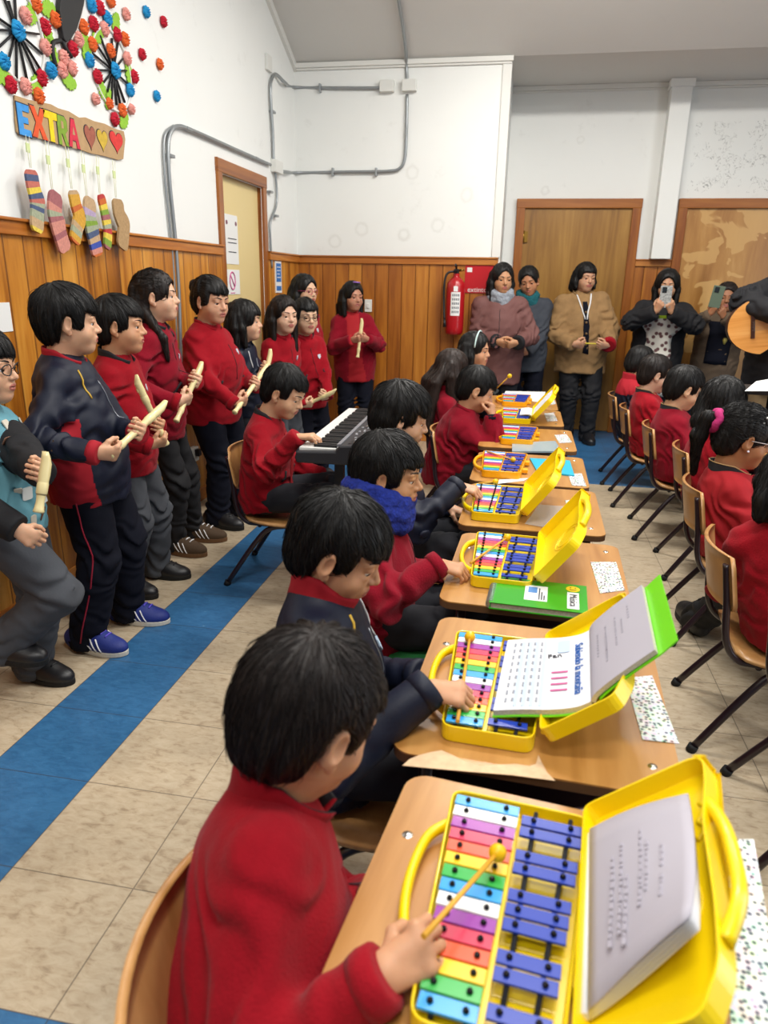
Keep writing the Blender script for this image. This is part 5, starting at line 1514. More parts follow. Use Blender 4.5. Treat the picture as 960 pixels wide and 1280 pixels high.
def glock(label, loc, rz, lid=None, case=None, bolts=True, group='glockenspiels on the left row desks', scale=1.0):
    case = case or M_YEL
    t = thing('glockenspiel', label, 'glockenspiel', loc, rz, group)
    Ym = .178
    xl = lambda y: -.072 - .025 * (y + Ym) / (2 * Ym)
    xr = lambda y: .083 + .018 * (y + Ym) / (2 * Ym)
    ol_ = round_poly([(xl(-Ym), -Ym), (xr(-Ym), -Ym), (xr(Ym), Ym), (xl(Ym), Ym)], .022, 5)
    ol_ = [tuple(p) for p in ol_]
    tray(ol_, 0, .030, .0035, 'case', [case, case], t)
    hp = smooth_path([(xl(.115), .115, .017), (xl(.08) - .022, .085, .017), (xl(.03) - .032, .03, .017), (xl(-.03) - .032, -.03, .017), (xl(-.08) - .020, -.085, .017), (xl(-.115), -.115, .017)], 6)
    MB().tube(hp, .0068, n=10, flat=1.4).build('handle', case, t)
    MB().box((.085, -.085, .004), (.11, -.055, .02), bev=.003).build('latch', case, t); MB().box((.09, .05, .004), (.112, .085, .02), bev=.003).build('latch', case, t)
    # sound rails, cords
    for xa, xb in ((.012, .016), (.077, .058)):
        pass
    nat = []
    def bar(name, x0, x1, y, w, mat):
        o = MB().box((x0, y - w / 2, .0275), (x1, y + w / 2, .0315), bev=.0008).build(name, mat, t)
        if bolts:
            for xx in (x0 + (x1 - x0) * .2, x1 - (x1 - x0) * .2):
                MB().lathe([(.0030, 0), (.0038, .001), (.0036, .003), (.002, .0052), (0, .0056)], 0, 10, Matrix.Translation((xx, y, .0315))).build('bolt', M_BOLT, o)
        return o
    pit = .0222; ytop = .155
    for i, c in enumerate(BARC):
        y = ytop - i * pit; f_ = i / 14
        bar('bar', -.088 + .022 * f_, .003 - .006 * f_, y, pit * .88, BM[c])
    for q in (.5, 1.5, 3.5, 4.5, 6.5, 7.5, 8.5, 10.5, 11.5, 13.5):
        y = ytop - q * pit - .002; f_ = q / 14
        bar('bar', .008 - .004 * f_, .092 - .022 * f_, y, pit * .82, M_BLUE)
    for (xa, xb) in ((-.07, -.05), (-.016, -.014), (.026, .019), (.074, .052)):
        MB().tube([(xa, .168, .024), (xb, -.168, .024)], .0032, n=8).build('cord', M_CORD, t)
    MB().box((-.004, -.165, .004), (.004, .165, .02)).build('rib', case, t)
    if lid is not None:
        M = Matrix.Translation((.101, 0, .026)) @ Matrix.Rotation(-math.radians(lid), 4, 'Y')
        o2 = [tuple(p) for p in round_poly([(.004, -Ym), (.140, -Ym), (.166, -Ym + .05), (.172, -.06), (.174, .06), (.186, Ym - .05), (.188, Ym - .01), (.174, Ym), (.004, Ym)], .016, 4)]
        ld = tray(o2, -.004, .024, .0032, 'lid', [case, case], t, .003)
        ld.data.transform(M)
        hp = smooth_path([(.178, .095, .012), (.190, .05, .012), (.1935, 0, .012), (.190, -.055, .012), (.168, -.10, .012)], 5)
        hh_ = MB().tube(hp, .008, n=10, flat=1.2).build('lid_handle', case, ld); hh_.data.transform(M)
        for r0, cx in ((.045, .10), (.034, .10)):
            ri = MB().tube([(cx + r0 * math.cos(a), -.02 + r0 * 1.2 * math.sin(a), -.0005) for a in np.linspace(0, 6.283, 32, endpoint=False)], .0016, n=6, closed=True).build('embossed_ring', case, ld); ri.data.transform(M)
        sq = smooth_path([(.15, .06, -.0005), (.165, .075, -.0005), (.155, .09, -.0005), (.17, .105, -.0005), (.16, .12, -.0005)], 4)
        ri = MB().tube(sq, .0035, n=6).build('embossed_mark', case, ld); ri.data.transform(M)
        t['lidm'] = 0
        del t['lidm']
        for yy in (-.12, .12):
            MB().tube([(.098, yy - .03, .028), (.098, yy + .03, .028)], .005, n=8).build('hinge', case, t)
    return t
def mallet(label, a, b, group='yellow mallets'):
    """a = handle end, b = head"""
    a, b = Vector(a), Vector(b); d = (b - a)
    q = d.to_track_quat('Z', 'Y'); L_ = d.length
    t = thing('mallet', label, 'mallet', a, 0, group); t.rotation_mode = 'QUATERNION'; t.rotation_quaternion = q
    MB().tube([(0, 0, 0), (0, 0, L_)], [.0035, .0028], n=10).build('stick', M_MALLET, t)
    MB().ball((0, 0, L_), (.0115, .0115, .0115), 0, 16).build('head', M_MALB, t)
    return t
gz = DTOP + .001
G1 = glock('yellow cased glockenspiel open on the nearest desk, booklet in its lid', (.026, .700, gz), math.radians(-6), 41)
G2 = glock('yellow cased glockenspiel half covered by the open songbook', (-.006, 1.215, gz), math.radians(-3), 38)
G3 = glock('open yellow cased glockenspiel behind the green notebook', (-.005, 1.875, gz), math.radians(-3), 53)
G4 = glock('open yellow cased glockenspiel beside the clear plastic sleeve', (-.045, 2.42, gz), math.radians(-2), 53)
G5 = glock('amber cased glockenspiel without lid beside cyan booklet', (-.045, 2.985, gz), math.radians(-2), None, M_ORA, False)
G6 = glock('amber cased glockenspiel without lid under elbow of chin resting boy', (.01, 3.63, gz), math.radians(-2), None, M_ORA, False)
G7 = glock('yellow cased glockenspiel with white book in its open lid, second farthest desk', (.0, 4.20, gz), math.radians(-2), 50, None, False)
G8 = glock('farthest amber cased glockenspiel among white papers on last desk', (-.02, 4.80, gz), math.radians(-2), None, M_ORA, False)

# ------------------------------------------------------------------ books, papers
def page_mat(name, h='d9dade'):
    return plain(name, h, rough=.75)
M_PAGE = page_mat('page')
M_PAGEG = page_mat('grey_lilac_page', 'aeaab4')
M_GREEN = plain('green_cover', '2f9a1e', rough=.25, coat=.4)
M_LIME = plain('lime_cover', '6fd41c', rough=.35, coat=.2)
M_STK = None
def sticker_mat():
    m, nt, b = _mat('icon_sheet'); N = nt.nodes.new; L = nt.links.new
    tc = N('ShaderNodeTexCoord'); v = N('ShaderNodeTexVoronoi'); v.inputs['Scale'].default_value = 125; v.inputs['Randomness'].default_value = .75
    L(tc.outputs['Object'], v.inputs['Vector'])
    r = ramp(nt, [(0, '30383f'), (.30, '4c5660'), (.42, 'd2d6d4'), (1, 'dcdedc')]); L(v.outputs['Distance'], r.inputs['Fac'])
    hs = N('ShaderNodeMix'); hs.data_type = 'RGBA'; hs.blend_type = 'OVERLAY'; hs.inputs['Factor'].default_value = .35; L(r.outputs['Color'], hs.inputs[6]); L(v.outputs['Color'], hs.inputs[7])
    L(hs.outputs[2], b.inputs['Base Color']); b.inputs['Roughness'].default_value = .35
    return m
M_STK = sticker_mat()
def sheet(name, label, cat, pts, mat, group=None, th=.0015):
    P = [Vector(p) for p in pts]; c = sum(P, Vector()) / 4
    o = MB().add([p - c for p in P] + [p - c + Vector((0, 0, th)) for p in P], [(3, 2, 1, 0), (4, 5, 6, 7), (0, 1, 5, 4), (1, 2, 6, 5), (2, 3, 7, 6), (3, 0, 4, 7)]).build(name, mat)
    o.location = c; return tag(o, label, cat, group)
zt = DTOP + .0006
stk = [[(895,1050),(942,1050),(985,1300),(915,1300)], [(782,848),(815,845),(849,930),(803,925)], [(738,703),(770,703),(781,738),(750,742)], [(706,626),(727,624),(736,634),(711,636)], [(710,593),(727,592),(733,608),(715,607)], [(693,544),(708,543),(715,553),(699,554)], [(680,517),(692,516),(697,526),(684,527)], [(684,499),(692,498),(695,505),(687,506)]]
names = ['nearest desk beside yellow lid', 'desk carrying the open songbook', 'desk with green notebook', 'desk with clear plastic sleeve', 'desk with cyan booklet', 'desk of the chin resting boy', 'second farthest desk', 'farthest desk']
for q, nme in zip(stk, names):
    P = [Z(u, v, zt) for u, v in q]
    sheet('icon_sheet', 'white sheet of tiny icons taped on the ' + nme, 'paper', [P[3], P[2], P[1], P[0]], M_STK, 'icon sheets taped on the desks')
# booklet in the lid of the nearest case
def lid_frame(g, ang):
    return g.matrix_basis @ Matrix.Translation((.101, 0, .026)) @ Matrix.Rotation(-math.radians(ang), 4, 'Y')
for g_ in (G1, G2, G3, G7): g_.rotation_mode = 'XYZ'
bpy.context.view_layer.update()
LM = lid_frame(G1, 41)
bk = thing('booklet', 'thick white stapled booklet leaning inside the nearest yellow lid', 'booklet', (0, 0, 0)); bk.matrix_world = LM @ Matrix.Translation((.004, -.005, .006))
pg = MB()
for k_ in range(5):
    z = .0026 * k_; dx = .0016 * k_
    vs = []; nx, ny = 10, 8
    for j in range(ny + 1):
        for i in range(nx + 1):
            u_, w_ = i / nx, j / ny
            vs.append((.145 * u_ + dx + .006 * (1 - w_), -.125 + .265 * w_ - .003 * k_ * u_ + .03 * u_ * (1 - w_), z + .008 * math.sin(math.pi * u_) * (k_ / 5) + (1 - w_) ** 2 * (.030 + .004 * k_) * u_ ** 1.3))
    n0 = len(vs); vs += [(x, y, z_ - .0023) for x, y, z_ in vs]
    fs = []
    for j in range(ny):
        for i in range(nx):
            a = j * (nx + 1) + i; q = [a, a + 1, a + nx + 2, a + nx + 1]; fs += [q, [n0 + e for e in q[::-1]]]
    for i in range(nx): a = i; fs.append([a + 1, a, n0 + a, n0 + a + 1]); a = ny * (nx + 1) + i; fs.append([a, a + 1, n0 + a + 1, n0 + a])
    for j in range(ny): a = j * (nx + 1) + nx; b = a + nx + 1; fs.append([b, a, n0 + a, n0 + b]); a = j * (nx + 1); b = a + nx + 1; fs.append([a, b, n0 + b, n0 + a])
    pg.add(vs, fs, 0 if k_ == 4 else 1, True)
pg.build('pages', [M_PAGEG, M_PAGE], bk)
M_FAINT = plain('faint_print', 'a9a5b0', rough=.8)
ln = MB()
for c_i, (x0, y0, y1) in enumerate(((.045, -.075, .06), (.058, -.065, .075), (.066, -.085, .02), (.085, -.04, .085), (.093, -.02, .06), (.112, .01, .05), (.112, -.04, -.01))):
    yy = y0; rr = random.Random(c_i)
    while yy < y1:
        w_ = rr.uniform(.004, .010); u_ = x0 / .145; zz = .0104 + .0064 * math.sin(math.pi * u_) + max(0, 1 - (yy + .125) / .265) ** 2 * .046 * u_ ** 1.3; ln.box((x0, yy, zz), (x0 + rr.uniform(.0025, .0045), yy + w_, zz + .0016)); yy += w_ + .003
ln.build('print', M_FAINT, bk)
MB().tube([(.004, -.125, .004), (.004, .135, .004)], .005, n=8).build('spine', M_PAGE, bk)
# open songbook across the second case
def curved(name, prof, y0, y1, th, mats, parent, ysk=0.0, edge_mat=1):
    """prof: (x, z) curve; a slab of pages following it between y0 and y1"""
    vs = []; n = len(prof)
    tg = []
    for i in range(n):
        a, b = Vector(prof[max(i - 1, 0)]), Vector(prof[min(i + 1, n - 1)]); t = (b - a).normalized(); tg.append(Vector((-t.y, t.x)))
    for y in (y0, y1):
        for (x, z) in prof: vs.append((x, y + ysk * x, z))
        for (x, z), nn in zip(prof, tg): vs.append((x - nn.x * th, y + ysk * x, z - nn.y * th))
    fs = []; ms = []
    for i in range(n - 1):
        fs.append((i, i + 1, 2 * n + i + 1, 2 * n + i)); ms.append(0)
        fs.append((n + i, 3 * n + i, 3 * n + i + 1, n + i + 1)); ms.append(edge_mat)
        fs.append((i, n + i, n + i + 1, i + 1)); ms.append(edge_mat); fs.append((2 * n + i, 2 * n + i + 1, 3 * n + i + 1, 3 * n + i)); ms.append(edge_mat)
    fs += [(0, 2 * n, 3 * n, n), (n - 1, 2 * n - 1, 4 * n - 1, 3 * n - 1)]; ms += [edge_mat] * 2
    m = MB(); m.v = [tuple(v) for v in vs]
    for f_, mi in zip(fs, ms): m.f.append(list(f_)); m.m.append(mi); m.sm.append(False)
    return m.build(name, mats, parent)
sb = thing('songbook', 'open songbook with green cover lying across the second glockenspiel and lid', 'book', (.015, 1.215, gz + .037), math.radians(-4))
M_EDGE = plain('page_edges', 'b9b2a6', rough=.8, noise=.2, nscale=300)
lp = smooth_path([(-.008, 0, .004), (.04, 0, .015), (.09, 0, .024), (.128, 0, .036), (.150, 0, .050)], 6); lpx = [(p.x, p.z) for p in lp]
rp_ = smooth_path([(.150, 0, .050), (.156, 0, .068), (.188, 0, .108), (.236, 0, .160)], 5); rpx = [(p.x, p.z) for p in rp_]
curved('left_page', lpx, -.13, .135, .010, [M_PAGE, M_EDGE], sb)
curved('right_page', rpx, -.13, .135, .008, [M_PAGEG, M_EDGE], sb)
curved('cover', [(x + .000, z - .0105) for x, z in lpx], -.134, .139, .0022, [M_LIME, M_LIME], sb)
curved('cover', [(x + .010, z - .0035) for x, z in rpx[4:]] + [(.266, .184)], -.134, .139, .0022, [M_LIME, M_LIME], sb)
def on_page(x, prof):
    for (xa, za), (xb, zb) in zip(prof[:-1], prof[1:]):
        if xa <= x <= xb: return za + (zb - za) * (x - xa) / (xb - xa)
    return prof[-1][1]
M_TXT = plain('grey_print', '8d9099', rough=.8); M_BLT = plain('blue_print_page', '2f62ac', rough=.8); M_MAG = plain('magenta_print', 'c05a8c', rough=.8); M_LB = plain('pale_blue_print', 'b4c6dc', rough=.8)
ln = MB()
for j in range(9):
    for col, (xx, wd) in enumerate(((.008, .004), (.019, .006), (.034, .004), (.046, .006), (.060, .004))):
        y = .11 - j * .026; z = on_page(xx, lpx) + .0006
        ln.box((xx, y - .009 + (col % 2) * .003, z), (xx + wd, y + .006, z + .0006))
ln.build('print', M_TXT, sb)
ln = MB()
for xx in (.0275, .0415, .0545, .0695): z = on_page(xx, lpx) + .0004; ln.box((xx - .004, -.12, z - .0006), (xx + .003, .12, z + .0003))
ln.build('tinted_column', M_LB, sb)
ln = MB()
for i in range(4):
    y = -.01 - i * .021; ln.add([(.084, y, on_page(.084, lpx) + .0012), (.113, y, on_page(.113, lpx) + .0012), (.113, y + .006, on_page(.113, lpx) + .0012), (.084, y + .006, on_page(.084, lpx) + .0012)], [(0, 1, 2, 3)])
ln.build('staff_lines', M_MAG, sb)
text_mesh('title', 'Subiendo la montaña', .0225, M_BLT, Matrix.Translation((.131, .0, on_page(.131, lpx) + .0022)) @ Matrix.Rotation(math.radians(-28), 4, 'Y') @ Matrix.Rotation(math.radians(-90), 4, 'Z'), sb, sx=.98)
text_mesh('word', 'Fan', .02, M_INK, Matrix.Translation((.088, .055, on_page(.088, lpx) + .002)) @ Matrix.Rotation(math.radians(-12), 4, 'Y') @ Matrix.Rotation(math.radians(8), 4, 'Z'), sb)
MB().prism(rrect(-.012, -.025, .012, .025, .006), 0, .0008, 0, Matrix.Translation((.104, .092, on_page(.104, lpx) + .0012)) @ Matrix.Rotation(math.radians(-17), 4, 'Y')).build('picture', M_LB, sb)
ln = MB()
for i, (t0, y0, y1) in enumerate(((.4, -.02, .07), (.5, -.05, .075), (.56, -.06, .03), (.66, -.03, .08), (.72, .0, .06), (.84, .04, .09))):
    k_ = int(t0 * (len(rpx) - 2)) + 1; (xa, za), (xb, zb) = rpx[k_], rpx[k_ + 1]; d = Vector((xb - xa, zb - za)).normalized(); nn = Vector((-d.y, d.x))
    yy = y0; rr = random.Random(i)
    while yy < y1:
        w_ = rr.uniform(.004, .01); p_ = [(xa, yy, za), (xa + d.x * .004, yy, za + d.y * .004), (xa + d.x * .004, yy + w_, za + d.y * .004), (xa, yy + w_, za)]
        o_ = Vector((nn.x, 0, nn.y)) * .0008
        ln.add([Vector(p) + o_ for p in p_] + [Vector(p) for p in p_], [(0, 1, 2, 3), (7, 6, 5, 4), (0, 4, 5, 1), (2, 6, 7, 3)]); yy += w_ + .003
ln.build('print', M_FAINT, sb)
# green notebook
c0 = [Z(u, v, DTOP + .02) for u, v in ((632, 766), (748, 766), (741, 724), (630, 722))]
nbx = (c0[0] + c0[1] + c0[2] + c0[3]) / 4
nb_ = thing('notebook', 'green spiral notebook with white labels on the third desk', 'notebook', (.082, 1.655, DTOP + .001), math.radians(-3))
MB().box((-.105, -.078, .003), (.115, .078, .016)).build('pages', M_EDGE, nb_)
MB().box((-.11, -.082, .016), (.12, .082, .0185), bev=.001).box((-.11, -.082, 0), (.12, .082, .003), bev=.001).build('cover', M_GREEN, nb_)
sp = MB()
for i in range(18):
    y = -.072 + i * .0085; sp.tube([(-.108 + .010 * math.cos(a), y, .0095 + .011 * math.sin(a)) for a in np.linspace(.3, 6.0, 10)], .0011, n=5)
sp.build('spiral', M_STEEL, nb_)
MB().box((-.03, -.045, .0186), (.025, .045, .0192)).build('label', M_PAPER, nb_)
MB().box((-.022, -.0, .0193), (.0, .035, .0196)).build('picture', plain('label_blue', '4f7fb8'), nb_)
for i in range(3): MB().box((.004 + i * .006, -.038, .0193), (.007 + i * .006, .03 - i * .02, .0196)).build('print', M_INK, nb_)
MB().box((.072, -.068, .0186), (.100, .028, .0192)).build('label', M_PAPER, nb_)
text_mesh('word', 'Música', .026, M_INK, Matrix.Translation((.086, -.02, .0196)) @ Matrix.Rotation(math.radians(-90), 4, 'Z'), nb_, sx=1.0)
MB().tube([(.086, .05, .0186), (.086, .05, .0194)], .017, n=24).build('smiley_sticker', plain('sticker_yellow', 'e8c414'), nb_)
MB().tube([(.08, .056, .0194), (.08, .056, .0198)], .0022, n=8).tube([(.092, .056, .0194), (.092, .056, .0198)], .0022, n=8).tube([(.078, .046, .0196), (.082, .042, .0196), (.09, .042, .0196), (.094, .046, .0196)], .001, n=5).build('smiley_face', M_INK, nb_)
# other papers
m, nt, b = _mat('clear_plastic_sleeve'); b.inputs['Base Color'].default_value = hexc('d8d0c8'); b.inputs['Alpha'].default_value = .45; b.inputs['Roughness'].default_value = .15; M_CLEAR = m
P = [Z(u, v, zt) for u, v in ((656, 655), (690, 661), (716, 634), (674, 631))]; sheet('plastic_sleeve', 'clear plastic sleeve lying on desk beside fourth open yellow case', 'sleeve', P, M_CLEAR)
P = [Z(u, v, zt) for u, v in ((671, 590), (718, 596), (712, 577), (662, 574))]; sheet('booklet', 'bright cyan booklet on the desk beside amber glockenspiel', 'booklet', P, plain('cyan_cover', '18a8c8', rough=.4), None, .006)
P = [Z(u, v, zt) for u, v in ((640, 566), (702, 566), (694, 553), (640, 555))]; o = sheet('folder', 'silvery blue folder on desk edge before the chin resting boy', 'folder', P, plain('silver_folder', '9fb4be', rough=.25, metal=.3), None, .008)
P = [Z(u, v, zt) for u, v in ((622, 605), (655, 601), (660, 598), (624, 600))]; sheet('paper_sheet', 'white paper strip behind glockenspiel on desk with plastic sleeve', 'paper', P, M_PAPER)
P = [Z(u, v, zt) for u, v in ((628, 497), (676, 503), (682, 490), (632, 489))]; sheet('paper_sheet', 'white music sheets spread on the farthest desk under amber glockenspiel', 'paper', P, M_PAPER)
LM = lid_frame(G7, 50)
b7 = thing('open_book', 'open white book propped inside yellow lid on second farthest desk', 'book', (0, 0, 0)); b7.matrix_world = G7.matrix_basis @ Matrix.Translation((.0, 0, .033))
lp = smooth_path([(.02, 0, .006), (.06, 0, .012), (.095, 0, .006)], 5); curved('left_page', [(p.x, p.z) for p in lp], -.1, .13, .006, [M_PAGE, M_EDGE], b7)
rp2 = smooth_path([(.095, 0, .006), (.112, 0, .03), (.155, 0, .085), (.19, 0, .125)], 5); curved('right_page', [(p.x, p.z) for p in rp2], -.1, .13, .006, [M_PAGE, M_EDGE], b7)
curved('cover', [(p.x + .008, p.z - .004) for p in rp2], -.102, .132, .002, [plain('brown_cover', '6b4034', rough=.5)] * 2, b7)
# mallets that lie on the instruments
ml = lambda g_, x, y, z=.036: g_.matrix_basis @ Vector((x, y, z))
mallet('yellow mallet lying lengthwise on the bars beside the open songbook', ml(G2, -.045, -.17), ml(G2, -.062, .125, .043))
mallet('amber mallet resting on the glockenspiel beside cyan booklet', ml(G5, -.075, .13, .036), ml(G5, .045, -.02, .043))
# ------------------------------------------------------------------ cloth
def fleece(name, h): return plain(name, h, rough=.95, sheen=.06, spec=.15, noise=.06, nscale=60, bump=.45, bscale=230)
M_RED = fleece('red_fleece', '8e0d1b')
M_RED2 = fleece('crimson_fleece', '800d20')
M_REDP = plain('red_polo', '9c111b', rough=.85, bump=.1, bscale=300)
M_REDC = plain('red_collar', '9c0f20', rough=.85, bump=.1, bscale=300)
M_TRACK = plain('navy_tracksuit', '0d1326', rough=.55, spec=.3, bump=.1, bscale=120)
M_DKCOL = plain('charcoal_collar', '232326', rough=.9, bump=.2, bscale=200)
M_GREYT = plain('grey_trousers', '43464c', rough=.85, bump=.15, bscale=140)
M_DARKT = plain('dark_trousers', '1a1b22', rough=.85, bump=.1, bscale=140)
M_BLACKC = plain('black_cloth', '121216', rough=.8, bump=.1, bscale=140)
M_YPIPE = plain('yellow_piping', 'c9a23a', rough=.6)
M_WPIPE = plain('white_piping', 'd8d8d8', rough=.6)
M_RPIPE = plain('red_piping', 'a02038', rough=.6)
M_ZIP = plain('dark_zip', '3a1018', rough=.5)
M_ZIPS = plain('steel_zip', '8c9096', rough=.35, metal=.8)
M_BADGE = plain('badge_white', 'c8ccd6', rough=.6)
M_CREAMR = plain('cream_recorder', 'e3d39c', rough=.35, coat=.2)
M_SNEAK = plain('blue_sneaker', '1d2d78', rough=.6, bump=.2, bscale=160)
M_LACEB = plain('purple_lace', '5a4cc0', rough=.7)
M_SOLEW = plain('pale_sole', 'cfc9bb', rough=.6)
M_BROWNS = plain('brown_sneaker', '4a3826', rough=.8, bump=.2, bscale=160)
M_SOLEBR = plain('brown_sole', '6b4c30', rough=.7)
HR = dict(fd=(-.8, .55, .15), pn=(-.3, -.75, .35), localdir=True, curl=.85)
HL = dict(fd=(.8, .55, .15), pn=(.3, -.75, .35), localdir=True, curl=.85)
def hnd(base, pos, **k): d = dict(base); d['pos'] = tuple(pos); d.update(k); return d
REDTOP = dict(mat=M_RED, collar=[M_RED, M_DKCOL], zipm=M_ZIP, cuff=M_RED, pocket=M_DKCOL, badge=M_BADGE, wr=.007)
def recorder(label, a, b):
    """a foot, b mouthpiece"""
    a, b = Vector(a), Vector(b); L_ = (b - a).length
    t = thing('recorder', label, 'recorder', a, 0, 'cream recorders held by the standing children'); t.rotation_mode = 'QUATERNION'; t.rotation_quaternion = (b - a).to_track_quat('Z', 'Y')
    s = 1.0
    MB().lathe([(0, 0), (.0125, 0), (.0145, .004), (.0125, .012), (.0105, .03), (.0118, .05), (.0135, .055), (.0135, .068), (.0115, .074)], 0, 18).build('foot_joint', M_CREAMR, t)
    MB().lathe([(.0108, .07), (.0112, .1), (.0125, L_ - .115), (.0145, L_ - .11), (.0145, L_ - .085), (.013, L_ - .08)], 0, 18).build('body_joint', M_CREAMR, t)
    hd_ = MB().lathe([(.013, L_ - .085), (.0145, L_ - .06), (.0138, L_ - .03)], 0, 18)
    n = 12; vs = []
    for z, wx, wy, oy in ((L_ - .03, .0138, .0138, 0), (L_ - .015, .0130, .0095, .004), (L_, .0105, .0045, .009)):
        for k in range(n): vs.append((wx * math.cos(6.2832 * k / n), oy + wy * math.sin(6.2832 * k / n), z))
    hd_.add(vs, [(l * n + k, l * n + (k + 1) % n, (l + 1) * n + (k + 1) % n, (l + 1) * n + k) for l in range(2) for k in range(n)] + [[2 * n + k for k in range(n)]], 0, True)
    hd_.box((-.005, -.0155, L_ - .062), (.005, -.0125, L_ - .048)).build('mouthpiece', M_CREAMR, t)
    ho = MB()
    for i in range(5): ho.lathe([(0, .0006), (.0026, .0004), (.003, 0)], 0, 8, Matrix.Translation((0, -.0112, .09 + i * .026)) @ Matrix.Rotation(math.pi / 2, 4, 'X'))
    ho.build('finger_holes', plain('finger_hole', '3a2a18', rough=.8), t)
    return t
def glasses(mat, wide=1.0, r=.017):
    def fn(c):
        s, Rh, Hc = c['s'], c['Rh'], c['Hc']; T = lambda *p: Hc + Rh @ (A3(p) * s)
        m = MB()
        for q in (-1, 1):
            m.tube([T(q * .031 + .0205 * wide * math.cos(a), .096 - .012 * abs(math.cos(a)) * (1 if q * math.cos(a) > 0 else .2), .0 + r * math.sin(a)) for a in np.linspace(0, 6.283, 20, endpoint=False)], .0016 * s * 1.2, n=6, closed=True)
            m.tube([T(q * .052, .086, .004), T(q * .079, .06, .006), T(q * .086, .0, .004)], .0014 * s * 1.2, n=6)
        m.tube([T(-.011, .097, .003), T(0, .100, .005), T(.011, .097, .003)], .0015 * s * 1.2, n=6)
        m.build('glasses', mat, c['root'])
    return fn
def track_mat(cc, c, red_low=True):
    """navy jacket with red flank and lower panels"""
    d = cc - c['P']; hz = d @ c['up']; rx = d @ c['right']; fy = d @ c['fwd']; S = c['S']
    arm = np.zeros(len(cc), bool)
    for q in (-1, 1):
        for a, b in ((c['Sh'][q], c['elb'][q]), (c['elb'][q], c['wri'][q])):
            ba = b - a; t = np.clip(((cc - a) @ ba) / (ba @ ba), 0, 1); dist = np.linalg.norm(cc - a - t[:, None] * ba, axis=1); arm |= dist < .075 * S
    side = (np.abs(rx) > .09 * S) & (np.abs(fy) < .075 * S)
    red = ((hz < .0 * S) & (fy < .06 * S) & (np.abs(rx) > .02)) | (side & (hz < .22 * S))
    return np.where(red & ~arm, 1, 0)
def pipe_arm(mat, side=1):
    def fn(c):
        f = c['jf']; q = side
        a = c['N'] - c['up'] * .03 * c['S'] + c['right'] * q * .05 * c['S'] + c['fwd'] * .06; b = c['Sh'][q] - c['up'] * .07 * c['S'] + c['fwd'] * .09 - c['right'] * q * .03
        MB().tube([on_surf(f, a * (1 - t) + b * t, .0012, 8) for t in np.linspace(0, 1, 8)], .0030 * c['S'], n=6).build('piping', mat, c['jacket'])
    return fn
def placket(mat, w=.05):
    """open jacket: shirt strip down the chest"""
    def fn(c):
        f = c['jf']; S = c['S']; vs = []; n = 10
        for i in range(n + 1):
            p0 = c['N'] * (1 - i / n) + (c['P'] - c['up'] * .02) * (i / n) - c['up'] * .04 * (1 - i / n) + c['fwd'] * .13 * S
            for x in np.linspace(-1, 1, 7): vs.append(on_surf(f, p0 + c['right'] * x * w * S, .0045, 10))
        fs = [(i * 7 + j, i * 7 + j + 1, i * 7 + j + 8, i * 7 + j + 7) for i in range(n) for j in range(6)]
        o = mesh_obj('shirt', vs, fs, mat, c['root']); o.modifiers.new('t', 'SOLIDIFY').thickness = .003
    return fn

# ------------------------------------------------------------------ the standing children along the left wall
# navy tracksuit boy
xr = -1.25
ra_, rb_ = X(141, 566, xr), X(208, 504, xr + .06); ra_ = ra_ + (ra_ - rb_) * .06
person('standing boy in navy tracksuit jacket and blue sneakers, second from left', at=(-1.475, 2.24), face=12, look=34, pitch=4, head=Y(86, 402, 2.2), h=1.27, ppm=384, girth=1.12, skin='cfa080',
    feet=((-1.47, 2.36, 5), (-1.50, 2.12, -5)), hands=dict(R=hnd(HR, rb_, on=(ra_, rb_, .10), fd=(-.45, .8, -.1), pn=(-.8, -.35, .3)), L=hnd(HL, rb_, on=(ra_, rb_, .46), fd=(.8, .45, .2))),
    top=dict(mat=None, mats=[M_TRACK, M_REDC], matfn=track_mat, collar=[M_REDC, M_REDC], collar_h=.052, zipm=M_ZIPS, cuff=M_REDC, hem=.10, wr=.009), bottom=dict(mat=M_NAVY, stripe=M_RPIPE, rk=1.12),
    shoe=dict(mat=M_SNEAK, sole=M_SOLEW, kind='sneaker', accent=(M_WPIPE, M_LACEB)), hair=dict(n=1500, vol=1.05, fringe=.028), extra=[pipe_arm(M_YPIPE, 1)], gaze=(0, -.1))
recorder('cream recorder pointing up right, held by boy in navy tracksuit', ra_, rb_)
# short red fleece boy
xr = -1.37
ra_, rb_ = X(208, 556, xr + .02), X(168, 470, xr - .04)
person('standing boy in red fleece and grey trousers, right of navy tracksuit boy', at=(-1.60, 2.70), face=8, look=18, pitch=2, head=Y(150, 407, 2.63), h=1.22, ppm=321, girth=1.0, skin='c4926f',
    feet=((-1.58, 2.80, 5), (-1.62, 2.60, -8)), hands=dict(R=hnd(HR, rb_, on=(ra_, rb_, .10), fd=(-.4, .8, .2)), L=hnd(HL, rb_, on=(ra_, rb_, .30))), top=dict(REDTOP, collar=[M_DKCOL, M_DKCOL], hem=.10), bottom=dict(mat=M_GREYT, rk=1.08), hair=dict(n=900, vol=1.0, fringe=.034), gaze=(0, -.05), shoe=dict(kind='laced'))
recorder('cream recorder slanting up left across chest of short boy in red fleece', ra_, rb_)
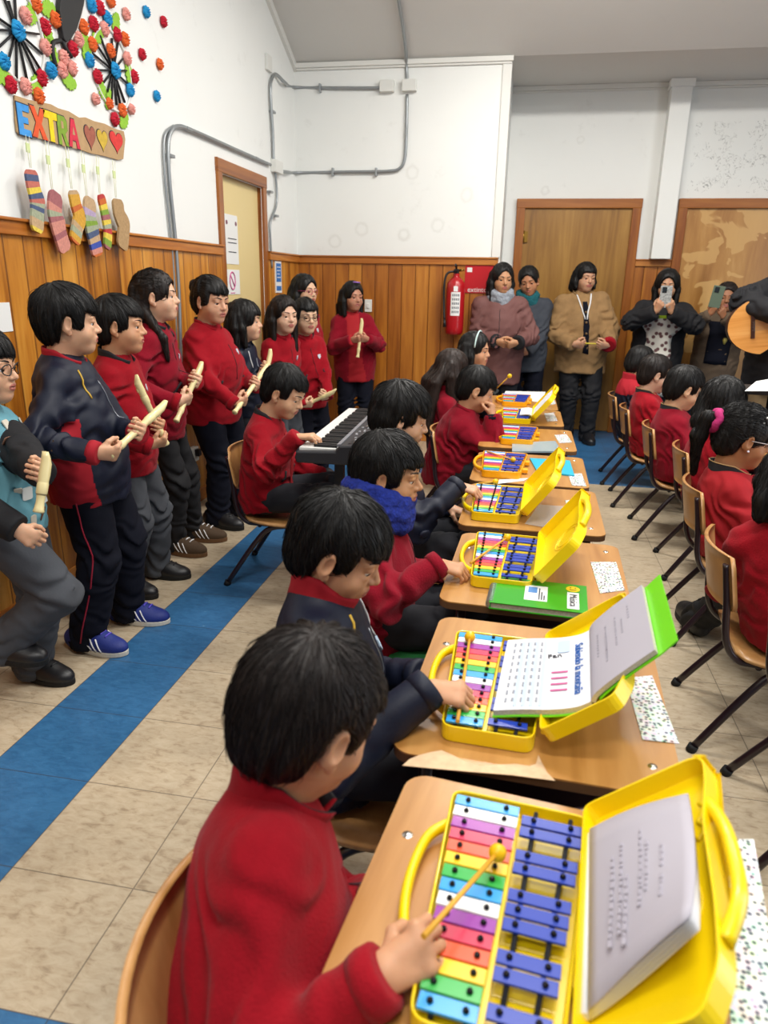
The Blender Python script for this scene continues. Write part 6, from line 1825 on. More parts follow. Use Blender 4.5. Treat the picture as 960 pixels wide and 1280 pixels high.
# tall girl
xr = -1.46
ra_, rb_ = X(220, 527, xr), X(253, 454, xr + .03)
person('standing tall girl in red jacket with long half tied dark hair', at=(-1.66, 3.13), face=5, look=16, pitch=-2, head=Y(196, 371, 3.1), h=1.35, ppm=281, girth=.88, skin='d6aa8c', feet=((-1.63, 3.30, 5), (-1.64, 3.10, -5)),
    hands=dict(R=hnd(HR, rb_, on=(ra_, rb_, .42)), L=hnd(HL, rb_, on=(ra_, rb_, .70))), top=dict(REDTOP, mat=M_RED2, collar=[M_DKCOL, M_DKCOL], hem=.12, loose=.95), bottom=dict(mat=M_BLACKC, rk=.85),
    shoe=dict(mat=M_BROWNS, sole=M_SOLEBR, kind='sneaker', accent=(M_WPIPE, M_WPIPE)), hair=dict(style='half', L=.24, fringe=.06, n=1200, mat=M_HAIRB), gaze=(0, 0))
recorder('cream recorder held upright by tall girl with long half tied hair', ra_, rb_)
# girl with bun
xr = -1.38
ra_, rb_ = X(293, 516, xr), X(334, 457, xr + .03)
person('standing child in bright red fleece with dark fringe and bun, before cream door', at=(-1.62, 3.62), face=-12, look=-22, pitch=8, head=Y(264, 376, 3.6), h=1.32, ppm=245, girth=1.14, skin='c9987a', feet=((-1.55, 3.74, 0), (-1.60, 3.54, -15)),
    hands=dict(R=hnd(HR, rb_, on=(ra_, rb_, .28)), L=hnd(HL, rb_, on=(ra_, rb_, .58))), top=dict(REDTOP, hem=.11, belly=.02), bottom=dict(mat=M_NAVY, rk=1.1), hair=dict(style='bun', L=.1, fringe=.036, n=900), gaze=(.1, -.35), shoe=dict(kind='laced'), hh=.215)
recorder('cream recorder slanting across the waist of child with dark bun', ra_, rb_)
# dark long hair girl in navy
person('standing girl in dark navy jacket with straight black bob, seen in profile', at=(-1.60, 4.06), face=0, look=12, pitch=0, head=Y(306, 402, 4.0), h=1.22, ppm=220, girth=.95, skin='cfa284',
    hands=dict(R=hnd(HR, X(330, 470, -1.42)), L=hnd(HL, X(334, 462, -1.40))), top=dict(mat=M_TRACK, collar=[M_TRACK, M_TRACK], hem=.10, zipm=M_ZIPS), bottom=dict(mat=M_DARKT), hair=dict(style='bob', L=.13, fringe=.034, n=700, vol=1.06), extra=[pipe_arm(M_WPIPE, 1)])
recorder('cream recorder whose tip rises behind the keyboard boy\'s head', X(330, 480, -1.41), X(339, 437, -1.39))
# pale girl
person('standing pale girl with long loose dark hair in red jacket, near blue notice', at=(-1.50, 4.42), face=-25, look=-40, pitch=4, head=Y(355, 394, 4.35), h=1.24, ppm=200, girth=.9, skin='d3a98e',
    hands=dict(R=hnd(HR, Y(352, 517, 4.2)), L=hnd(HL, Y(360, 514, 4.22))), top=dict(REDTOP, hem=.09), bottom=dict(mat=M_GREYT), hair=dict(style='long', L=.26, fringe=.06, n=700, mat=M_HAIRB, side_l=.2), gaze=(0, 0))
recorder('cream recorder held low by the pale girl with loose long hair', Y(330, 524, 4.15), Y(362, 512, 4.2))
# boy with glasses
ra_, rb_ = Y(380, 507, 4.42), Y(421, 488, 4.42)
person('standing boy with glasses and red fleece, before girl with pink glasses', at=(-1.36, 4.62), face=-45, look=-48, pitch=4, head=Y(382, 396, 4.55), h=1.20, ppm=195, girth=.95, skin='d2a98a', extra=[glasses(M_BLACK)],
    hands=dict(R=hnd(HR, rb_, on=(ra_, rb_, .22)), L=hnd(HL, rb_, on=(ra_, rb_, .55))), top=dict(REDTOP, hem=.12), bottom=dict(mat=M_NAVY), hair=dict(n=500, fringe=.04), gaze=(0, -.15))
recorder('cream recorder held low and level by boy with glasses', ra_, rb_)
# girl with glasses behind
person('standing girl with pink glasses and long black hair, partly hidden behind boy', at=(-1.56, 5.16), face=-25, look=-28, pitch=2, head=Y(381, 364, 5.1), h=1.35, ppm=174, girth=.9, skin='d2a98a', extra=[glasses(plain('pink_frame', 'b0486a', rough=.3))],
    top=dict(REDTOP), bottom=dict(mat=M_NAVY), hair=dict(style='long', L=.28, fringe=.06, n=500))
# girl with hair clip
ra_, rb_ = Y(447, 447, 5.40), Y(453, 398, 5.44)
person('standing girl with purple hair clip and open red jacket, at the back wall', at=(-1.30, 5.68), face=-72, look=-48, pitch=4, head=Y(441, 371, 5.65), h=1.34, ppm=163, girth=1.05, skin='b58066',
    hands=dict(R=hnd(HR, rb_, on=(ra_, rb_, .50)), L=hnd(HL, rb_, on=(ra_, rb_, .52))), top=dict(mat=None, mats=[M_RED2, M_REDP], matfn=lambda cc, c: np.where((np.abs((cc - c['P']) @ c['right']) < .052 + .02 * np.clip(-((cc - c['P']) @ c['up']) / .1, 0, 1)) & ((cc - c['P']) @ c['fwd'] > .04), 1, 0), collar=[M_DKCOL, M_DKCOL], collar_open=.7, hem=.15, bulk=1.1), bottom=dict(mat=M_NAVY), hair=dict(style='bob', L=.14, fringe=.06, n=500), gaze=(0, 0),
    extra=[lambda c: MB().tube([c['Hc'] + c['Rh'] @ (A3(p) * c['s']) for p in ((-.03, .055, .118), (.0, .062, .121), (.03, .05, .12))], .008, n=8, flat=.6).build('hair_clip', plain('purple_clip', 'a070c8', rough=.4), c['root'])])
recorder('cream recorder held upright by girl with purple hair clip', ra_, rb_)
# child at the far left edge
xr = -1.22
M_AQUA = plain('aqua_print_cloth', '5e93a0', rough=.8, bump=.15, bscale=200)
def aqua_mat(cc, c):
    arm = np.zeros(len(cc), bool)
    for q in (-1, 1):
        ax_ = c['N'] - c['P']; t_ = np.clip(((cc - c['P']) @ ax_) / (ax_ @ ax_), 0, 1); core_ = np.linalg.norm(cc - c['P'] - t_[:, None] * ax_, axis=1)
        for a, b, r0 in ((c['Sh'][q] * .62 + c['elb'][q] * .38, c['elb'][q], .058), (c['elb'][q], c['wri'][q], .058)):
            ba = b - a; t = ((cc - a) @ ba) / (ba @ ba); tt = np.clip(t, 0, 1); dist = np.linalg.norm(cc - a - tt[:, None] * ba, axis=1); arm |= (dist < r0 * c['S']) & (t > 0) & (dist * 2.2 < core_)
    return np.where(arm, 1, 0)
def black_sleeves(c):
    S = c['S']
    for q in (-1, 1):
        m0 = c['Sh'][q] * .45 + c['elb'][q] * .55; e, w_ = c['elb'][q], c['wri'][q]; wv = unit(w_ - e)
        f = SDF(np.minimum(np.minimum(m0, e), w_) - .09, np.maximum(np.maximum(m0, e), w_) + .09, .0055)
        f.add(cone(m0, e, .060 * S, .060 * S)); f.add(cone(e, w_ + wv * .012, .060 * S, .046 * S), .015)
        f.disp(folds(c['seed'] + 5 + q, .004, [(e, .1)], 85))
        x = unit(np.cross(wv, A3((.3, .2, 1)))); f.sub(rbox(w_ + wv * .062, (.06, .06, .05), np.stack([x, np.cross(wv, x), wv], 1)), .004)
        v, q_ = f.mesh(); mesh_obj('sleeve', v, q_, M_BLACKC, c['jacket'])
def aqua_print(c):
    f = c['jf']; S = c['S']; rg = random.Random(4)
    mts = [plain('print_cream', 'c9c2b2', rough=.8), plain('print_brown', '6b4a38', rough=.8), plain('print_white', 'd8dcd8', rough=.8)]
    for i in range(16):
        p = c['P'] + c['up'] * rg.uniform(-.04, .34) * S + c['right'] * rg.uniform(-.12, .13) * S + c['fwd'] * .12 * S
        p = on_surf(f, p, .001, 8); nrm = f.grad(p[None])[0]; x = unit(np.cross(c['up'], nrm)); y = np.cross(nrm, x)
        M = Matrix(np.stack([x, y, nrm], 1)).to_4x4(); M.translation = Vector(p)
        w, h_ = rg.uniform(.008, .02), rg.uniform(.01, .022)
        MB().prism(rrect(-w, -h_, w, h_, .006, 3), -.002, .001, 0, M).build('print_patch', mts[i % 3], c['jacket'])
    for q, s0 in (((.0, .02), 1),):
        pass
person('child in aqua printed top with black sleeves and glasses, cut by the left edge', at=(-1.53, 1.84), face=8, look=12, pitch=4, head=Y(-22, 458, 1.85), h=1.18, ppm=440, girth=1.05, skin='cfa080',
    feet=((-1.56, 1.90, -5), (-1.55, 1.76, 0, .15)), hands=dict(L=hnd(HL, X(60, 565, xr), on=(X(48, 641, xr), X(60, 565, xr + .01), .52), fd=(.75, .5, .2)), R=dict(pos=tuple(X(40, 672, -1.30)), fd=(-.2, .75, -.6), pn=(-.8, -.2, -.4), localdir=True, curl=.6, pole=(.5, -.9, -.2))),
    top=dict(mat=M_AQUA, collar=[M_AQUA, M_AQUA], collar_h=.02, hem=.06, wr=.006), bottom=dict(mat=M_GREYT, rk=1.15), hair=dict(n=800, fringe=.03), extra=[glasses(M_BLACK), black_sleeves, aqua_print], shoe=dict(kind='laced'), gaze=(0, -.1))
recorder('cream recorder held upright by child in aqua top at left edge', X(48, 641, xr), X(60, 565, xr + .01))

# ------------------------------------------------------------------ keyboard player
person('boy in red fleece seated at the electronic keyboard, looking down', at=(-1.03, 2.95), face=4, look=-6, pitch=26, sit=True, pelvis=(-1.09, 2.95, .395), neck_off=(0, -.035, 0), head=Y(356, 490, 2.95), h=1.26, ppm=290, girth=.95, skin='cc9e7c',
    hands=dict(R=dict(pos=tuple(X(388, 545, -.80)), fd=(.95, .15, .12), pn=(.1, 0, -1), curl=.5, pole=(.5, -.4, -1)), L=dict(pos=tuple(Y(413, 600, 3.1)), fd=(.9, -.2, -.35), pn=(0, 0, -1), curl=.35)), feet=((-.66, 3.06, 0), (-.68, 2.86, 0)),
    top=dict(mat=M_RED, collar=[M_DKCOL, M_DKCOL], collar_h=.05, collar_open=.6, pocket=M_DKCOL, hem=.06, cuff=M_RED, wr=.009), bottom=dict(mat=M_DARKT), hair=dict(n=1200, fringe=.045), extra=[placket(M_REDP, .022)], gaze=(0, -.6))
chair('plywood chair on the blue floor stripe under the keyboard boy', -.985, 2.98, 2)
# keyboard on its stand
M_KEYB = plain('keyboard_case', '26262a', rough=.45, bump=.05)
kz = .655
kb = thing('electronic_keyboard', 'black electronic keyboard with white keys before boy in red fleece', 'keyboard', (-.845, 3.10, kz - .02), math.radians(1.5))
KL = .50
prof = [(0, 0), (.31, 0), (.325, .03), (.325, .085), (.17, .075), (.155, .052), (.0, .045), (-.008, .02)]
m = MB(); n = len(prof)
m.add([(x, -KL, z) for x, z in prof] + [(x, KL, z) for x, z in prof], [list(range(n)), [n + i for i in range(n)][::-1]] + [(i, n + i, n + (i + 1) % n, (i + 1) % n) for i in range(n)])
m.build('case', M_KEYB, kb, .006)
M_WKEY = plain('white_key', 'e4e4e0', rough=.25)
nk = 36; kw = (2 * KL - .06) / nk
for i in range(nk):
    y = -KL + .03 + i * kw
    MB().box((.004, y + .0006, .044), (.150, y + kw - .0006, .056), bev=.001).build('white_key', M_WKEY, kb)
for i in range(nk - 1):
    if i % 7 in (0, 1, 3, 4, 5): MB().box((.058, -KL + .03 + (i + 1) * kw - .007, .054), (.150, -KL + .03 + (i + 1) * kw + .007, .066), bev=.0015).build('black_key', M_BLACK, kb)
MB().box((.158, -KL + .02, .068), (.172, KL - .02, .078)).build('trim_strip', plain('grey_strip', '77777c', rough=.4), kb)
sl = math.atan2(.01, .155)
MP = Matrix.Translation((.17, 0, .0752)) @ Matrix.Rotation(-sl, 4, 'Y')
MB().box((.03, -.12, 0), (.11, .10, .002), 0, MP).build('display', plain('display_grey', '3b4a50', rough=.15), kb)
rg = random.Random(3)
for i in range(26):
    xx, yy = rg.uniform(.02, .125), -.40 + (i % 13) * .022; MB().box((xx - .004, yy, 0), (xx + .004, yy + .012, .003), 0, MP).build('button', plain('button_grey', '9a9a9e', rough=.4) if i == 0 else bpy.data.materials['button_grey'], kb)
for yy in (-.46, .36):
    gr = MB()
    for j in range(6): gr.box((.03 + j * .016, yy, 0), (.038 + j * .016, yy + .10, .0015), 0, MP)
    gr.box((.026, yy - .003, -.001), (.122, yy + .103, .0006), 0, MP); gr.build('speaker_grille', M_BLACK, kb)
text_mesh('print', 'PORTABLE', .014, M_WPIPE, MP @ Matrix.Translation((.125, .2, .001)) @ Matrix.Rotation(math.radians(-90), 4, 'Z'), kb) if False else None
st = thing('keyboard_stand', 'black metal stand carrying the electronic keyboard', 'stand', (-.70, 3.10, 0))
for sy in (-1, 1):
    MB().box((-.018, sy * .33 - .018, .0), (.018, sy * .33 + .018, kz - .025)).build('post', M_BLACK, st)
    MB().box((-.20, sy * .33 - .02, 0.0), (.22, sy * .33 + .02, .03), bev=.004).build('foot', M_BLACK, st)
    MB().box((-.14, sy * .33 - .015, kz - .03), (.19, sy * .33 + .015, kz - .001), bev=.003).build('support_arm', M_BLACK, st)
MB().box((-.015, -.33, .3), (.015, .33, .34)).build('crossbar', M_BLACK, st)
kc = MB().tube(smooth_path([(-1.02, 3.12, .24), (-.97, 3.10, .12), (-.93, 3.06, .012), (-.80, 3.02, .008), (-.72, 3.2, .008), (-.7, 3.42, .008), (-.69, 3.5, .3), (-.6, 3.45, kz + .02)], 6), .004, n=8).build('power_cable', M_BLACK)
tag(kc, 'thin black cable hanging under the keyboard boy\'s chair', 'cable')

# ------------------------------------------------------------------ left row of seated pupils
# nearest boy
hb = Vector((.030, .617, .615))
mR = Vector(Y(546, 1152, .60)); mB = Vector(Y(622, 1066, .745))
person('nearest seated boy in red fleece with short black hair, back turned', at=(-.27, .64), face=14, look=46, pitch=24, sit=True, pelvis=(-.28, .63, .39), head=Y(388, 895, .78), h=1.20, ppm=950, girth=1.02, skin='c4926f', hh=.205,
    hands=dict(R=dict(pos=tuple(Y(524, 1188, .595)), fd=(.72, .55, .28), pn=(-.45, .25, -.85), curl=.62, thumb=.8, pole=(.5, -.5, -.8))), feet=((.04, .76, 0), (.04, .52, 0)),
    top=dict(mat=M_RED, collar=[M_RED, M_DKCOL], collar_h=.058, zipm=M_ZIP, cuff=M_RED, pocket=None, wr=.0045, collar_open=.25, collar_r=1.05), bottom=dict(mat=M_DARKT), hair=dict(n=4200, vol=1.03, fringe=.036, rad=.0009, mat=M_HAIRB), gaze=(0, -.4))
mallet('yellow mallet in the hand of nearest boy, head over the bars', mR - (mB - mR) * .18, mB)
chair('plywood chair at bottom edge under the nearest boy in red fleece', -.118, .605, 4)
# second boy
person('seated boy in navy tracksuit jacket with red collar, second of left row', at=(-.31, 1.27), face=3, look=2, pitch=25, sit=True, pelvis=(-.34, 1.25, .39), head=Y(424, 688, 1.28), h=1.22, arml=1.25, neck_off=(0, .012, .022), ppm=633, girth=1.0, skin='c4926f', hh=.205,
    hands=dict(R=dict(pos=tuple(Z(571, 866, .628)), fd=(.93, .2, -.12), pn=(-.15, .25, -.95), curl=.55, thumb=.7)), feet=((.04, 1.37, 0), (.04, 1.13, 0)),
    top=dict(mat=M_TRACK, collar=[M_REDC, M_REDC], collar_h=.07, zipm=M_ZIPS, cuff=M_TRACK, wr=.007, collar_open=.3, collar_r=1.05, badge=plain('pale_blue_badge', 'b4c8dc')), bottom=dict(mat=M_DARKT), hair=dict(n=3000, vol=1.03, fringe=.028, rad=.0010), extra=[pipe_arm(M_YPIPE, 1), pipe_arm(M_WPIPE, -1)], gaze=(0, -.6))
chair('plywood chair under seated boy in navy tracksuit jacket', -.20, 1.24, 2)
# third boy with blue neck warmer
M_SNOOD = plain('blue_fleece_neck_warmer', '182a80', rough=.95, noise=.25, nscale=110, bump=1.0, bscale=150)
def neck_warmer(mat, r0=.085, hgt=.085, fl=.9, res=.0035, amp=.006, drop=.02):
    def fn(c):
        s = c['s']; ax = unit(unit(c['Hc'] - c['N']) * .6 + c['up'] * .6); c0 = c['N'] + ax * .004 - c['up'] * drop
        f = SDF(c0 - .19, c0 + .19, res * c['k'] * 1.2)
        x = unit(np.cross(c['fwd'], ax)); fw = unit(np.cross(ax, x))
        for lv, rr, tr in ((0.0, 1.12, .026), (.35, 1.08, .03), (.75, 1.0, .03)):
            R = r0 * s * rr
            for i in range(18):
                a0, a1 = 2 * math.pi * i / 18, 2 * math.pi * (i + 1) / 18
                q = [c0 + ax * (hgt * s * lv - .02 * max(0, math.sin(t)) * s) + (x * math.cos(t) + fw * (math.sin(t) * fl + .12)) * R for t in (a0, a1)]
                f.add(cone(q[0], q[1], tr * s, tr * s), .012)
        f.disp(lambda X_, Y_, Z_: vnoise(X_ * 70, Y_ * 70, Z_ * 90, 5) * amp * .5 + vnoise(X_ * 25, Y_ * 25, Z_ * 30, 8) * amp, .02)
        v, q = f.mesh(); mesh_obj('neck_warmer', v, q, mat, c['root'])
    return fn
person('seated boy in red fleece wearing a fluffy blue neck warmer', at=(-.32, 1.88), face=2, look=0, pitch=8, sit=True, pelvis=(-.36, 1.86, .39), head=Y(486, 592, 1.9), h=1.20, ppm=447, girth=.98, skin='b98862', hh=.205,
    hands=dict(R=dict(pos=tuple(Z(572, 711, .604)), fd=(.95, .05, -.15), pn=(-.1, .2, -.95), curl=.6, thumb=.7)), feet=((.02, 1.98, 0), (.02, 1.74, 0)),
    top=dict(mat=M_RED2, collar=[M_RED2, M_RED2], zipm=M_ZIP, cuff=M_RED2, wr=.009, pocket=M_DKCOL), bottom=dict(mat=M_DARKT), hair=dict(n=2200, vol=1.02, fringe=.034), extra=[neck_warmer(M_SNOOD, r0=.090, hgt=.10, drop=-.012)], gaze=(.2, -.3))
chair('plywood chair with green cushion under the boy with blue neck warmer', -.21, 1.86, 2)
cu = MB(); cu.lathe([(0, 0), (.13, 0), (.155, .008), (.158, .016), (.15, .026), (.0, .030)], 0, 30); cuo = cu.build('seat_cushion', plain('green_cushion', '1f6b34', rough=.9, bump=.3, bscale=120)); cuo.location = (-.22, 1.86, .308); tag(cuo, 'round green seat cushion on chair of boy with blue neck warmer', 'cushion')
a, b = Vector(Z(588, 704, .605)), Vector(Z(634, 672, .62)); mallet('yellow mallet lying across bars behind the green notebook', a, b)
# fourth, bowl haircut
person('seated boy in dark navy top with heavy black bowl haircut', at=(-.38, 2.48), face=0, look=12, pitch=16, sit=True, pelvis=(-.42, 2.46, .40), head=Y(502, 521, 2.5), h=1.26, arml=1.15, ppm=349, girth=1.02, skin='c29678', hh=.215,
    hands=dict(R=dict(pos=tuple(Z(591, 612, .635)), fd=(.95, .05, -.2), pn=(0, .15, -.95), curl=.5)), feet=((-.02, 2.58, 0), (-.02, 2.34, 0)),
    top=dict(mat=M_TRACK, collar=[M_TRACK, M_TRACK], cuff=M_TRACK, wr=.009), bottom=dict(mat=M_DARKT), hair=dict(style='bowl', fringe=.022, n=1800, vol=1.04), gaze=(0, -.5))
chair('plywood chair under the boy with the bowl haircut', -.27, 2.46, 2)
mallet('yellow mallet behind hand of boy with bowl haircut', ml(G4, -.08, .15, .038), ml(G4, -.02, .168, .044))
# sixth: chin on hand
person('seated boy in crimson fleece resting chin on his hand over desk', at=(-.25, 3.66), face=0, look=8, pitch=24, sit=True, pelvis=(-.33, 3.68, .40), head=Y(596, 487, 3.65), h=1.25, ppm=244, girth=1.15, skin='c4926f',
    hands=dict(R=dict(pos=tuple(Y(615, 508, 3.60)), fd=(-.1, .25, .95), pn=(-.7, .4, .3), curl=.85, pole=(.3, .3, -1)), L=dict(pos=tuple(Y(610, 503, 3.74)), fd=(.1, -.3, .9), pn=(-.6, -.4, .4), curl=.8, pole=(-.3, .3, -1))), feet=((-.0, 3.78, 0), (-.0, 3.54, 0)),
    top=dict(mat=M_RED2, collar=[M_RED2, M_RED2], cuff=M_NAVY, wr=.013, bulk=1.15), bottom=dict(mat=M_DARKT), hair=dict(n=900, fringe=.034), gaze=(0, -.5))
chair('plywood chair behind the boy resting chin on hand', -.17, 3.64, -4)
mallet('wooden mallet pointing up from the chin resting boy\'s fist', Y(618, 488, 3.66), Y(637, 470, 3.62))
# seventh: long hair
person('seated girl with very long straight brown hair, back turned', at=(-.36, 4.2), face=5, look=30, pitch=8, sit=True, pelvis=(-.40, 4.2, .40), head=Y(566, 462, 4.2), h=1.25, ppm=220, girth=.9, skin='c4926f', top=dict(mat=M_RED2, collar=[M_RED2, M_RED2]), bottom=dict(mat=M_DARKT),
    hair=dict(style='long', L=.36, fringe=.06, n=1200, drape=.10, mat=hair_mat('brown_hair', '2a1f1a')))
chair('plywood chair at the left behind girl with long brown hair', -.27, 4.2, -8)
person('seated girl with pale headband, face turned right, last of left row', at=(-.34, 4.75), face=-5, look=-12, pitch=4, sit=True, pelvis=(-.38, 4.75, .42), head=Y(594, 438, 4.7), h=1.3, ppm=199, girth=.9, skin='c2906f', top=dict(mat=M_RED2, collar=[M_RED2, M_RED2]), bottom=dict(mat=M_DARKT),
    hair=dict(style='long', L=.2, fringe=.06, n=500), extra=[lambda c: MB().tube([c['Hc'] + c['Rh'] @ (A3((.092 * math.cos(t), .018, .022 + .112 * math.sin(t))) * c['s']) for t in np.linspace(.05, 3.09, 20)], .005, n=8).build('headband', plain('pale_headband', 'b8d0cc', rough=.5), c['root'])])
chair('plywood chair under girl with pale headband', -.25, 4.75, 0)

# ------------------------------------------------------------------ right row of seated pupils
POLO = dict(mat=M_RED, collar=[M_DKCOL, M_DKCOL], collar_h=.045, collar_open=.2, collar_line=plain('tan_line', 'a88a5c', rough=.7), wr=.008)
def rrow(label, y, u, v, look, pitch, top, hair, girth=1.0, clabel=None, x=None, ppm=270, h=1.24, face=2, **k):
    H_ = Y(u, v, y); px = H_.x - .03 if x is None else x
    c = person(label, at=(px, y), face=face, look=look, pitch=pitch, sit=True, pelvis=(px + .045, y, .40), head=H_, h=h, ppm=ppm, girth=girth, feet=((px + .36, y + .1, 0), (px + .36, y - .12, 0)), top=top, hair=hair, **k)
    chair(clabel, px + (.125 if x is not None else .11), y, -4); return c
rrow('seated pupil in navy and red hooded jacket, farthest of the right row', 5.15, 800, 455, 25, 24, dict(mat=None, mats=[M_TRACK, M_REDC], matfn=lambda cc, c: np.where((cc - c['N']) @ c['up'] > -.055, 1, 0), collar=[M_REDC, M_REDC], collar_h=.07, wr=.009), dict(n=500), 1.15, 'farthest plywood chair of the right row, under hooded jacket pupil', ppm=206, skin='c4926f', extra=[pipe_arm(M_WPIPE, 1)])
rrow('seated boy in red top with short brown black hair, second farthest right', 4.62, 819, 468, 8, 14, dict(POLO), dict(n=700, mat=M_HAIRB, fringe=.045), 1.0, 'plywood chair under the short haired boy, second farthest of right row', ppm=226, skin='c9a086')
rrow('seated boy in red fleece with rounded black haircut looking down, right row', 4.02, 855, 486, 10, 20, dict(POLO, mat=M_RED2), dict(n=900, vol=1.03, fringe=.03), 1.12, 'plywood chair under the boy with rounded haircut in right row', ppm=264, skin='cc9e7c')
rrow('seated child in red fleece whose thick black hair hides the face', 3.47, 903, 508, 62, 14, dict(REDTOP, pocket=None), dict(style='bob', L=.05, n=1400, vol=1.12, fringe=.04, side_l=.04), 1.15, 'plywood chair with both rear legs seen on the beige floor', ppm=300, skin='c4926f', hh=.215)
def scrunchie(c):
    T = lambda *p: c['Hc'] + c['Rh'] @ (A3(p) * c['s'])
    MB().tube([T(.034 * math.cos(a), -.122 + .004 * math.sin(a * 5), .036 + .034 * math.sin(a)) for a in np.linspace(0, 6.283, 24, endpoint=False)], .015 * c['s'], n=10, closed=True).build('scrunchie', plain('magenta_scrunchie', 'b02a6a', rough=.9, bump=.4, bscale=150), c['root'])
    for p in ((.045, .035, .112), (.06, .03, .095), (.072, .02, .075)): MB().ball(T(*p), .0045).build('hair_bead', plain('white_bead', 'd8d8d4', rough=.2), c['root'])
    MB().ball(T(.086, .002, -.036), .0042).build('earring', plain('pearl_stud', 'dcd8e6', rough=.2), c['root'])
rrow('seated girl with ponytail, magenta scrunchie and glasses in red polo', 2.80, 930, 547, 2, 12, dict(POLO, mat=M_REDP, cuff=None), dict(style='pony', L=.20, n=1500, fringe=.06, down=(-.1, 0, -1)), 1.0, 'plywood chair behind the girl with magenta scrunchie', ppm=364, skin='a8744f', hh=.215, extra=[glasses(plain('clear_frame', 'b8b0b0', rough=.2)), scrunchie])
fa = Z(862, 786, 0)
person('seated pupil in red top with dark collar, back turned, cut by the right edge', at=(.87, 2.08), face=68, look=60, pitch=8, sit=True, pelvis=(.875, 2.07, .40), head=Y(1003, 592, 2.12), h=1.34, ppm=494, girth=1.12, skin='c4926f', shw=1.12,
    feet=((fa.x + .02, fa.y, 95), (1.05, 2.46, 60)), top=dict(POLO, wr=.007), bottom=dict(mat=M_BLACKC), hair=dict(style='long', L=.10, n=1500, fringe=.05, side_l=.1))
chair('plywood chair with dark tubes behind pupil at the right edge', .845, 2.12, -4)
chair('plywood chair cut by the right edge, nearest of the right row', .885, 1.64, -6)
bag = None
for i, (lab, y) in enumerate((('wooden school desk of right row before pupils, mostly hidden nearest', 2.2), ('wooden school desk of right row before girl with magenta scrunchie', 2.85), ('wooden school desk of right row hidden behind thick haired child', 3.5), ('wooden school desk of right row before boy with rounded haircut', 4.1), ('wooden school desk of right row before second farthest boy', 4.7))):
    d = copy_tree(desks[4]); d.location = (1.36, y, 0); d.rotation_euler = (0, 0, 0); d['label'] = lab; d['group'] = 'wooden school desks in the right row'
G9 = copy_tree(G5); G9.location = (1.28, 4.05, gz); G9.rotation_euler = (0, 0, 0); G9['label'] = 'amber glockenspiel glimpsed before boy with rounded haircut in right row'; G9['group'] = 'glockenspiels on the right row desks'
ps = sheet('music_sheet', 'white music sheet seen above the girl with ponytail at right edge', 'paper', [Y(931, 489, 3.3), Y(966, 489, 3.3), Y(968, 473, 3.6), Y(945, 477, 3.6)], M_PAPER)
mst = thing('music_stand', 'black music stand holding the white music sheet at right edge', 'stand', (ps.location.x + .04, ps.location.y, 0))
MB().tube([(0, 0, .02), (0, 0, ps.location.z - .02)], .009).build('pole', M_BLACK, mst); MB().box((-.12, -.1, ps.location.z - .03), (.14, .12, ps.location.z - .012)).build('desk_plate', M_BLACK, mst)
for a in (0, 2.09, 4.19): MB().tube([(0, 0, .12), (.22 * math.cos(a), .22 * math.sin(a), .008)], .007).build('leg', M_BLACK, mst)

# ------------------------------------------------------------------ adults at the back
def scarf(mat, **k): return neck_warmer(mat, **k)
M_BROWNC = plain('brown_coat', '6a4440', rough=.75, bump=.2, bscale=60)
M_GREYC = plain('charcoal_coat', '363a42', rough=.8, bump=.2, bscale=80)
M_TANC = plain('tan_suede', '8f6f48', rough=.9, noise=.12, nscale=18, bump=.35, bscale=60)
M_GSC = plain('grey_knit', '8b9098', rough=.95, noise=.2, nscale=80, bump=.8, bscale=120)
M_TSC = plain('teal_knit', '16555c', rough=.95, noise=.15, nscale=80, bump=.6, bscale=120)
AD = dict(adult=True)
person('woman in brown padded coat with grey neck scarf, hands clasped', at=(-.18, 6.0), face=-88, look=-72, pitch=6, head=Y(628, 349, 5.95), h=1.50, ppm=159, girth=1.12, skin='b5835f', adult=True,
    hands=dict(R=hnd(HR, Y(630, 430, 5.76), fd=(-.8, .3, -.2)), L=hnd(HL, Y(637, 431, 5.74), fd=(.8, .3, -.2))), top=dict(mat=M_BROWNC, collar=[M_BROWNC, M_BROWNC], hem=.26, bulk=1.25, zipm=M_DKCOL, cuff=M_BLACKC, wr=.007), bottom=dict(mat=M_DARKT),
    hair=dict(style='long', L=.24, fringe=.06, n=500), extra=[scarf(M_GSC, r0=.075, hgt=.09)], gaze=(0, -.05), pelvis_off=(0, 0, .02))
person('woman in charcoal coat and teal scarf, head tilted, right of brown coat', at=(.03, 6.38), face=-80, look=-95, pitch=14, tilt=8, head=Y(661, 352, 6.3), h=1.47, ppm=153, girth=1.1, skin='b07a58', adult=True,
    hands=dict(R=hnd(HR, Y(647, 438, 6.1)), L=hnd(HL, Y(652, 440, 6.1))), top=dict(mat=M_GREYC, collar=[M_GREYC, M_GREYC], hem=.16, bulk=1.2, wr=.006), bottom=dict(mat=M_NAVY), hair=dict(style='lowpony', L=.05, fringe=.06, n=500), extra=[scarf(M_TSC, r0=.068, hgt=.075)], gaze=(0, -.3))
def lanyard(c):
    f = c['jf']
    for q in (-1, 1):
        MB().tube([on_surf(f, (c['N'] + c['right'] * q * .055 + c['fwd'] * .07) * (1 - t) + (c['N'] - c['up'] * .20 + c['right'] * q * .006 + c['fwd'] * .15) * t, .004, 8) for t in np.linspace(0, 1, 8)], .006, n=8, flat=.4).build('lanyard', M_WPIPE, c['root'])
def buttons(c):
    f = c['jf']
    for t in (.3, .5, .7, .9):
        p = on_surf(f, c['N'] * (1 - t) + c['P'] * t + c['fwd'] * .16, .002, 8); MB().ball(p, .011).build('button', plain('horn_button', '6a5030', rough=.4), c['jacket'])
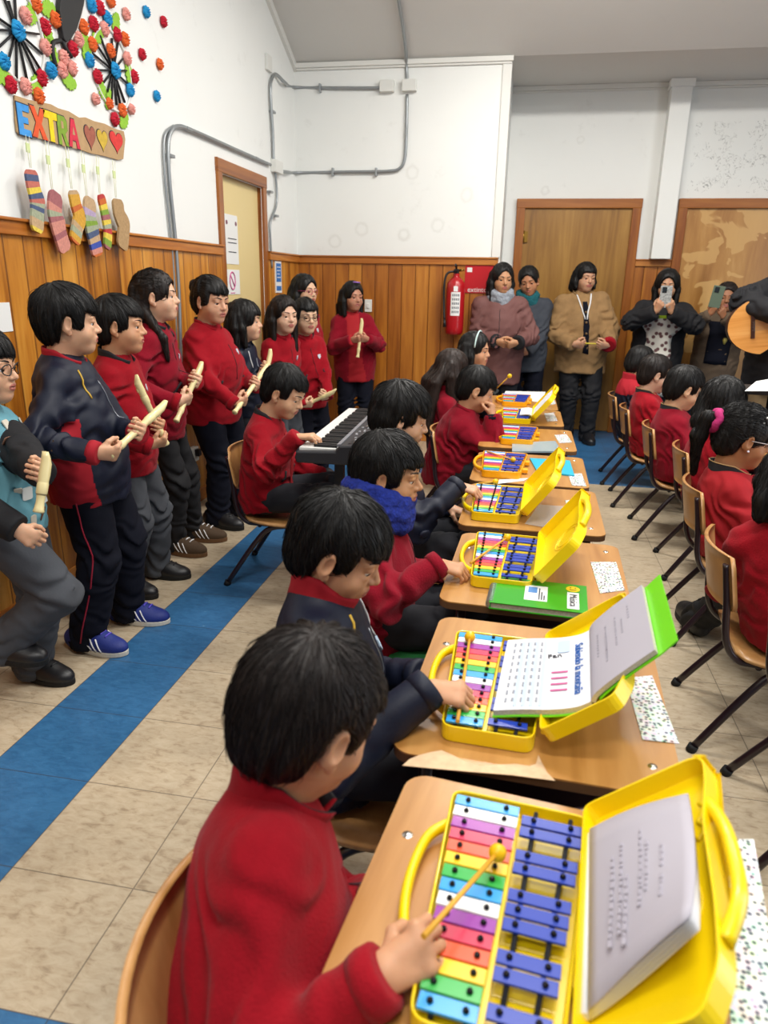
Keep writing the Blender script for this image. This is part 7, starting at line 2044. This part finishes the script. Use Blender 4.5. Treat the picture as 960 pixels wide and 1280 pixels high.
tan_p = person('smiling woman in tan suede coat holding a yellow stick', at=(.52, 6.5), face=-82, look=-68, pitch=6, head=Y(732, 347, 6.45), h=1.53, ppm=150, girth=1.22, skin='bf9072', adult=True,
    hands=dict(R=hnd(HR, Y(726, 431, 6.22), fd=(-.85, .4, .0)), L=hnd(HL, Y(752, 432, 6.20), fd=(.85, .4, .0))), top=dict(mat=M_TANC, collar=[M_TANC, M_TANC], collar_h=.05, collar_open=.7, hem=.20, bulk=1.35, wr=.008, collar_r=1.25), bottom=dict(mat=M_BLACKC, rk=1.0),
    hair=dict(style='bob', L=.06, fringe=.04, n=500), extra=[placket(M_NAVY, .018), lanyard, buttons, lambda c: MB().tube([c['wri'][-1] - unit(c['wri'][-1] - c['elb'][-1]) * .05, c['wri'][-1], c['wri'][-1] + unit(c['wri'][-1] - c['elb'][-1]) * .012], [.062, .066, .05], n=16).build('cuff', M_RED, c['jacket'])], facep=dict(smile=1.0), feet=((.62, 6.44, -80), (.44, 6.50, -100)))
gL, gR = Vector(tan_p['grips'][-1]), Vector(tan_p['grips'][1])
tag(MB().tube([gR + (gR - gL) * .25, gL + (gL - gR) * .12], .006).build('stick', plain('yellow_stick', 'c9b43a', rough=.4)), 'short yellow stick held level by the woman in tan coat', 'stick')
# women filming with phones
M_APR = None
def apron_mat():
    m, nt, b = _mat('printed_apron'); N = nt.nodes.new; L = nt.links.new
    tc = N('ShaderNodeTexCoord'); v = N('ShaderNodeTexVoronoi'); v.voronoi_dimensions = '2D'; v.inputs['Scale'].default_value = 21; v.inputs['Randomness'].default_value = .75
    sp = N('ShaderNodeSeparateXYZ'); L(tc.outputs['Object'], sp.inputs[0]); cb = N('ShaderNodeCombineXYZ'); L(sp.outputs['X'], cb.inputs[0]); L(sp.outputs['Z'], cb.inputs[1]); L(cb.outputs[0], v.inputs['Vector'])
    r = ramp(nt, [(0, '5a3a3a'), (.25, '6a4848'), (.33, 'd0ccc0'), (.40, 'd8d4c8'), (1, 'dcd9cf')]); L(v.outputs['Distance'], r.inputs['Fac']); L(r.outputs['Color'], b.inputs['Base Color']); b.inputs['Roughness'].default_value = .8
    return m
def apron(c):
    f = c['jf']; S = c['S']; vs = []; n = 16; mi = []
    for i in range(n + 1):
        t = i / n; w = (.085 + .045 * min(1, t * 1.6)) * S
        p0 = c['N'] - c['up'] * (.10 + t * .55) * S
        for x in np.linspace(-1, 1, 9): 
            p = p0 + c['right'] * x * w + c['fwd'] * .2 * S
            vs.append(on_surf(f, p, .006, 10) if t < .62 else p0 + c['right'] * x * w + c['fwd'] * (.155 - .03 * abs(x)) * S)
    fs = []
    for i in range(n):
        for j in range(8):
            fs.append((i * 9 + j, i * 9 + j + 1, i * 9 + j + 10, i * 9 + j + 9)); mi.append(1 if i < 1 or (i == 11 and j > 3) or (i == 10 and j < 3) else 0)
    o = mesh_obj('apron', vs, fs, [apron_mat(), plain('lime_trim', 'a8c82a', rough=.8)], c['root'], True, mi); o.modifiers.new('t', 'SOLIDIFY').thickness = .006
ph = Y(832, 371, 6.08)
p1 = person('woman in black jacket and patterned apron filming with a phone', at=(1.10, 6.42), face=-98, look=-98, pitch=6, head=Y(834, 357, 6.38), h=1.48, ppm=155, girth=1.2, skin='b98a6a', adult=True,
    hands=dict(R=dict(pos=tuple(ph + Vector((-.035, .0, -.06))), fd=(.35, -.3, .85), pn=(.3, .9, .2), curl=.5, pole=(1, .1, -.6)), L=dict(pos=tuple(ph + Vector((.04, .0, -.06))), fd=(-.35, -.3, .85), pn=(-.3, .9, .2), curl=.5, pole=(-1, .1, -.6))),
    top=dict(mat=M_BLACKC, collar=[M_BLACKC, M_BLACKC], hem=.2, bulk=1.35, wr=.008), bottom=dict(mat=M_DARKT), hair=dict(style='long', L=.22, fringe=.06, n=500, vol=1.08), extra=[apron])
def phone(label, loc, w, h_, mat, az, tilt=0):
    t = thing('phone', label, 'phone', loc, math.radians(az), 'phones held up by the filming women')
    R = Matrix.Rotation(math.radians(tilt), 4, 'Y')
    o = MB().box((-w / 2, -.005, -h_ / 2), (w / 2, .005, h_ / 2), 0, R, .003).build('phone_case', mat, t)
    MB().box((-w * .35, -.0085, h_ * .18), (w * .05, -.0045, h_ * .44), 0, R, .002).build('camera_block', M_BLACK, t)
    for dx, dz in ((-.25, .37), (-.25, .25), (-.05, .31)): MB().tube([R @ Vector((dx * w, -.0085, dz * h_)), R @ Vector((dx * w, -.0105, dz * h_))], .007, n=14).build('lens', plain('lens_glass', '26323a', rough=.1) if 'lens_glass' not in bpy.data.materials else bpy.data.materials['lens_glass'], t)
    MB().box((-w * .47, .005, -h_ * .47), (w * .47, .0058, h_ * .47), 0, R).build('screen', M_BLACK, t)
    return t
phone('phone in patterned pale case hiding face of woman with the apron', ph, .085, .165, plain('speckled_case', '9a9c9a', rough=.3, noise=.5, nscale=90), -8)
ph2 = Y(896, 371, 6.2)
person('woman in olive jacket and dark pinafore filming with tilted phone', at=(1.60, 6.55), face=-100, look=-100, pitch=4, head=Y(908, 372, 6.52), h=1.40, ppm=154, girth=1.12, skin='a06c4c', adult=True,
    hands=dict(R=dict(pos=tuple(ph2 + Vector((-.01, .01, -.08))), fd=(.25, -.3, .9), pn=(.4, .8, .2), curl=.5, pole=(1, .1, -.6)), L=dict(pos=tuple(ph2 + Vector((.06, .03, -.11))), fd=(-.5, -.3, .75), pn=(-.3, .8, .2), curl=.5, pole=(-1, .1, -.6))),
    top=dict(mat=plain('olive_jacket', '5a4a3a', rough=.85, bump=.2, bscale=70), collar=[M_BLACKC, M_BLACKC], hem=.18, bulk=1.2, wr=.008), bottom=dict(mat=M_DARKT), hair=dict(style='lowpony', L=.1, fringe=.06, n=400, mat=M_HAIRB), gaze=(0, 0),
    extra=[placket(M_NAVY, .085), lambda c: MB().tube([on_surf(c['jf'], c['N'] - c['up'] * .2 + c['right'] * -.04 + c['fwd'] * .16, .006, 8) + d * .02 for d in (c['up'], A3((0, 0, 0)), -c['up'] * 1.6)], [.014, .018, .006], n=10).build('brooch', plain('gold_brooch', 'a89a4a', rough=.4), c['root'])])
phone('greenish phone held tilted by woman in olive jacket', ph2, .085, .165, plain('green_grey_case', '5c6a5a', rough=.3), -10, 8)
# guitarist
gp = Vector(Y(950, 407, 5.05))
person('guitarist in black jacket at the right edge, mostly out of frame', at=(1.74, 5.35), face=-100, look=-130, pitch=14, head=(1.74, 5.28, 1.50), h=1.62, ppm=190, girth=1.25, skin='c4926f', adult=True,
    hands=dict(R=dict(pos=tuple(gp + Vector((.10, -.09, .02))), fd=(.5, -.3, -.7), pn=(0, .9, -.3), curl=.4, pole=(1, -.1, .1)), L=dict(pos=(2.05, 5.0, 1.15), fd=(.3, -.3, .8), pn=(-.3, .8, 0), curl=.7)),
    top=dict(mat=M_BLACKC, collar=[M_BLACKC, M_BLACKC], hem=.2, bulk=1.5, wr=.008), bottom=dict(mat=plain('khaki_trousers', '7a6548', rough=.85)), hair=dict(n=400))
M_SPR = wood('guitar_spruce', ['c07c34', 'cf8f45', 'd89a52', 'dca55f'], 'X', 8, 20, .3, fine=90, coat=.4)
M_ROSE = plain('guitar_rosewood', '3a1f14', rough=.35)
gt = thing('guitar', 'pale topped acoustic guitar held by the guitarist at right edge', 'guitar', gp, 0); gt.rotation_euler = (0, math.radians(-8), math.radians(-6))
out = []
for t in np.linspace(0, 2 * math.pi, 64, endpoint=False):
    x = -math.cos(t); s_ = math.sin(t)
    L_ = .24 * (x + 1)
    w = .185 if x < -.2 else .185 - .055 * min(1, (x + .2) / .35) if x < .15 else .13 + .012 * min(1, (x - .15) / .4)
    out.append((-.19 + L_, s_ ** 1 * w if True else 0))
MXZ = Matrix(((1, 0, 0, 0), (0, 0, -1, 0), (0, 1, 0, 0), (0, 0, 0, 1)))
MB().prism(out, -.001, .095, 0, Matrix.Translation((0, .095, 0)) @ MXZ).build('body', M_ROSE, gt, .004)
MB().prism([(x * .985 + .0, y * .985) for x, y in out], 0, .004, 0, MXZ).build('soundboard', M_SPR, gt)
MB().box((-.055, -.016, -.075), (-.030, -.004, .075), bev=.003).build('bridge', M_ROSE, gt)
MB().tube([(.12 + .045 * math.cos(a), -.0048, .045 * math.sin(a)) for a in np.linspace(0, 6.283, 30, endpoint=False)], .006, n=6, closed=True).build('rosette', M_ROSE, gt)
MB().lathe([(0, 0), (.042, 0)], 0, 24, Matrix.Translation((.12, -.0046, 0)) @ Matrix.Rotation(math.pi / 2, 4, 'X')).build('sound_hole', M_BLACK, gt)
MB().box((.17, -.02, -.026), (.64, .0, .026), bev=.004).build('neck', M_ROSE, gt); MB().box((.64, -.014, -.034), (.80, .004, .034), bev=.004).build('headstock', M_ROSE, gt)
for i in range(6): MB().tube([(-.045, -.018, -.025 + i * .01), (.66, -.024, -.02 + i * .008)], .0008, n=5).build('string', M_STEEL, gt)
# ------------------------------------------------------------------ light
w = bpy.data.worlds.new('ambient_fill'); sc.world = w; w.use_nodes = True  # even ambient fill, added through the open right and rear of the room
bg = w.node_tree.nodes['Background']; bg.inputs[0].default_value = hexc('dfe6f0'); bg.inputs[1].default_value = .30
def lamp(x, y, z, sx_, sy, e, rx=0, ry=0, c=(1, .97, .92), rz=0):
    l = bpy.data.lights.new('fluorescent_or_window_light', 'AREA'); l.shape = 'RECTANGLE'; l.size = sx_; l.size_y = sy; l.energy = e; l.color = c
    o = link(bpy.data.objects.new('fluorescent_or_window_light', l)); o.location = (x, y, z); o.rotation_euler = (rx, ry, rz); return o
lamp(.3, 4.5, 3.3, 1.2, .25, 88)
lamp(.3, 2.5, 3.7, 1.2, .25, 85)
lamp(.3, .4, 3.8, 1.2, .25, 80)
lamp(2.4, 4.2, 3.35, 1.2, .25, 55)
lamp(2.4, 1.6, 3.7, 1.2, .25, 40)
lamp(-.6, -1.4, 3.8, 1.2, .25, 60)
# area light for unseen windows on the right-hand side of the room
lamp(4.1, 1.5, 1.9, 3.5, 1.6, 100, 0, math.radians(90), (.88, .94, 1.0), 0)
vs_ = sc.view_settings; vs_.view_transform = 'Standard'; vs_.look = 'None'; vs_.exposure = -0.30; vs_.gamma = 1.0; vs_.use_curve_mapping = False
